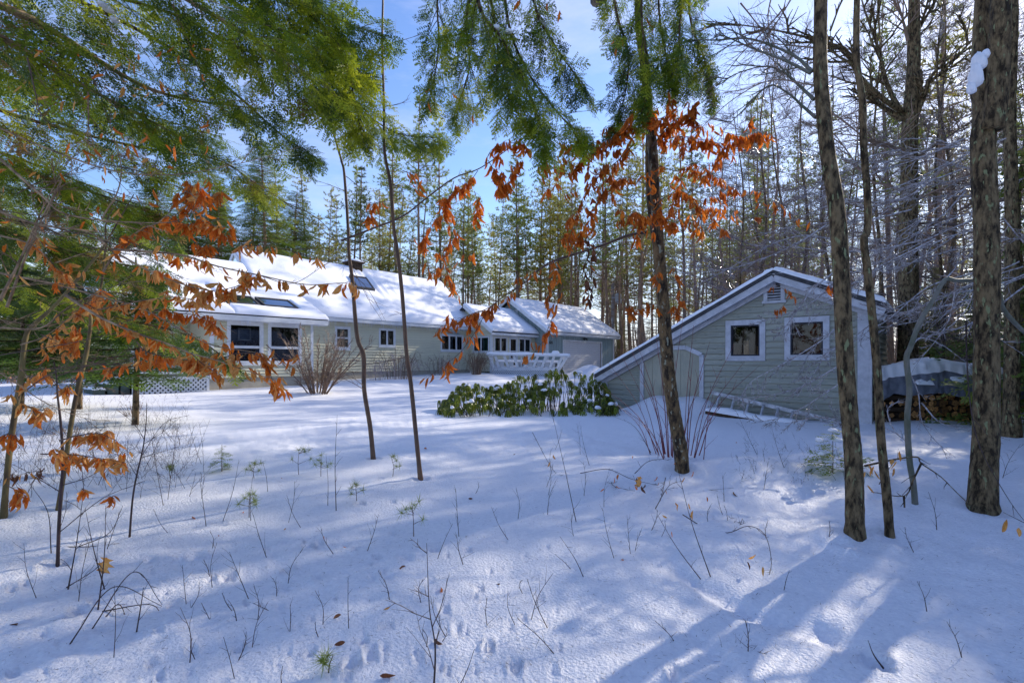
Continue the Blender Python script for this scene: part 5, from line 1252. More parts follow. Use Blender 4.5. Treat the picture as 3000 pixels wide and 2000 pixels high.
# brushy understorey, far left and under the pines
def brush(n, pxr, Yr, h, mt, name, label, kindcat='undergrowth', leaf=False, wd=.02):
    rs = np.random.RandomState(len(name) + n); px = rs.uniform(*pxr, n); Y = rs.uniform(*Yr, n); X = (px - 1500) / F * Y; Z = gz(X, Y)
    ok = np.array([not inside_house(a, b) for a, b in zip(X, Y)]); X, Y, Z = X[ok], Y[ok], Z[ok]; n = len(X)
    B = np.stack([X, Y, Z - .05], -1); D = unit(np.stack([rs.randn(n) * .45, rs.randn(n) * .45, np.ones(n)], -1)); S = unit(np.cross(D, rs.randn(n, 3)))
    L = h * rs.uniform(.3, 1.1, n); V, T = tri_block(B, D, S, L, np.full(n, wd)); mb = MB(); mb.raw(V, T)
    for k in range(4):
        b2 = B + D * (L * rs.uniform(.2, .85, n))[:, None]; D2 = unit(D + rs.randn(n, 3) * .7); S2 = unit(np.cross(D2, rs.randn(n, 3))); V, T = tri_block(b2, D2, S2, L * .4, np.full(n, wd * .6)); mb.raw(V, T)
    mats = [M[mt]]
    if leaf:
        mats.append(M['brush'])
        for k in range(5):
            b2 = B + D * (L * rs.uniform(.15, 1, n))[:, None] + rs.randn(n, 3) * .12; D2 = unit(rs.randn(n, 3) * .6 + np.array([0, 0, -.6])); S2 = unit(np.cross(D2, rs.randn(n, 3))); V, T = tri_block(b2, D2, S2, np.full(n, .13), np.full(n, .07)); mb.raw(V, T, 1)
    o = mb.make(name, mats); o['kind'] = 'stuff'; o['label'] = label; return o
for i in range(30):  # unseen trees added behind the camera to darken the window reflections
    x, y = R(-26, 26), R(-34, -7); s = rnd.choice(CONS + PINES[:3]); isc = s in CONS
    plant(s, (x, y, gzs(x, y)), R(0, 6.28), R(.6, .95) if isc else R(.6, .8), 'unseen tree of the wood behind the viewpoint, added to darken window reflections', 'tree', 'trees behind the viewpoint')
brush(1500, (-250, 420), (17, 34), 1.3, 'twig', 'beech_undergrowth', 'low russet leaved brush beyond the left end of the house', leaf=True)
brush(15000, (900, 3200), (42, 95), 4.4, 'brown', 'forest_undergrowth', 'tangle of grey twigs under the pines behind the garage', wd=.022)
brush(3800, (2300, 3300), (17, 42), 3.0, 'brown', 'undergrowth', 'grey brush behind the woodpile', wd=.018)

# ------------------------------------------------------------------ near trees (traced stems, placed at their own distance)
def trunk_path(pts, Y0, Y1=None, sink=.15):
    """pixel points from the base upwards at distance Y0 (base) -> Y1 (top)"""
    Y1 = Y1 or Y0; n = len(pts); q = [P(px, py, Y0 + (Y1 - Y0) * i / (n - 1)) for i, (px, py) in enumerate(pts)]
    q[0] = q[0] - Vector((0, 0, sink)); return q
def base_Y(px, py): return hit(px, py).y
def bumpy_trunk(mb, path, rads, n=16, m=0, seed=0, amp=.06):
    """a trunk with uneven surface"""
    b0 = len(mb.v); mb.tube(path, rads, n, m); k = len(path); rs = np.random.RandomState(seed)
    for i in range(k):
        c = path[i]
        for j in range(n):
            v = Vector(mb.v[b0 + i * n + j]); f = 1 + amp * math.sin(j * 2.1 + i * .31 + seed) * .6 + amp * rs.uniform(-.6, .6); mb.v[b0 + i * n + j] = tuple(c + (v - c) * f)
def radii(path, px_w, Y): return [w * .5 / F * Y for w in px_w]
def interp_w(path, wl): 
    n = len(path); return [np.interp(i / (n - 1), [a for a, b in wl], [b for a, b in wl]) for i in range(n)]

def near_tree(name, label, cat_, pts, wl, Y0, Y1=None, bark='bark', n=14, seed=0, group=None, amp=.05, flare=1.45):
    q = cat(trunk_path(pts, Y0, Y1), 8); t = thing(name, label, cat_, q[0] + Vector((0, 0, .15)), group)
    L = len(q); rr = [w * .5 / F * q[i].y * math.cos(math.atan2(q[i].x, q[i].y)) for i, w in enumerate(interp_w(q, wl))]
    for i in range(4): rr[i] *= 1 + (flare - 1) * (1 - i / 4)
    mb = MB(); bumpy_trunk(mb, q, rr, n, 0, seed, amp); mb.make('trunk', M[bark], t, q[0], smooth_=True); return t, q
def ice_branch(t, pts, r0, seed, levels=2, ln=.5, num=9, spread=.55, name='branch', bark='ice', plane=None, up=.12, tip=.0018):
    mb = MB(); twiggy(mb, [P(*p) for p in pts], r0, levels, seed, spread, ln, num, up, plane=plane, r_tip=tip); return mb.make(name, M[bark], t, P(*pts[0]), smooth_=True)

# right group
T1Y = base_Y(2504, 1570)
T1, q = near_tree('beech_tree', 'tall mottled beech trunk leaning in front of the shed, left of the thin dark one', 'tree',
    [(2504, 1572), (2503, 1450), (2501, 1350), (2491, 1250), (2479, 1096), (2468, 873), (2458, 700), (2447, 580), (2424, 446), (2411, 312), (2403, 180), (2404, 0), (2408, -300)],
    [(0, 62), (.15, 56), (.3, 54), (.5, 52), (.7, 46), (.85, 43), (1, 38)], T1Y, T1Y + .5, 'mossbark', 16, 3)
T2Y = base_Y(2610, 1570)
T2, q = near_tree('beech_sapling', 'thin dark crooked tree just right of the leaning beech trunk', 'tree',
    [(2610, 1575), (2600, 1470), (2590, 1380), (2580, 1275), (2576, 1186), (2567, 1052), (2555, 918), (2542, 800), (2531, 705), (2542, 670), (2540, 560), (2530, 420), (2527, 300), (2512, 200), (2509, 90), (2512, -60), (2516, -300)],
    [(0, 31), (.2, 29), (.5, 25), (.8, 22), (1, 18)], T2Y, T2Y + .4, 'mossbark', 10, 5)
T4Y = base_Y(2878, 1490)
T4, q = near_tree('beech_tree', 'thick mossy beech trunk with snow in its fork in front of the woodpile', 'tree',
    [(2878, 1492), (2882, 1400), (2888, 1280), (2890, 1100), (2892, 900), (2890, 700), (2886, 560), (2880, 420), (2886, 320), (2872, 220), (2874, 80), (2880, -60), (2890, -300)],
    [(0, 102), (.12, 86), (.3, 82), (.5, 80), (.62, 79), (.72, 75), (.78, 54), (.88, 48), (1, 40)], T4Y, T4Y + .3, 'mossbark', 20, 9)
mb = MB(); pf = cat([P(2905, 380, T4Y + .1), P(2922, 260, T4Y + .08), P(2926, 150, T4Y + .05), P(2932, 40, T4Y), P(2936, -250, T4Y)], 6); bumpy_trunk(mb, pf, taper(len(pf), .10, .075), 14, 0, 4, .05); mb.make('fork', M['mossbark'], T4, pf[0], smooth_=True)
for (px, py, a, b_, h_) in ((2858, 235, .055, .06, .17), (2868, 190, .06, .06, .12), (2846, 265, .04, .04, .08), (2885, 165, .035, .04, .07)): snow_blob(P(px, py, T4Y - .13), a, b_, h_, T4, 'fork_snow')
T5, q = near_tree('beech_tree', 'dark trunk with green moss patch at the right edge behind the thick beech', 'tree',
    [(2962, 1270), (2964, 1100), (2965, 900), (2966, 700), (2962, 540), (2958, 350), (2962, 150), (2966, 0), (2970, -250)], [(0, 54), (.3, 48), (.6, 42), (1, 38)], 9.0, 9.2, 'mossbark', 14, 11)
T3, q3 = near_tree('beech_tree', 'big spreading beech with many limbs rising from behind the snowy tarp', 'tree',
    [(2660, 1090), (2660, 1000), (2661, 850), (2662, 700), (2663, 560), (2664, 430), (2668, 330), (2676, 200), (2678, 60), (2680, -80), (2684, -400)], [(0, 68), (.3, 58), (.5, 52), (.65, 46), (.8, 38), (1, 30)], 14.2, 14.2, 'mossbark', 16, 13)
limbs3 = [((2650, 350), (2600, 250), (2572, 140), (2530, 20), (2505, -90)), ((2672, 365), (2705, 290), (2735, 215), (2800, 170), (2900, 60)), ((2640, 350), (2560, 290), (2500, 195), (2440, 150), (2432, 70)),
    ((2655, 330), (2600, 300), (2520, 225), (2480, 150), (2437, 130), (2300, 95), (2180, 75), (2030, 58)), ((2668, 150), (2690, 90), (2730, 20), (2760, -60)), ((2660, 120), (2640, 40), (2610, -60)),
    ((2672, 470), (2750, 420), (2810, 380), (2900, 330)), ((2655, 440), (2600, 430), (2540, 410), (2480, 360), (2435, 330)), ((2650, 560), (2590, 540), (2540, 520), (2450, 400), (2380, 330)),
    ((2660, 600), (2740, 560), (2800, 540), (2880, 480)), ((2658, 640), (2700, 655), (2770, 640), (2840, 600), (2940, 590))]
for i, l in enumerate(limbs3):
    y = 14.2; n = len(l); ice_branch(T3, [(px, py, y - .25 * k * (1 if i % 2 else -.6)) for k, (px, py) in enumerate(l)], .085 if i < 5 else .05, 100 + i, 2, 1.6, 12, .6, 'limb', 'mossbark' if i < 5 else 'twig', tip=.006)
# limbs that arch across the sky from the leaning beech
for i, l in enumerate([((2380, 210), (2320, 160), (2200, 115), (2100, 118), (2010, 120), (1960, 150)), ((2375, 215), (2300, 178), (2200, 140), (2120, 105), (2095, 102)),
    ((2385, 292), (2340, 250), (2300, 215), (2240, 195), (2150, 220), (2060, 275)), ((2390, 345), (2350, 310), (2310, 275), (2250, 252), (2170, 330), (2080, 420)), ((2384, 250), (2260, 235), (2150, 290), (2060, 370), (1990, 440)),
    ((2383, 140), (2330, 135), (2250, 128), (2170, 132), (2100, 143)), ((2300, 20), (2240, 90), (2170, 160), (2110, 240), (2060, 300)), ((2340, -40), (2280, 60), (2230, 130), (2150, 250)), ((2170, 10), (2210, 60), (2245, 110), (2254, 150)), ((2262, -20), (2250, 60), (2268, 180), (2270, 200))]):
    ice_branch(T1, [(px, py, T1Y + .45 + .16 * k) for k, (px, py) in enumerate(l)], .017 if i < 4 else .008, 200 + i, 2, .5, 11, .55, 'branch', 'greybark' if i < 4 else 'twig', tip=.002)
# icy twigs reaching in front of the shed wall
for i, l in enumerate([((2470, 900), (2440, 970), (2357, 1029), (2268, 1079), (2200, 1119), (2160, 1180)), ((2475, 1060), (2400, 1105), (2335, 1138), (2240, 1160), (2140, 1168)), ((2480, 1110), (2420, 1150), (2350, 1195), (2280, 1225), (2200, 1240)),
    ((2450, 820), (2400, 870), (2340, 905), (2270, 930), (2200, 950)), ((2440, 800), (2380, 850), (2310, 945), (2280, 980)), ((2480, 1000), (2420, 1040), (2380, 1100), (2330, 1150)), ((2500, 1290), (2460, 1240), (2400, 1222), (2300, 1240)),
    ((2560, 800), (2500, 830), (2440, 850), (2350, 880)), ((2740, 700), (2650, 745), (2560, 790), (2470, 850), (2400, 900)), ((2860, 640), (2740, 690), (2640, 740), (2500, 800), (2440, 830)), ((2850, 800), (2720, 840), (2610, 930), (2530, 980), (2440, 1050)),
    ((2830, 560), (2750, 640), (2650, 700), (2560, 730)), ((2900, 700), (2800, 730), (2700, 760), (2600, 800)), ((2420, 660), (2340, 710), (2230, 760), (2120, 790), (1990, 800)), ((2440, 700), (2350, 690), (2250, 720), (2130, 790), (2030, 840))]):
    Yb = 6.2 + .4 * (i % 4); ice_branch(T2 if i > 6 else T1, [(px, py, Yb - .12 * k) for k, (px, py) in enumerate(l)], .012, 300 + i, 3, .34, 12, .4, 'branch', 'ice', plane=Vector((0, 1, 0)), up=-.08, tip=.0024)
rt = random.Random(91)
for i in range(30):
    sx = rt.uniform(2620, 3120); sy = rt.uniform(380, 900); L_ = rt.uniform(260, 520); an = rt.uniform(-.25, .55); Yb = rt.uniform(5.8, 11.5); n = 5
    l = [(sx - L_ * k / 4, sy + L_ * k / 4 * math.tan(an) + 22 * math.sin(k * 1.1 + i), Yb + .1 * k) for k in range(n)]
    ice_branch((T5, T3, T2)[i % 3] if Yb > 8 else T2, l, .010 + .0006 * Yb, 1300 + i, 2, .05 * Yb, 13, .4, 'branch', 'ice', plane=Vector((0, 1, 0)), up=-.05, tip=.0012 + .00022 * Yb)
# curved grey tree
T6Y = base_Y(2680, 1475)
T6, q = near_tree('bent_sapling', 'slim grey sapling bent over in an arch in front of the covered woodpile', 'tree',
    [(2684, 1478), (2676, 1420), (2665, 1350), (2658, 1230), (2664, 1141), (2656, 1052), (2668, 1015), (2696, 940), (2732, 882), (2768, 820), (2803, 822), (2862, 822), (2911, 833), (2928, 864), (2937, 900), (2964, 936), (3000, 971), (3080, 1040)],
    [(0, 21), (.3, 19), (.6, 15), (.8, 17), (1, 15)], T6Y, T6Y, 'greybark', 10, 21, flare=1.4)
for i, l in enumerate([((2768, 820), (2802, 780), (2810, 740)), ((2800, 822), (2795, 870), (2778, 940), (2740, 1000), (2690, 1060), (2650, 1130)), ((2862, 826), (2835, 900), (2790, 950), (2740, 980)), ((2668, 1015), (2700, 990), (2760, 1010), (2830, 1060), (2890, 1090)),
    ((2660, 1080), (2690, 1150), (2700, 1230), (2740, 1290), (2800, 1340)), ((2664, 1300), (2620, 1260), (2600, 1200), (2640, 1170)), ((2940, 640), (2990, 700), (3040, 760)), ((2850, 900), (2880, 960), (2940, 1000), (3000, 1040)), ((2700, 1180), (2760, 1240), (2860, 1260), (2960, 1290))]):
    ice_branch(T6, [(px, py, T6Y + .05 * k) for k, (px, py) in enumerate(l)], .0085, 400 + i, 2, .2, 8, .5, 'branch', 'ice', tip=.0012)
mb = MB(); twiggy(mb, [P(2830, 940, 5.4), P(2835, 1100, 5.2), P(2850, 1230, 5.0), P(2880, 1330, 4.8), P(2960, 1470, 4.5), P(3030, 1560, 4.3)], .008, 1, 5, .5, .2, 7, 0)
mb.make('branch', M['stem'], T6, P(2830, 940, 5.4))

# ------------------------------------------------------------------ central sapling with russet leaves
CY = base_Y(1995, 1375)
TC, q = near_tree('beech_tree', 'slender forked beech in front of the shed hatch hung with russet leaves', 'tree',
    [(1998, 1378), (1996, 1330), (1978, 1230), (1964, 1141), (1955, 1050), (1951, 1007), (1942, 873), (1932, 760), (1929, 717), (1925, 640), (1918, 560), (1913, 446), (1902, 340), (1886, 180), (1872, 60), (1868, -150)],
    [(0, 44), (.15, 40), (.4, 37), (.6, 33), (.8, 27), (1, 22)], CY, CY - .7, 'bark', 14, 31, amp=.06, flare=1.2)
mb = MB(); pf = cat([P(1922, 720, CY - .3), P(1905, 600, CY - .33), P(1898, 500, CY - .36), P(1899, 380, CY - .4)], 5); mb.tube(pf, taper(len(pf), .045, .026), 10); mb.make('fork', M['bark'], TC, pf[0], smooth_=True)
def LP(l, Y, dY=0.0): return [P(px, py, Y + dY * k) for k, (px, py) in enumerate(l)]
LB = [  # path, Y, dY, r0, leaves, size, spread, twigs
 ([(1893, 681), (1839, 690), (1759, 721), (1643, 757), (1594, 779), (1536, 829), (1482, 864), (1429, 909), (1388, 958)], 6.3, -.12, .020, 0, .12, .12, 10),
 ([(1740, 722), (1700, 700), (1680, 690), (1650, 700)], 5.8, -.05, .004, 26, .125, .14, 8),
 ([(1640, 757), (1620, 770), (1560, 800), (1530, 830), (1500, 860)], 5.3, -.05, .005, 12, .115, .12, 8),
 ([(1460, 880), (1425, 905), (1380, 920), (1330, 945), (1290, 955)], 5.0, -.05, .005, 38, .12, .13, 12),
 ([(1420, 915), (1400, 960), (1350, 1030), (1300, 1070), (1250, 1110)], 5.0, -.04, .004, 17, .12, .09, 8),
 ([(1650, 830), (1630, 900), (1610, 950), (1590, 1000), (1560, 1040)], 5.0, -.04, .004, 17, .13, .09, 8),
 ([(1650, 790), (1620, 820), (1600, 880)], 5.1, 0, .003, 9, .12, .10, 5),
 ([(1908, 640), (1890, 640), (1860, 620), (1840, 640)], 5.9, -.1, .006, 30, .14, .20, 12),
 ([(1905, 620), (1945, 640), (1985, 660)], 5.7, -.1, .005, 24, .14, .2, 10),
 ([(1913, 600), (1990, 560), (2040, 600), (2050, 680)], 5.9, -.1, .005, 34, .125, .2, 12),
 ([(1910, 430), (1960, 370), (2010, 340), (2070, 380)], 5.5, -.05, .007, 36, .14, .2, 12),
 ([(1913, 420), (1990, 400), (2060, 410), (2130, 420), (2250, 395)], 5.6, -.05, .007, 50, .14, .14, 16),
 ([(2110, 385), (2160, 395), (2210, 390), (2250, 395)], 5.3, 0, .003, 13, .15, .04, 5),
 ([(1905, 400), (1850, 370), (1800, 400), (1730, 440), (1680, 500)], 5.5, -.05, .008, 66, .14, .18, 16),
 ([(1880, 340), (1920, 350), (1980, 330)], 5.3, 0, .005, 24, .14, .16, 8),
 ([(1860, 420), (1800, 480), (1740, 520), (1700, 600), (1665, 700)], 5.4, -.03, .006, 46, .125, .15, 14),
 ([(1895, 540), (1830, 520), (1770, 560), (1720, 660)], 5.5, -.03, .005, 26, .12, .17, 10),
 ([(1920, 480), (1980, 500), (2040, 480), (2100, 520), (2160, 560)], 5.6, -.03, .005, 34, .12, .17, 12),
 ([(1940, 520), (2020, 590), (2100, 620), (2190, 640)], 5.8, 0, .004, 26, .115, .17, 10),
 ([(2200, 600), (2270, 590), (2340, 640), (2400, 650)], 6.2, 0, .003, 7, .13, .12, 6),
 ([(1940, 900), (1900, 900), (1860, 905), (1830, 900)], 6.0, -.05, .004, 20, .125, .09, 8),
 ([(1960, 760), (1985, 810), (1990, 880), (1980, 920)], 6.0, -.05, .004, 18, .135, .08, 7),
 ([(1910, 820), (1930, 800), (1920, 830)], 5.9, 0, .003, 5, .14, .06, 3),
 ([(2265, 830), (2290, 845), (2320, 860), (2290, 900), (2275, 910)], 7.2, 0, .003, 12, .13, .10, 7),
 ([(2425, 830), (2440, 850)], 5.6, 0, .003, 4, .13, .04, 2),
 ([(1755, 740), (1730, 780), (1725, 850), (1727, 900)], 5.5, 0, .006, 4, .14, .03, 3)]
for ib, (l, Y, dY, r0, nl, sz, sp, tw) in enumerate(LB): leafy(TC, LP(l, Y, dY), r0, int(nl * (3.3 if 7 <= ib <= 17 else 2.0)), sz * .98, 'beech', sp * (1.7 if 7 <= ib <= 17 else 1.15), .05, 'sapbark', tw, tilt=.38)
# dark dead leaf bunch hanging in the middle
mb = MB(); rs = np.random.RandomState(2)
for k in range(26):
    f = k / 25; add_leaf(TC, P(1730 + R(-14, 14) - 8 * f, 690 + 190 * f, 5.45), R(.08, .15), 'beechd', .35)

# second leafy branch from the left saplings, upper middle
TB2 = thing('beech_tree', 'long thin beech branches with russet leaves crossing the middle above the porch roof', 'tree', P(900, 760, 4.6))
leafy(TB2, LP([(1000, 705), (1090, 670), (1179, 634), (1250, 580), (1330, 522), (1402, 495), (1469, 451), (1536, 402), (1640, 340), (1780, 318)], 5.2, -.03), .012, 0, spread=.1, twigs=14)
for (l, nl, sp) in [([(1420, 480), (1440, 440), (1480, 420), (1545, 420)], 30, .12), ([(1430, 470), (1460, 520), (1480, 560)], 38, .14), ([(1400, 500), (1370, 540), (1330, 560), (1290, 640)], 34, .12), ([(1330, 530), (1310, 600), (1250, 680), (1230, 720)], 22, .10), ([(1480, 560), (1500, 500), (1520, 480)], 16, .09),
    ([(1390, 560), (1400, 600), (1395, 640)], 14, .07), ([(1600, 440), (1590, 480), (1640, 500), (1600, 560)], 12, .13), ([(1340, 640), (1320, 700), (1300, 760)], 12, .10), ([(1300, 740), (1310, 800), (1330, 850)], 8, .08), ([(1180, 500), (1220, 520), (1230, 560)], 6, .10), ([(1130, 590), (1090, 600), (1080, 640)], 12, .08), ([(1250, 760), (1270, 800), (1390, 740)], 9, .12)]:
    leafy(TB2, LP(l, 5.0, -.02), .004, int(nl * 2.1), .125, 'beech', sp, .05, 'sapbark', 8, tilt=.35)

# thin bare saplings in the middle
YA = base_Y(1096, 1344); SA, q = near_tree('sapling', 'thin crooked bare sapling standing left of its straighter neighbour on the lawn', 'sapling',
    [(1096, 1346), (1085, 1253), (1067, 1141), (1065, 1043), (1047, 989), (1036, 873), (1030, 800), (1022, 739), (1020, 670), (1009, 513), (1000, 470), (975, 380), (960, 300)], [(0, 14), (.3, 13), (.6, 10), (1, 5)], YA, YA - .6, 'sapbark', 8, 41, flare=1.3)
YB_ = base_Y(1235, 1402); SB, q = near_tree('sapling', 'thin straight bare sapling with a tall wand, right of the crooked one', 'sapling',
    [(1236, 1404), (1219, 1275), (1203, 1119), (1192, 1043), (1179, 873), (1165, 739), (1154, 670), (1143, 536), (1127, 446), (1125, 312), (1120, 134), (1122, 0), (1121, -100)], [(0, 14), (.3, 12), (.6, 10), (1, 5)], YB_, YB_ - .6, 'sapbark', 8, 43, flare=1.3)
def bare(t, l, Y, dY, r0, seed, lv=1, ln=.2, num=6, bark='sapbark', spread=.5, tip=.0012, name='branch'):
    mb = MB(); twiggy(mb, LP(l, Y, dY), r0, lv, seed, spread, ln, num, .15, r_tip=tip); return mb.make(name, M[bark], t, P(l[0][0], l[0][1], Y), smooth_=True)
for i, l in enumerate([((1067, 1141), (1020, 1115), (980, 1105)), ((1065, 1130), (1040, 1110), (1020, 1100)), ((1022, 739), (1080, 770), (1130, 740)), ((1030, 800), (1080, 850), (1130, 940)), ((1009, 513), (1080, 560), (1160, 540)), ((1012, 560), (960, 540), (900, 520)), ((1000, 470), (1040, 440), (1090, 380))]):
    bare(SA, l, YA - .3, -.1, .0055, 500 + i, 1, .25)
for i, l in enumerate([((1192, 1043), (1150, 1055), (1040, 1072), (900, 1085)), ((1181, 920), (1165, 915)), ((1143, 536), (1180, 560), (1175, 620), (1150, 720)), ((1127, 446), (1060, 390), (1000, 330)), ((1125, 312), (1170, 305), (1200, 290)), ((1120, 134), (1190, 115), (1240, 100)), ((1165, 739), (1240, 780), (1330, 850))]):
    bare(SB, l, YB_ - .3, -.1, .005, 520 + i, 1, .22)

# ------------------------------------------------------------------ left saplings and leafy branches
Y1 = base_Y(10, 1512); S1, q = near_tree('beech_sapling', 'leftmost leafy sapling with lichened trunk at the left edge', 'sapling',
    [(6, 1514), (25, 1350), (45, 1200), (62, 1100), (76, 985), (100, 950), (150, 905), (196, 855), (295, 735), (340, 660), (392, 570)], [(0, 22), (.3, 20), (.6, 13), (1, 3)], Y1, Y1 - .3, 'yelbark', 10, 51)
Y2 = base_Y(165, 1491); S2, q = near_tree('beech_sapling', 'yellowish leaning sapling behind the dark thin stem at left', 'sapling',
    [(165, 1493), (192, 1350), (214, 1208), (232, 1119), (250, 1050), (259, 998), (266, 940), (262, 880), (295, 842), (308, 735), (312, 650), (345, 590)], [(0, 17), (.3, 16), (.6, 11), (1, 3)], Y2, Y2, 'yelbark', 10, 52)
Y3 = base_Y(167, 1654); S3, q = near_tree('sapling', 'dark upright thin stem in front of the yellowish leaning sapling', 'sapling',
    [(167, 1656), (172, 1560), (178, 1450), (184, 1350), (178, 1240), (169, 1160), (165, 1100), (158, 1060)], [(0, 13), (.5, 10), (1, 3)], Y3, Y3, 'stem', 8, 53)
Y4 = base_Y(376, 1572); S4, q = near_tree('sapling', 'thin reddish bare stem with side twigs right of the leafy saplings', 'sapling',
    [(376, 1574), (390, 1450), (415, 1330), (421, 1300), (428, 1240), (430, 1180)], [(0, 7), (.6, 4), (1, 2)], Y4, Y4, 'stem', 6, 54)
for i, l in enumerate([((421, 1300), (470, 1270), (530, 1220)), ((424, 1290), (400, 1250), (360, 1210)), ((415, 1340), (450, 1330), (520, 1310)), ((405, 1400), (360, 1330), (330, 1290)), ((418, 1330), (480, 1240), (555, 1215))]): bare(S4, l, Y4, 0, .003, 600 + i, 1, .15, 5, 'stem')
for i, l in enumerate([((172, 1560), (300, 1460), (420, 1410)), ((185, 1420), (250, 1400), (330, 1360)), ((176, 1440), (110, 1400), (40, 1360))]): bare(S3, l, Y3, 0, .004, 610 + i, 1, .18, 6, 'stem')
LL = [ # tree, path, Y, dY, r0, leaves, size, kind, spread, twigs
 (S1, [(192, 864), (290, 927), (402, 976), (491, 1007), (560, 1035), (625, 1052), (720, 1085), (800, 1110)], 3.5, -.06, .011, 40, .085, 'beech2', .12, 14),
 (S1, [(560, 1035), (600, 1070), (650, 1100)], 3.2, 0, .003, 13, .085, 'beech2', .06, 5), (S1, [(400, 1000), (430, 1030), (520, 1050), (600, 1060)], 3.3, 0, .004, 24, .09, 'beech', .08, 8),
 (S1, [(0, 800), (150, 830), (300, 870), (420, 905), (520, 960), (620, 1010), (760, 1035), (860, 1075)], 3.7, -.04, .009, 20, .085, 'beech', .12, 12),
 (S1, [(330, 730), (440, 738), (536, 748), (638, 780), (759, 806), (893, 833), (1000, 829), (1040, 835)], 3.6, -.03, .009, 34, .085, 'beech2', .09, 16),
 (S1, [(350, 745), (420, 785), (500, 820), (580, 845), (640, 850), (720, 830), (760, 800)], 3.4, -.02, .007, 60, .09, 'beech2', .09, 14),
 (S1, [(285, 908), (350, 895), (420, 880), (520, 870), (600, 880), (700, 840)], 3.6, -.02, .006, 30, .085, 'beech2', .08, 10),
 (S1, [(420, 900), (500, 915), (580, 925), (640, 960)], 3.8, 0, .005, 34, .085, 'beech', .10, 10),
 (S1, [(600, 1070), (700, 1035), (770, 1050), (800, 1120), (812, 1140)], 3.3, 0, .004, 18, .09, 'beech', .06, 6), (S1, [(780, 1010), (830, 1050), (880, 1040)], 3.4, 0, .003, 4, .085, 'beech', .04, 3),
 (S2, [(300, 800), (350, 720), (420, 670), (500, 640), (560, 590), (590, 548)], 4.2, -.05, .009, 44, .105, 'beech', .15, 14), (S2, [(480, 650), (540, 660), (600, 650), (660, 690)], 4.0, 0, .005, 36, .105, 'beech', .13, 12),
 (S2, [(500, 600), (550, 560), (600, 580), (650, 560)], 4.2, 0, .005, 34, .105, 'beech', .14, 12), (S2, [(560, 700), (600, 730), (620, 720)], 4.0, 0, .004, 16, .10, 'beech', .08, 6), (S2, [(690, 690), (720, 720), (790, 720), (940, 760)], 4.0, 0, .004, 14, .10, 'beech2', .06, 8),
 (S2, [(0, 690), (100, 720), (170, 790), (220, 830)], 3.8, 0, .008, 26, .095, 'beech2', .15, 10), (S1, [(120, 980), (180, 1000), (230, 970), (220, 1030)], 3.7, 0, .005, 26, .095, 'beech2', .10, 8), (S1, [(60, 1010), (140, 980), (240, 900), (300, 860)], 3.9, 0, .006, 34, .095, 'beech2', .14, 12),
 (S2, [(230, 880), (270, 900), (300, 940)], 3.6, 0, .004, 10, .10, 'beech2', .06, 5), (S2, [(190, 1090), (300, 1080), (400, 1060), (470, 1050)], 3.9, 0, .006, 16, .09, 'beech', .08, 8), (S2, [(235, 1110), (180, 1140), (130, 1090), (60, 1130)], 4.2, 0, .004, 26, .09, 'beech2', .10, 8),
 (S3, [(60, 1200), (85, 1190), (110, 1220), (125, 1200)], 3.1, 0, .004, 13, .085, 'beech2', .05, 5), (S3, [(175, 1290), (230, 1275), (290, 1270), (340, 1290)], 3.1, 0, .005, 30, .08, 'beech2', .07, 10), (S3, [(120, 1330), (200, 1330), (280, 1340), (370, 1355)], 3.1, 0, .005, 42, .08, 'beech2', .09, 12),
 (S3, [(240, 1430), (250, 1440)], 3.0, 0, .003, 5, .075, 'beech', .03, 2), (S3, [(325, 1455), (335, 1460)], 3.1, 0, .003, 4, .075, 'beech', .03, 2), (S1, [(0, 1280), (30, 1270), (60, 1290)], 3.3, 0, .004, 9, .085, 'beech', .06, 4), (S1, [(20, 1420), (50, 1440), (40, 1460)], 3.2, 0, .003, 12, .085, 'beech', .06, 4), (S1, [(90, 1420), (110, 1380), (20, 1400)], 3.4, 0, .003, 8, .07, 'beechd', .06, 4)]
for (t, l, Y, dY, r0, nl, sz, kd, sp, tw) in LL: leafy(t, LP(l, Y, dY), r0, int(nl * 2.35), sz * 1.08, kd, sp, .12, 'tanbark' if r0 > .005 else 'sapbark', tw, mix=('beech' if kd == 'beech2' else 'beech2', .25), tilt=.45)
for i, (l, Y, r0) in enumerate([([(0, 375), (150, 440), (330, 500), (500, 512), (700, 480), (880, 430)], 3.6, .008), ([(0, 465), (120, 570), (200, 630), (400, 652), (540, 640), (585, 560)], 3.4, .010), ([(0, 100), (150, 110), (320, 180), (560, 280), (840, 300)], 4.0, .005), ([(0, 620), (120, 660), (260, 680), (330, 735)], 3.4, .010),
    ([(330, 650), (300, 640), (345, 560), (352, 470), (300, 300), (300, 260)], 3.8, .008), ([(80, 170), (110, 300), (120, 340)], 3.3, .006), ([(258, 270), (258, 380), (240, 420)], 3.6, .007), ([(20, 900), (100, 690), (180, 530), (140, 620), (80, 750)], 3.6, .010),
    ([(0, 880), (60, 760), (130, 600), (180, 510)], 3.5, .013), ([(0, 960), (120, 960), (200, 900), (330, 840), (420, 820)], 3.5, .008), ([(0, 1040), (180, 1010), (350, 975), (520, 960)], 3.6, .004), ([(60, 1085), (200, 1075), (330, 1060), (430, 1035)], 3.7, .005), ([(80, 1140), (160, 1090), (330, 1060)], 3.5, .005),
    ([(770, 810), (860, 830), (960, 770), (1010, 750)], 4.4, .004), ([(830, 590), (930, 640), (1000, 720), (1070, 860), (1120, 940)], 4.6, .004), ([(860, 730), (960, 725), (1060, 700)], 4.8, .004), ([(780, 555), (900, 640), (980, 700)], 4.6, .003)]):
    bare(S1 if i % 2 else S2, l, Y, 0.02, r0, 640 + i, 2, .28, 8, 'tanbark' if r0 > .006 else 'sapbark', .55)

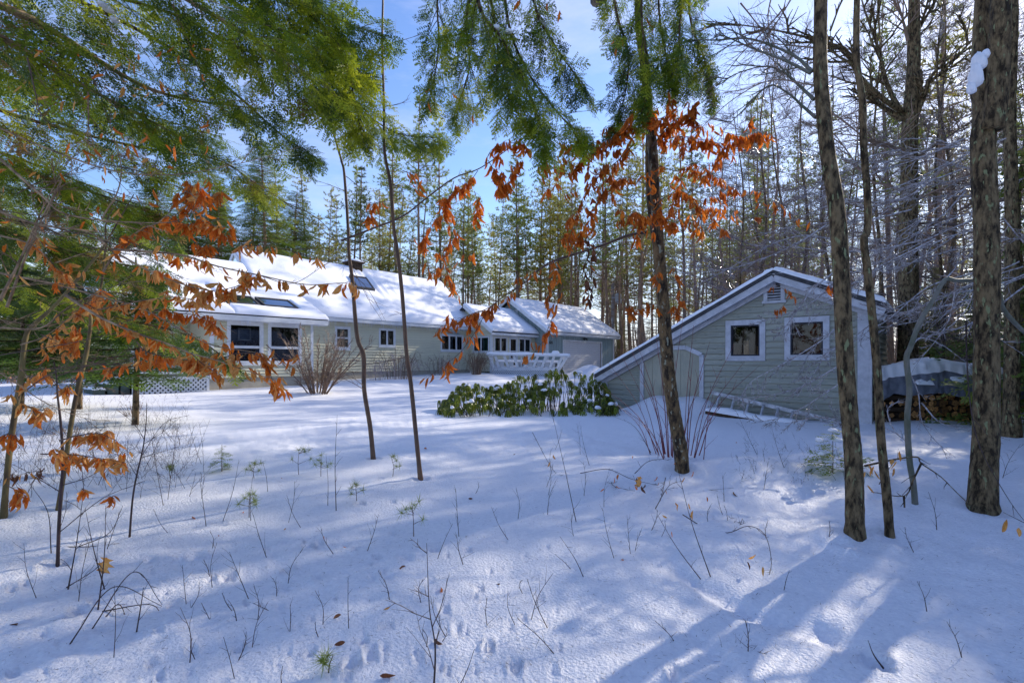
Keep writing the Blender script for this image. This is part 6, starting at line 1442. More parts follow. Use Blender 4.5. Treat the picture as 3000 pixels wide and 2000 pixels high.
rt = random.Random(17)
for i in range(26):
    sx = rt.uniform(-80, 330); sy = rt.uniform(420, 1120); L_ = rt.uniform(220, 480); an = rt.uniform(-.5, .45); Yb = rt.uniform(3.3, 5.2)
    l = [(sx + L_ * k / 4, sy + L_ * k / 4 * math.tan(an) + 16 * math.sin(k * 1.2 + i), Yb + .06 * k) for k in range(5)]
    mb = MB(); twiggy(mb, [P(*q_) for q_ in l], rt.uniform(.003, .006), 2, 1700 + i, .5, .22, 9, .1, r_tip=.0011); mb.make('branch', M['tanbark' if i % 2 else 'sapbark'], S1 if i % 3 else S2, P(*l[0]), smooth_=True)
# ------------------------------------------------------------------ hemlocks overhead
HL = thing('hemlock_tree', 'big hemlock whose long drooping boughs fill the upper left', 'tree', (-5.2, 3.9, 0))
mb = MB(); mb.tube([(-5.2, 3.9, -.2), (-5.2, 3.95, 3), (-5.15, 4.0, 7), (-5.1, 4, 12)], [.30, .26, .2, .1], 12); mb.make('trunk', M['bark'], HL, (-5.2, 3.9, 0), smooth_=True)
nf = 0
HLIMBS = [ # path (px,py,Y), r0, side length, density, material
 ([(-900, -420, 3.6), (-250, -80, 3.5), (100, 60, 3.8), (450, 265, 4.3), (760, 320, 4.8)], .055, .62, 1.3, 'hem1'),
 ([(-900, -200, 3.5), (-250, 0, 3.2), (0, 110, 3.5), (260, 260, 3.9), (510, 390, 4.3)], .055, .55, 1.2, 'hem1'),
 ([(-500, -600, 3.8), (300, -150, 3.7), (600, 30, 4.0), (850, 180, 4.4), (950, 270, 4.7)], .034, .70, 1.5, 'hem1'),
 ([(-900, 100, 4.1), (-250, 230, 4.2), (50, 340, 4.6), (400, 430, 5.2), (640, 470, 5.8), (780, 560, 6.1)], .028, .68, 1.6, 'hem2'),
 ([(-800, 300, 4.5), (-250, 420, 4.6), (100, 510, 5.0), (350, 590, 5.5), (520, 650, 5.9)], .026, .68, 1.8, 'hem1'),
 ([(-300, -700, 4.0), (600, -200, 3.9), (850, -20, 4.3), (1000, 160, 4.7), (1040, 300, 5.0), (1060, 400, 5.1)], .026, .55, 1.3, 'hem2'),
 ([(-800, 480, 4.9), (-200, 600, 5.0), (50, 690, 5.5), (300, 760, 6.0), (470, 800, 6.4)], .024, .72, 1.8, 'hem3'),
 ([(-700, 650, 5.6), (-150, 760, 6.0), (100, 840, 6.5), (300, 900, 7.0), (430, 960, 7.2)], .022, .85, 1.8, 'hem3'),
 ([(-600, 720, 6.2), (100, 860, 6.6), (350, 930, 7.0), (560, 985, 7.2), (690, 1070, 7.4)], .020, .55, 1.2, 'hem3'),
 ([(-300, -500, 4.6), (500, -100, 4.9), (850, 120, 5.4), (1000, 270, 5.7), (1150, 385, 5.9), (1290, 405, 6.1)], .026, .52, 1.3, 'hem1'),
 ([(-700, -500, 4.2), (-100, -150, 4.3), (350, 60, 4.7), (620, 220, 5.1), (830, 400, 5.6), (900, 440, 5.7)], .030, .62, 1.2, 'hem3'),
 ([(-700, -600, 3.3), (-250, -250, 3.5), (200, -50, 3.9), (500, 40, 4.2), (760, 170, 4.5)], .032, .62, 1.3, 'hem2'),
 ([(-900, 60, 5.0), (-300, 150, 5.0), (100, 250, 5.4), (400, 330, 5.8), (640, 400, 6.1)], .024, .66, 1.6, 'hem1'),
 ([(-400, -800, 4.0), (400, -300, 4.0), (700, -100, 4.2), (900, 20, 4.5), (1130, 110, 4.8)], .026, .60, 1.4, 'hem1'),
 ([(-800, 560, 6.0), (0, 640, 6.6), (200, 700, 7.0), (380, 800, 7.6), (460, 850, 7.8)], .022, .8, 1.4, 'hem3'),
 ([(-700, 330, 5.2), (-100, 420, 5.4), (200, 520, 5.8), (430, 610, 6.2)], .02, .7, 1.7, 'hem1'),
 ([(-500, 480, 6.3), (0, 540, 6.6), (250, 630, 7.0), (520, 720, 7.3)], .02, .8, 1.6, 'hem3'),
 ([(-200, -700, 5.0), (600, -250, 5.2), (900, -20, 5.6), (990, 120, 5.9), (1080, 230, 6.1)], .02, .50, 1.1, 'hem3')]
for i, (l, r0, sl, dn, mt) in enumerate(HLIMBS):
    o, k = hemlock_limb(HL, [P(*p) for p in l], r0, sl, 900 + i, mt, dn * .82, .6, .25, .12, 'tanbark' if i < 3 else 'bark'); nf += k
HC = thing('hemlock_tree', 'hemlock boughs hanging from the top centre of the view', 'tree', (.6, 7.2, 0))
CL = [([(1700, -900, 5.2), (1500, -400, 4.7), (1400, -30, 4.4), (1480, 130, 4.4), (1560, 300, 4.6), (1600, 420, 4.7)], .026, .60, 1.6, 'hem1', .15),
 ([(1650, -900, 5.2), (1400, -450, 5.0), (1290, -80, 4.7), (1285, 140, 4.8), (1260, 300, 5.0)], .02, .42, 1.1, 'hem1', .2), ([(1700, -800, 5.2), (1450, -300, 4.8), (1370, 30, 4.6), (1375, 200, 4.7), (1330, 340, 4.8)], .02, .46, 1.1, 'hem2', .2),
 ([(1750, -900, 5.2), (1560, -350, 4.8), (1560, -20, 4.5), (1630, 140, 4.6), (1710, 250, 4.8)], .022, .46, 1.2, 'hem3', .2), ([(1700, -800, 5.0), (1500, -300, 4.7), (1480, 0, 4.5), (1540, 200, 4.6), (1660, 360, 4.8), (1700, 380, 4.8)], .022, .52, 1.4, 'hem1', .2),
 ([(1500, -500, 4.6), (1420, -160, 4.5), (1450, 60, 4.6), (1470, 220, 4.7), (1530, 360, 4.8)], .02, .5, 1.3, 'hem2', .15)]
for i, (l, r0, sl, dn, mt, sk) in enumerate(CL):
    o, k = hemlock_limb(HC, [P(*p) for p in l], r0, sl, 950 + i, mt, dn * .56, 1.0, .21, sk, 'bark', lean=Vector((0, 0, -.2))); nf += k
mb = MB(); mb.tube([(1.15, 7.2, 9.5), (1.2, 7.2, 6.6), (1.1, 6.2, 5.9), P(1700, -800, 5.1)], [.12, .10, .06, .03], 10); mb.make('trunk', M['bark'], HC, (1.2, 7.2, 6), smooth_=True)
HR = thing('hemlock_tree', 'dark hemlock boughs hanging round the forked stem, upper right of centre', 'tree', (2.0, 6.3, 0))
for i, (l, r0, sl, dn, mt, sk) in enumerate([([(1880, -700, 5.8), (1800, -250, 5.6), (1800, 0, 5.4), (1840, 160, 5.4), (1830, 280, 5.5), (1800, 360, 5.5)], .024, .50, 1.6, 'hem3', .25), ([(1950, -700, 5.8), (2010, -250, 5.6), (2020, 40, 5.5), (2060, 160, 5.5), (2090, 270, 5.5)], .022, .50, 1.5, 'hem3', .25),
    ([(1900, -600, 5.6), (1930, -200, 5.5), (1930, 20, 5.4), (1950, 160, 5.4), (1970, 260, 5.4)], .022, .52, 1.6, 'hem1', .25), ([(1850, -600, 5.4), (1880, -200, 5.3), (1880, 60, 5.2), (1900, 200, 5.2), (1880, 330, 5.2)], .022, .48, 1.5, 'hem1', .25), ([(1950, -500, 5.2), (2000, -100, 5.2), (1990, 120, 5.2), (2020, 230, 5.2)], .02, .45, 1.4, 'hem3', .25)]):
    o, k = hemlock_limb(HR, [P(*p) for p in l], r0, sl, 970 + i, mt, dn * .58, 1.0, .21, sk, 'bark', lean=Vector((0, 0, -.25))); nf += k
for (px, py, Y) in [(1325, 270, 4.8), (1345, 285, 4.8), (1385, 335, 4.8), (1255, 300, 4.8), (1258, 260, 4.8), (1525, 0, 4.4), (1605, 10, 4.4), (1640, 30, 4.4), (1800, 120, 5.2), (1805, 140, 5.2), (1820, 115, 5.2), (1895, 55, 5.2), (1915, 75, 5.2), (2025, 25, 5.3), (1675, 425, 4.8), (1600, 460, 4.8), (1660, 440, 4.8), (1635, 455, 4.8), (1735, 420, 5.0)]:
    add_leaf(HC if px < 1760 else HR, P(px, py, Y), R(.08, .12), 'beech', .5)
for i in range(150):
    px, py = R(0, 620), R(120, 860); Y = R(3.2, 4.4); add_leaf(HL, P(px, py, Y), R(.05, .10), 'beech' if rnd.random() < .45 else 'beech2', .8)
# snow patches caught on the boughs
for (px, py, Y) in [(320, 30, 3.9), (335, 60, 3.9), (380, 410, 4.8), (1455, 85, 4.4), (1490, 95, 4.4), (1010, 120, 4.7), (1015, 160, 4.7), (560, 620, 5.8), (850, 170, 4.4), (300, 15, 3.8)]:
    snow_blob(P(px, py, Y), R(.03, .06), .04, R(.02, .035), HL if px < 1200 else HC, 'snow_patch')
print('SPRAYS', nf)
# young hemlocks behind, left, hiding the house corner
for i, (px, Y, h, lab) in enumerate([(395, 11.0, 3.6, 'bushy young hemlock in front of the left corner of the house'), (230, 12.5, 4.2, 'taller young hemlock left of the house corner'), (60, 12.0, 3.4, 'young hemlock near the left edge behind the saplings')]):
    tr, cr = conifer_mesh(700 + i, h, 1.35, 'spruce', base=.30, dens=1.7); t = thing('hemlock_tree', lab, 'tree', ((px - 1500) / F * Y, Y, gzs((px - 1500) / F * Y, Y)))
    o = tr.make('trunk', M['bark'], None, (0, 0, 0)); o.parent = t; c_ = cr.make('foliage', M['hem3'], None, (0, 0, 0)); c_.parent = t; c_['kind'] = 'stuff'

# ------------------------------------------------------------------ rhododendron bank
RX, RYb = 0, 0
rh = thing('rhododendron', 'wide low bank of drooping green rhododendron with snow between its leaves', 'shrub', P(1540, 1170, 13.5))
WH = []
for s in range(6):
    r = random.Random(s + 5); vs = []; fs = []; nl = r.randint(8, 10); a0 = r.uniform(0, 6)
    for i in range(nl):
        a = a0 + 6.283 * i / nl + r.uniform(-.25, .25); L = r.uniform(.75, 1.3); ca, sa = math.cos(a), math.sin(a); b = len(vs); out = r.uniform(.25, .5); seg = 4
        for k in range(seg + 1):
            t = k / seg; x = out * math.sin(min(1, t * 1.5) * math.pi / 2) * .75; z = .10 * math.sin(t * 3) - (t ** 1.35) * L * .95; w = .068 * (math.sin(math.pi * (.08 + .9 * t)) ** .7)
            for sgn in (-1, 0, 1): vs.append((ca * (x - abs(sgn) * w * .5) - sa * w * sgn * .8, sa * (x - abs(sgn) * w * .5) + ca * w * sgn * .8, z))
        for k in range(seg):
            q = b + 3 * k; fs += [(q, q + 1, q + 4, q + 3), (q + 1, q + 2, q + 5, q + 4)]
    WH.append(mesh_np('leaf_cluster', vs, [(4, np.array(fs))], [M['rhodo']], smooth_=False))
env = [(1278, 1205), (1300, 1165), (1345, 1120), (1370, 1105), (1420, 1125), (1460, 1120), (1500, 1108), (1530, 1075), (1560, 1095), (1610, 1070), (1650, 1078), (1700, 1085), (1740, 1085), (1770, 1100), (1795, 1165), (1815, 1195)]
low = [(1278, 1212), (1330, 1215), (1400, 1200), (1480, 1222), (1560, 1210), (1640, 1215), (1700, 1222), (1740, 1215), (1815, 1208)]
stems = MB(); lumps = []; extra = MB()
for i in range(440):
    px = R(1285, 1808); top = np.interp(px, [a for a, b in env], [b for a, b in env]); bot = np.interp(px, [a for a, b in low], [b for a, b in low]); f = R(0, 1)
    py = top + 4 + (bot - 16 - top) * f * (1 if px < 1785 else .8); Y = 15.4 - 2.6 * f + R(-.3, .3) if px < 1765 else 13.3 - .6 * f
    p = P(px, py, Y); g = gzs(p.x, p.y)
    if p.z < g + .10: p.z = g + R(.12, .3)
    if i >= 300:
        me_ = rnd.choice(WH); s = R(.18, .27); co = np.empty(len(me_.vertices) * 3, dtype=np.float32); me_.vertices.foreach_get('co', co); co = co.reshape(-1, 3)
        Mx = np.array(Matrix.LocRotScale(p, Matrix.Rotation(R(0, 6.28), 3, 'Z').to_euler(), Vector((s, s, s)))); extra.raw(co @ Mx[:3, :3].T + Mx[:3, 3], np.array([tuple(q.vertices) for q in me_.polygons]))
        continue
    o = bpy.data.objects.new('leaf_cluster', rnd.choice(WH)); COL.objects.link(o); place(o, p, rh); s = R(.18, .28); o.scale = (s, s, s * R(.9, 1.2)); o.rotation_euler = (R(-.35, .35), R(-.35, .35), R(0, 6.28))
    b = Vector((p.x + R(-.25, .25), p.y + R(-.1, .3), g - .03)); stems.tube([b, (b + p) / 2 + Vector((R(-.06, .06), R(-.06, .06), .04)), p], [.011, .008, .005], 4, cap=False)
    if i % 5 == 0: lumps.append((p, i))
extra.make('leaf_clusters', M['rhodo'], rh, P(1540, 1170, 13.5), kind='stuff')
stems.make('stems', M['stem'], rh, P(1540, 1170, 13.5), kind='stuff')
for p, i in lumps:
    if i % 15 == 0: w = R(.05, .10); snow_blob(p + Vector((R(-.05, .05), -.03, R(-.02, .05))), w, w * .8, R(.04, .07), rh)

# ------------------------------------------------------------------ bare shrubs by the house
def shrub(name, label, px, Y, top, wpx, n, seed, mt, lv=2, ln=.35, r0=.012, arch=.0, num=6, base_w=.2, group=None, tipm=None):
    r = random.Random(seed); x = (px - 1500) / F * Y; g = gzs(x, Y); h = EZ + (HY - top) / F * Y - g; w = wpx / F * Y / 2
    t = thing(name, label, 'shrub', (x, Y, g), group); mb = MB()
    for i in range(n):
        a = r.uniform(0, 6.28); rr = r.uniform(.15, 1.0); b = Vector((x + math.cos(a) * base_w * rr, Y + math.sin(a) * base_w * rr, g - .05)); tx = w * rr * math.cos(a) * r.uniform(.6, 1.1); ty = w * rr * math.sin(a) * .8; hh = h * r.uniform(.6, 1.05) * (1 - .35 * rr * (1 if arch else .4))
        if arch: pts = [b, b + Vector((tx * .3, ty * .3, hh * .75)), b + Vector((tx * .7, ty * .7, hh)), b + Vector((tx * 1.0, ty * 1.0, hh * (1 - arch)))]
        else: pts = [b, b + Vector((tx * .25, ty * .25, hh * .3)), b + Vector((tx * .6, ty * .6, hh * .65)), b + Vector((tx, ty, hh))]
        m = MB(); twiggy(m, pts, r0 * r.uniform(.6, 1.2), lv, seed * 50 + i, .6, ln, num, .1 if arch else .3, r_tip=.003)
        m.make('stem', M[mt if r.random() < .6 or not tipm else tipm], t, b)
    return t
shrub('deciduous_shrub', 'large bare multi stemmed shrub in front of the sunroom windows', 930, 18.3, 940, 290, 34, 11, 'shrub', 2, .6, .024, 0, 11, .32)
shrub('deciduous_shrub', 'wide frosted twiggy shrub under the small paired window', 1165, 25.2, 1008, 125, 44, 12, 'shrub', 2, .45, .014, .55, 8, .7, tipm='shrubice')
shrub('deciduous_shrub', 'smaller frosted arching shrub under the triple window', 1290, 28.4, 1025, 95, 36, 13, 'shrub', 2, .35, .011, .6, 6, .5, tipm='shrubice')
shrub('deciduous_shrub', 'mushroom shaped brown arching shrub left of the deck', 1395, 28.2, 1015, 105, 56, 14, 'shrub', 2, .4, .012, .75, 7, .25)
shrub('deciduous_shrub', 'low frosted shrub at the foot of the clapboards near the two thin saplings', 1105, 24.0, 1050, 70, 18, 15, 'shrubice', 2, .3, .010, .5, 6, .4)
shrub('grass_clump', 'small dry twig clump in the snow before the lattice', 395, 12.2, 1165, 70, 26, 16, 'shrub', 1, .12, .004, 0, 4, .16)
shrub('grass_clump', 'low dry twig clump in the snow left of the sapling stems', 215, 9.5, 1240, 110, 22, 17, 'shrub', 1, .15, .004, 0, 4, .25)
# red osier dogwood
dg = thing('dogwood_shrub', 'red stemmed dogwood fanning up in front of the shed hatch', 'shrub', hit(2000, 1345))
for i, (bx, by, tx, ty) in enumerate([(1930, 1330, 1780, 1060), (1940, 1335, 1825, 1050), (1945, 1340, 1852, 1030), (1950, 1330, 1868, 1010), (1955, 1338, 1920, 968), (1960, 1340, 1935, 925), (1975, 1335, 1945, 1000), (1980, 1340, 2000, 935), (2000, 1338, 2032, 952), (2010, 1340, 2080, 1000), (2020, 1338, 2030, 1040),
    (2025, 1335, 2110, 1105), (2030, 1338, 2180, 1060), (2040, 1335, 2225, 1070), (2030, 1340, 2150, 1010), (1925, 1325, 1760, 1130), (1950, 1330, 1880, 1105), (1990, 1335, 1960, 1110), (2040, 1340, 2120, 1180), (1900, 1330, 1800, 1180), (2060, 1345, 2090, 1150), (1960, 1345, 1830, 1200), (2020, 1345, 1900, 1150), (1990, 1345, 2060, 1090)]):
    b = hit(bx + R(-12, 12), by); t_ = P(tx, ty, b.y + R(-.5, .9)); md = b.lerp(t_, .45) + Vector(((t_.x - b.x) * -.12, 0, .08)); mb = MB(); twiggy(mb, [b - Vector((0, 0, .05)), md, t_], R(.006, .010), 1, 800 + i, .35, .32, 3, .5, r_tip=.002)
    mb.make('stem', M['red'], dg, b)

# ------------------------------------------------------------------ small stems, seedlings and leaves in the snow
def seedling(label, base, top, seed, forks=3, r0=.004, ln=.16, lv=1, mt='stem', leaves=0, kind='beech', name='bare_seedling', sz=.05, mids=()):
    b = hit(*base); pts = [b - Vector((0, 0, .03))] + [P(px, py, b.y + dy) for (px, py, dy) in mids] + [P(top[0], top[1], b.y + R(-.06, .1))]
    if len(pts) == 2: pts = [pts[0], pts[0].lerp(pts[1], .5) + Vector((R(-.02, .02), R(-.02, .02), 0)), pts[1]]
    t = thing(name, label, 'seedling', b); mb = MB(); twiggy(mb, pts, r0, lv, seed, .6, ln, forks, .3, r_tip=.0011, sides=5); mb.make('stem', M[mt], t, b, smooth_=True)
    for i in range(leaves): p, _ = along([Vector(q) for q in pts], R(.35, 1)); add_leaf(t, p + Vector((R(-.04, .04), R(-.04, .04), 0)), sz * R(.8, 1.3), kind, .5)
    return t
SD_ = [
 ('forked bare seedling standing tall at the bottom centre', (1268, 2040), (1250, 1590), 1, 6, .0062, .34, 2, dict(mids=((1275, 1900, 0), (1258, 1780, 0)))),
 ('thin seedling beside the forked one, bottom centre right', (1320, 2030), (1390, 1900), 2, 3, .003, .10, 1, {}),
 ('long leaning stem with hanging leaves right of the twin saplings', (1690, 1528), (1618, 1212), 3, 4, .0045, .12, 1, dict(leaves=0)),
 ('tall thin stem leaning left amid the low leafy twigs', (2086, 1688), (1985, 1370), 4, 3, .0045, .10, 1, dict(leaves=2, kind='beech2', sz=.06)),
 ('leaning bare stem just left of the tall thin one', (2062, 1695), (1925, 1505), 5, 3, .004, .10, 1, dict(leaves=1)),
 ('upright dark seedling left of the crooked sapling', (985, 1495), (988, 1215), 6, 6, .0052, .14, 1, {}),
 ('pair of thin stems near the crooked sapling foot', (960, 1480), (955, 1330), 7, 2, .003, .10, 1, {}),
 ('small seedling under the straight sapling, to its right', (1345, 1570), (1335, 1430), 8, 7, .0035, .12, 1, {}),
 ('thin bent stem at the right of the small branching seedling', (1495, 1580), (1440, 1485), 9, 3, .003, .08, 1, {}),
 ('tiny twiggy seedling in the lower left centre', (848, 1852), (850, 1770), 10, 6, .0028, .09, 1, {}),
 ('slender stem between two dead leaves, lower centre', (1022, 1838), (1020, 1690), 11, 4, .0028, .07, 1, {}),
 ('lone upright stem in the left foreground snow', (605, 1540), (585, 1400), 12, 4, .0035, .10, 1, {}),
 ('y shaped seedling in the left middle snow', (650, 1525), (700, 1345), 13, 5, .0032, .14, 1, {}),
 ('short bare twig cluster beside the red leaf at left', (590, 1460), (600, 1385), 14, 6, .003, .10, 1, {}),
 ('thin stem leaning left near the pawprints', (887, 1545), (840, 1450), 15, 2, .0026, .06, 1, {}),
 ('curved reddish seedling above the bottom left arches', (197, 1725), (245, 1440), 16, 5, .0055, .22, 2, {}),
 ('leaning dark stem holding an oak leaf at left', (310, 1725), (250, 1490), 17, 4, .005, .20, 1, {}),
 ('dark bent stem next to the oak leaf stem', (285, 1785), (310, 1480), 18, 4, .005, .18, 1, {}),
 ('short forked twig in the lower left snow', (692, 1788), (650, 1735), 19, 4, .0026, .08, 1, {}),
 ('small forked twig right of the lower left snow twig', (625, 1820), (590, 1765), 20, 4, .0026, .07, 1, {}),
 ('thin weed stem in the bottom left centre', (690, 1983), (655, 1865), 21, 3, .0024, .06, 1, {}),
 ('bare stem pair at the bottom edge left of centre', (830, 2010), (828, 1950), 22, 2, .003, .05, 1, {}),
 ('small leaning twig beside the sunken track', (1715, 1690), (1640, 1570), 23, 2, .0035, .06, 1, {}),
 ('thin twig pair left of the sunken track', (1685, 1670), (1625, 1622), 24, 1, .003, .05, 1, {}),
 ('dark stick poking out of the snow hole at bottom right', (2593, 1940), (2543, 1874), 25, 0, .006, .05, 1, {}),
 ('feathery twig lying in the snow at bottom right of centre', (2105, 1915), (2245, 1915), 26, 14, .0032, .12, 1, dict(mids=((2170, 1898, .05),))),
 ('long thin twig lying in the lower centre snow', (1640, 1917), (1515, 1810), 27, 6, .0028, .10, 1, {}),
 ('small twig in the snow below the fallen leaves', (1980, 1870), (1920, 1818), 28, 5, .0026, .08, 1, {}),
 ('thin stem standing by the shed snow edge', (1728, 1362), (1700, 1245), 29, 4, .004, .18, 1, {}),
 ('arching dark stem in front of the rhododendron end', (1910, 1325), (1800, 1220), 30, 2, .007, .12, 1, dict(mids=((1860, 1250, 0),))),
 ('bare wiry seedling left of the rhododendron foreground', (1700, 1330), (1690, 1240), 31, 5, .0035, .2, 1, {}),
 ('twiggy stems rising from the snow below the ladder', (2220, 1330), (2150, 1190), 32, 6, .004, .22, 2, {}),
 ('thin wiry stems under the shed window snow', (2300, 1370), (2260, 1250), 33, 6, .0035, .22, 2, {}),
 ('forked twig at the foot of the bent sapling', (2745, 1550), (2720, 1440), 34, 4, .004, .18, 1, {}),
 ('small upright stem in the left middle snow', (785, 1440), (770, 1350), 35, 3, .003, .07, 1, {}),
 ('wispy stem near the left pine seedlings', (735, 1525), (740, 1395), 36, 5, .0028, .10, 1, {}),
 ('thin bare wand behind the left red leaf', (480, 1480), (440, 1250), 37, 6, .003, .16, 1, {}),
 ('low wiry twig left of the lone upright stem', (500, 1560), (450, 1490), 38, 3, .0025, .08, 1, {}),
 ('dark twig lying at bottom left of centre', (800, 1780), (740, 1765), 39, 5, .0025, .08, 1, {}),
 ('branching twig at the foot of the big right beech', (2570, 1420), (2640, 1330), 40, 4, .005, .2, 1, {}),
 ('fine twigs at lower right below the thick beech', (2935, 1400), (2990, 1300), 41, 6, .004, .25, 2, {}),
]
for (lab, b, t_, sd, fk, r0, ln, lv, kw) in SD_: seedling(lab, b, t_, 2000 + sd, fk, r0, ln, lv, **kw)
# many small bare twigs standing in the snow
for (lab, grp, n, bx, top, h0, h1) in [('thin bare twig standing in the left foreground snow', 'bare twigs in the left foreground', 26, (20, 900), (1400, 1960), .10, .38), ('thin bare twig standing in the middle foreground snow', 'bare twigs in the middle foreground', 20, (900, 1700), (1400, 1980), .08, .30),
        ('wiry bare stem in the snow around the central forked beech', 'bare stems round the central beech', 14, (1550, 2300), (1300, 1700), .15, .45), ('fine bare stem at the far left among the leafy saplings', 'bare stems among the left saplings', 22, (0, 620), (1200, 1500), .25, .8), ('little bare twig in the snow at lower right', 'bare twigs at lower right', 10, (1900, 2900), (1500, 1960), .06, .2)]:
    for i in range(n):
        b_ = hit(R(*bx), R(*top)); h_ = R(h0, h1); t_ = thing('bare_twig', lab, 'twig', b_, grp); mb = MB(); tl = Vector((R(-.5, .5), R(-.3, .3), 1)) * h_
        twiggy(mb, [b_ - Vector((0, 0, .03)), b_ + tl * .5 + Vector((R(-.03, .03), 0, 0)), b_ + tl], R(.0022, .0036), 1, rnd.randrange(9999), .6, h_ * .5, rnd.randint(3, 7), .3, r_tip=.001)
        mb.make('stem', M['stem'], t_, b_, smooth_=True)
def weeds(n, pxr, pyr, h, label):
    rs = np.random.RandomState(n); B = np.array([tuple(hit(rs.uniform(*pxr), rs.uniform(*pyr))) for _ in range(n)]); D = unit(np.stack([rs.randn(n) * .5, rs.randn(n) * .5, np.ones(n)], -1)); S = unit(np.cross(D, rs.randn(n, 3))); L = h * rs.uniform(.3, 1.2, n)
    mb = MB(); V, T = tri_block(B - [0, 0, .02], D, S, L, np.full(n, .005)); mb.raw(V, T)
    for k in range(4):
        b2 = B + D * (L * rs.uniform(.2, .85, n))[:, None]; D2 = unit(D + rs.randn(n, 3) * .7); S2 = unit(np.cross(D2, rs.randn(n, 3))); V, T = tri_block(b2, D2, S2, L * .45, np.full(n, .0035)); mb.raw(V, T)
    o = mb.make('dry_weeds', M['stem']); o['kind'] = 'stuff'; o['label'] = label
weeds(700, (-60, 560), (1150, 1440), .42, 'dry wiry weeds in the snow at the left')
weeds(90, (2150, 2480), (1290, 1420), .22, 'dry wiry weeds below the shed corner')
# bent arching canes bottom left
ar = thing('cane_tangle', 'tangle of thin arching canes bowed over the snow at bottom left', 'canes', hit(280, 1800))
for (a, b, c) in [((205, 1885), (330, 1720), (475, 1775)), ((270, 1840), (390, 1675), (475, 1770)), ((300, 1790), (440, 1770), (478, 1815)), ((310, 1805), (350, 1770), (380, 1840)), ((400, 1850), (415, 1760), (420, 1720)), ((160, 1600), (260, 1600), (350, 1590)), ((230, 1600), (320, 1560), (360, 1480)), ((150, 1620), (140, 1500), (90, 1420)), ((195, 1720), (260, 1680), (300, 1650))]:
    h = hit(*a); y = h.y; mb = MB(); twiggy(mb, cat([h, P(b[0], b[1], y), P(c[0], c[1], y + .05)], 4), .0042, 1, a[0], .5, .10, 4, .1, r_tip=.0014); mb.make('cane', M['stem'], ar, h)
# fallen leafy branch
fb = thing('fallen_branch', 'low russet leaved branch lying across the snow left of the beech trunks', 'branch', hit(1960, 1450))
for i, (l, nl) in enumerate([([(1700, 1400), (1780, 1410), (1850, 1430), (1930, 1420), (2050, 1430), (2150, 1450)], 3), ([(1860, 1420), (1900, 1380), (1950, 1350), (2000, 1360)], 5), ([(1560, 1290), (1610, 1370), (1660, 1415)], 0), ([(2000, 1530), (2060, 1535), (2130, 1560), (2190, 1580), (2240, 1620), (2260, 1670), (2240, 1700), (2215, 1750)], 4), ([(2130, 1505), (2160, 1530), (2185, 1560)], 0),
    ([(1790, 1400), (1800, 1440), (1860, 1480)], 3), ([(1920, 1500), (1960, 1460), (2000, 1440)], 3), ([(1950, 1430), (1935, 1510)], 2)]):
    pts = [hit(px, py) + Vector((0, 0, .06 + .09 * math.sin(k * 1.3 + i))) for k, (px, py) in enumerate(l)]; mb = MB(); twiggy(mb, pts, .005, 2, 3000 + i, .5, .16, 7, .15, r_tip=.0012); mb.make('branch', M['stem'], fb, pts[0])
for (px, py, s, k) in [(1620, 1320, .10, 'beech2'), (1612, 1345, .08, 'beech2'), (1770, 1430, .06, 'beech'), (1800, 1395, .07, 'beech'), (1812, 1385, .07, 'beech'), (1805, 1420, .06, 'beech'), (1865, 1395, .10, 'beechd'), (1875, 1400, .11, 'beech'), (1880, 1420, .10, 'beechd'), (1860, 1420, .09, 'beech'), (1890, 1415, .09, 'beechd'), (1925, 1390, .07, 'beech'), (1930, 1410, .05, 'beech'), (1950, 1435, .05, 'beech2'),
                        (1978, 1475, .09, 'beech2'), (1985, 1480, .07, 'beech2'), (2030, 1500, .09, 'beech2'), (2070, 1455, .06, 'beech'), (1940, 1515, .05, 'beech2'), (2030, 1375, .08, 'beech'), (1985, 1340, .08, 'beech'), (2010, 1290, .07, 'beech'), (2188, 1665, .06, 'beechd'), (2215, 1640, .07, 'beech2'), (2235, 1680, .07, 'beech2'), (1855, 1325, .06, 'beech')]:
    add_leaf(fb, hit(px, py + 40) + Vector((0, 0, .14)), s, k, .5)
dl = thing('dead_branch', 'dark crooked dead branch with tan leaves leaning between the right trunks', 'branch', hit(2700, 1480))
Yd = T6Y - .2
for i, l in enumerate([[(2533, 1364), (2622, 1345), (2686, 1338), (2699, 1357), (2756, 1396), (2814, 1453), (2890, 1520)], [(2699, 1357), (2674, 1408), (2648, 1452), (2552, 1440)], [(2648, 1452), (2650, 1500), (2645, 1555)]]):
    mb = MB(); twiggy(mb, [P(px, py, Yd) for px, py in l], .011, 1, 3100 + i, .5, .18, 6, .1, r_tip=.003); mb.make('branch', M['bark'], dl, P(l[0][0], l[0][1], Yd), smooth_=True)
for (px, py) in [(2545, 1360), (2560, 1365), (2535, 1380), (2615, 1345), (2620, 1370), (2635, 1320), (2628, 1350), (2560, 1375), (2540, 1420)]: add_leaf(dl, P(px, py, Yd - .05), .11, 'beech2', .35)
# leaf at the right edge, close
ed = thing('beech_twig', 'large close russet leaves entering at the lower right edge', 'twig', P(2960, 1520, 2.4)); mb = MB(); mb.tube([P(3100, 1560, 2.4), P(3010, 1535, 2.4), P(2940, 1500, 2.4)], [.003, .002, .001], 5); mb.make('branch', M['stem'], ed, P(3000, 1530, 2.4))
for (px, py, s) in [(2950, 1520, .085), (2985, 1545, .07), (3000, 1600, .08)]: add_leaf(ed, P(px, py, 2.4), s, 'beech2', .3, name='leaf')
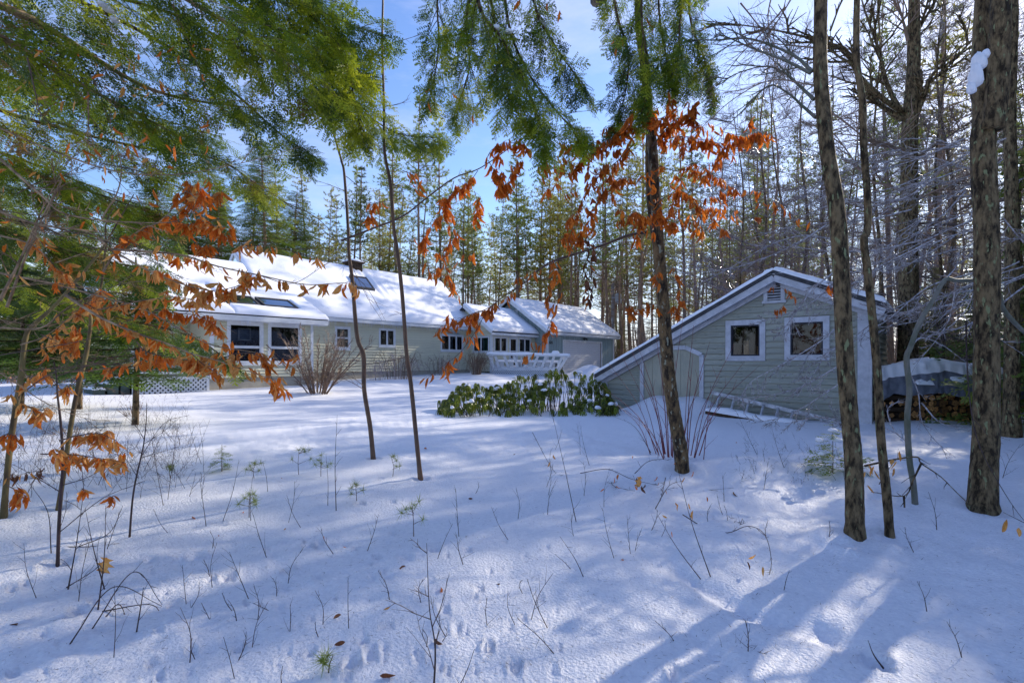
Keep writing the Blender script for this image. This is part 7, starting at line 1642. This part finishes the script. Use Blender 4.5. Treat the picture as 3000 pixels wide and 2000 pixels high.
# single fallen leaves
for (px, py, s, k, lab) in [(562, 1516, .085, 'beech', 'bright rust leaf lying flat in the left middle snow'), (1170, 1668, .10, 'beechd', 'curled brown leaf lying in the snow at lower centre'), (1250, 1316, .10, 'beech', 'small russet leaf on the snow right of the straight sapling'), (1510, 1332, .05, 'beechd', 'tiny dark leaf on the lawn right of the saplings'), (1000, 1805, .055, 'beechd', 'brown oval leaf upright in the lower centre snow'),
        (1143, 1783, .05, 'beech2', 'small tan leaf standing in the snow, lower centre'), (1290, 1738, .07, 'beech', 'russet leaf hanging on the forked seedling'), (1465, 1714, .045, 'beechd', 'small brown leaf right of the forked seedling'), (1012, 1885, .06, 'beechd', 'brown leaf stuck on the bottom centre twig'), (1112, 1985, .08, 'beechd', 'dark curled leaf at the bottom edge'), (710, 1505, .05, 'beech', 'small russet leaf near the left pine seedling'),
        (830, 1555, .05, 'beech2', 'pale leaf in the snow beside the pawprints'), (1005, 1605, .035, 'beech', 'tiny rust leaf right of the deep pawprint'), (950, 1575, .045, 'beech', 'red brown leaf above the deep pawprint'), (1372, 1463, .05, 'beechd', 'brown leaf on the snow below the twin saplings'), (825, 1403, .05, 'beech', 'russet leaf beside the left pine seedlings'), (1818, 1590, .04, 'beechd', 'tiny brown leaf in the snow at centre right'),
        (1828, 1645, .05, 'beech', 'small tan leaf below the tiny brown one'), (2150, 1445, .10, 'beechd', 'dark leaf cluster on the snow left of the beech trunks'), (2365, 1350, .06, 'beech', 'rust leaf on the snow under the shed corner'), (50, 1835, .055, 'beechd', 'brown leaf in the bottom left corner snow'), (1275, 1875, .07, 'beechd', 'brown leaf at the foot of the forked seedling'), (2160, 1298, .08, 'beech', 'rust leaf on the snow mound behind the fallen branch'), (640, 1575, .03, 'beech', 'tiny russet leaf left of the pawprints')]:
    h = hit(px, py); o = bpy.data.objects.new('fallen_leaf', rnd.choice(LEAF[k])); COL.objects.link(o); o.location = h + Vector((0, 0, .012)); o.scale = (s, s, s); o.rotation_euler = (R(1.2, 1.7), R(-.3, .3), R(0, 6.28)); tag(o, lab, 'leaf')
# oak leaf
def oak_leaf(p, s, rz, parent, lab=None):
    out = [(0, 0), (.10, .08), (.34, .14), (.14, .26), (.16, .36), (.46, .50), (.18, .54), (.18, .64), (.36, .84), (.12, .80), (0, 1.0)]; n = len(out); vs = []
    for (w, t) in out: vs.append((w, .05 * math.sin(t * 6) + .12 * w, -t))
    for (w, t) in out: vs.append((-w, .05 * math.sin(t * 6 + .5) + .2 * w, -t))
    for (w, t) in out: vs.append((0, .05 * math.sin(t * 6), -t))
    fs = []
    for i in range(n - 1): fs += [(2 * n + i, 2 * n + i + 1, i + 1, i), (n + i, n + i + 1, 2 * n + i + 1, 2 * n + i)]
    me = mesh_np('leaf', vs, [(4, np.array(fs))], [M['beech2']]); o = bpy.data.objects.new('oak_leaf', me); COL.objects.link(o); place(o, p, parent); o.scale = (s, s, s); o.rotation_euler = (.2, .3, rz); return o
oak_leaf(P(312, 1632, hit(310, 1725).y), .13, .2, ar); oak_leaf(P(1878, 1395, hit(1878, 1470).y), .13, .6, fb)
# pine seedlings
def pine_seedling(label, base, h, seed):
    r = random.Random(seed); rs = np.random.RandomState(seed); b = hit(*base); t = thing('pine_seedling', label, 'seedling', b); mb = MB(); mb.tube([b - Vector((0, 0, .03)), b + Vector((r.uniform(-.02, .02), 0, h * .5)), b + Vector((r.uniform(-.03, .03), 0, h))], [.004, .003, .002], 5)
    tips = [b + Vector((0, 0, h))]
    for i in range(r.randint(3, 6)):
        a = r.uniform(0, 6.28); l = h * r.uniform(.25, .5); z = h * r.uniform(.35, .9); p0 = b + Vector((0, 0, z)); p1 = p0 + Vector((math.cos(a) * l, math.sin(a) * l, l * .35)); mb.tube([p0, p1], [.0025, .0015], 4); tips.append(p1)
    mb.make('stem', M['sapbark'], t, b); f = MB(); B = np.repeat(np.array([tuple(p) for p in tips]), 38, 0); D = unit(rs.randn(len(B), 3) * .6 + np.array([0, 0, .15])); S = unit(np.cross(D, rs.randn(len(B), 3))); V, T = tri_block(B, D, S, rs.uniform(.05, .10, len(B)), np.full(len(B), .0030)); f.raw(V, T); f.make('needles', M['pine'], t, b)['kind'] = 'stuff'
for i, (b, h, lab) in enumerate([((875, 1390), .30, 'tufted pine seedling in the left middle snow'), ((940, 1395), .26, 'pine seedling just right of the tufted one'), ((1150, 1395), .24, 'small pine seedling between the two thin saplings'), ((1212, 1570), .26, 'pine seedling with long needles in the lower centre'), ((730, 1515), .22, 'reddish tipped pine seedling left of the pawprints'), ((1045, 1470), .16, 'tiny pine seedling beside the upright dark stem'),
    ((500, 1400), .14, 'tiny pine seedling left of the fern like hemlock'), ((745, 1400), .18, 'thin pine seedling behind the red leaf'), ((960, 1965), .08, 'flattened pine tuft at the bottom centre')]): pine_seedling(lab, b, h, 60 + i)
# hemlock seedlings
def hem_seedling(label, base, h, seed, w=.2, mt='hem1'):
    tr, cr = conifer_mesh(seed, h, w, 'hem', base=.12, dens=1.0); b = hit(*base); t = thing('hemlock_seedling', label, 'seedling', b)
    r = random.Random(seed); m = MB(); m.tube([b - Vector((0, 0, .03)), b + Vector((0, 0, h))], [.006, .002], 5); f = Foliage()
    for i in range(int(26 + 40 * h)):
        z = h * (.08 + .9 * r.random()); a = r.uniform(0, 6.28); l = w * (1.1 - z / h); f.add(b + Vector((math.cos(a) * l * .2, math.sin(a) * l * .2, z)), Vector((math.cos(a), math.sin(a), r.uniform(-.4, .2))), Vector((r.uniform(-.3, .3), r.uniform(-.3, .3), 1)), l * r.uniform(.6, 1.1) + .04)
    m.make('stem', M['sapbark'], t, b); g = MB(); f.emit(g, SPRL, 0, seed); g.make('foliage', M[mt], t, b)['kind'] = 'stuff'; return t, b
hem_seedling('fern like green hemlock seedling in the left middle snow', (650, 1380), .34, 71, .13)
t_, b_ = hem_seedling('snow dusted young hemlock leaning on the foot of the beech trunk', (2440, 1385), .62, 72, .34)
for (px, py) in ((2400, 1290), (2440, 1262), (2470, 1320), (2425, 1350), (2455, 1290), (2410, 1330)): snow_blob(P(px, py, b_.y - .1), R(.04, .07), .05, R(.025, .045), t_)
# needles and bark crumbs scattered on the snow
rs = np.random.RandomState(77); n = 9000; rr = 1.6 + 7.5 * rs.rand(n) ** 1.2; aa = rs.uniform(-.9, .9, n); X = rr * np.sin(aa); Y = rr * np.cos(aa); Z = gz(X, Y) + .004
B = np.stack([X, Y, Z], -1); D = unit(np.stack([rs.randn(n), rs.randn(n), rs.rand(n) * .12], -1)); S = unit(np.cross(D, np.array([0, 0, 1.0]) + rs.randn(n, 3) * .2))
L = rs.uniform(.008, .045, n); V, T = tri_block(B, D, S, L, rs.uniform(.0012, .0030, n)); mb = MB(); mb.raw(V, T); o = mb.make('needle_litter', M['stem']); o['kind'] = 'stuff'; o['label'] = 'fallen needles and bark crumbs on the snow'

# ------------------------------------------------------------------ leaves past the first 300 of one tree are joined into one part
for root in [o for o in COL.objects if o.parent is None]:
    lv = [c for c in root.children if c.name.split('.')[0] == 'leaf' and c.type == 'MESH']
    if len(lv) <= 300: continue
    lv.sort(key=lambda c: -c.scale[2] / max(.5, (Vector(c.location) + Vector(root.location)).length)); rest = lv[300:]; V = []; mbr = MB(); mats = []
    for c in rest:
        mt = c.data.materials[0]
        if mt not in mats: mats.append(mt)
        n = len(c.data.vertices); co = np.empty(n * 3, dtype=np.float32); c.data.vertices.foreach_get('co', co); co = co.reshape(-1, 3)
        Mx = np.array(Matrix.LocRotScale(c.location, c.rotation_euler, c.scale)); co = co @ Mx[:3, :3].T + Mx[:3, 3] + np.array(root.location)
        mbr.raw(co, np.array([tuple(p.vertices) for p in c.data.polygons]), mats.index(mt))
    for c in rest: bpy.data.objects.remove(c)
    mbr.make('leaves', mats, root, root.location, kind='stuff')
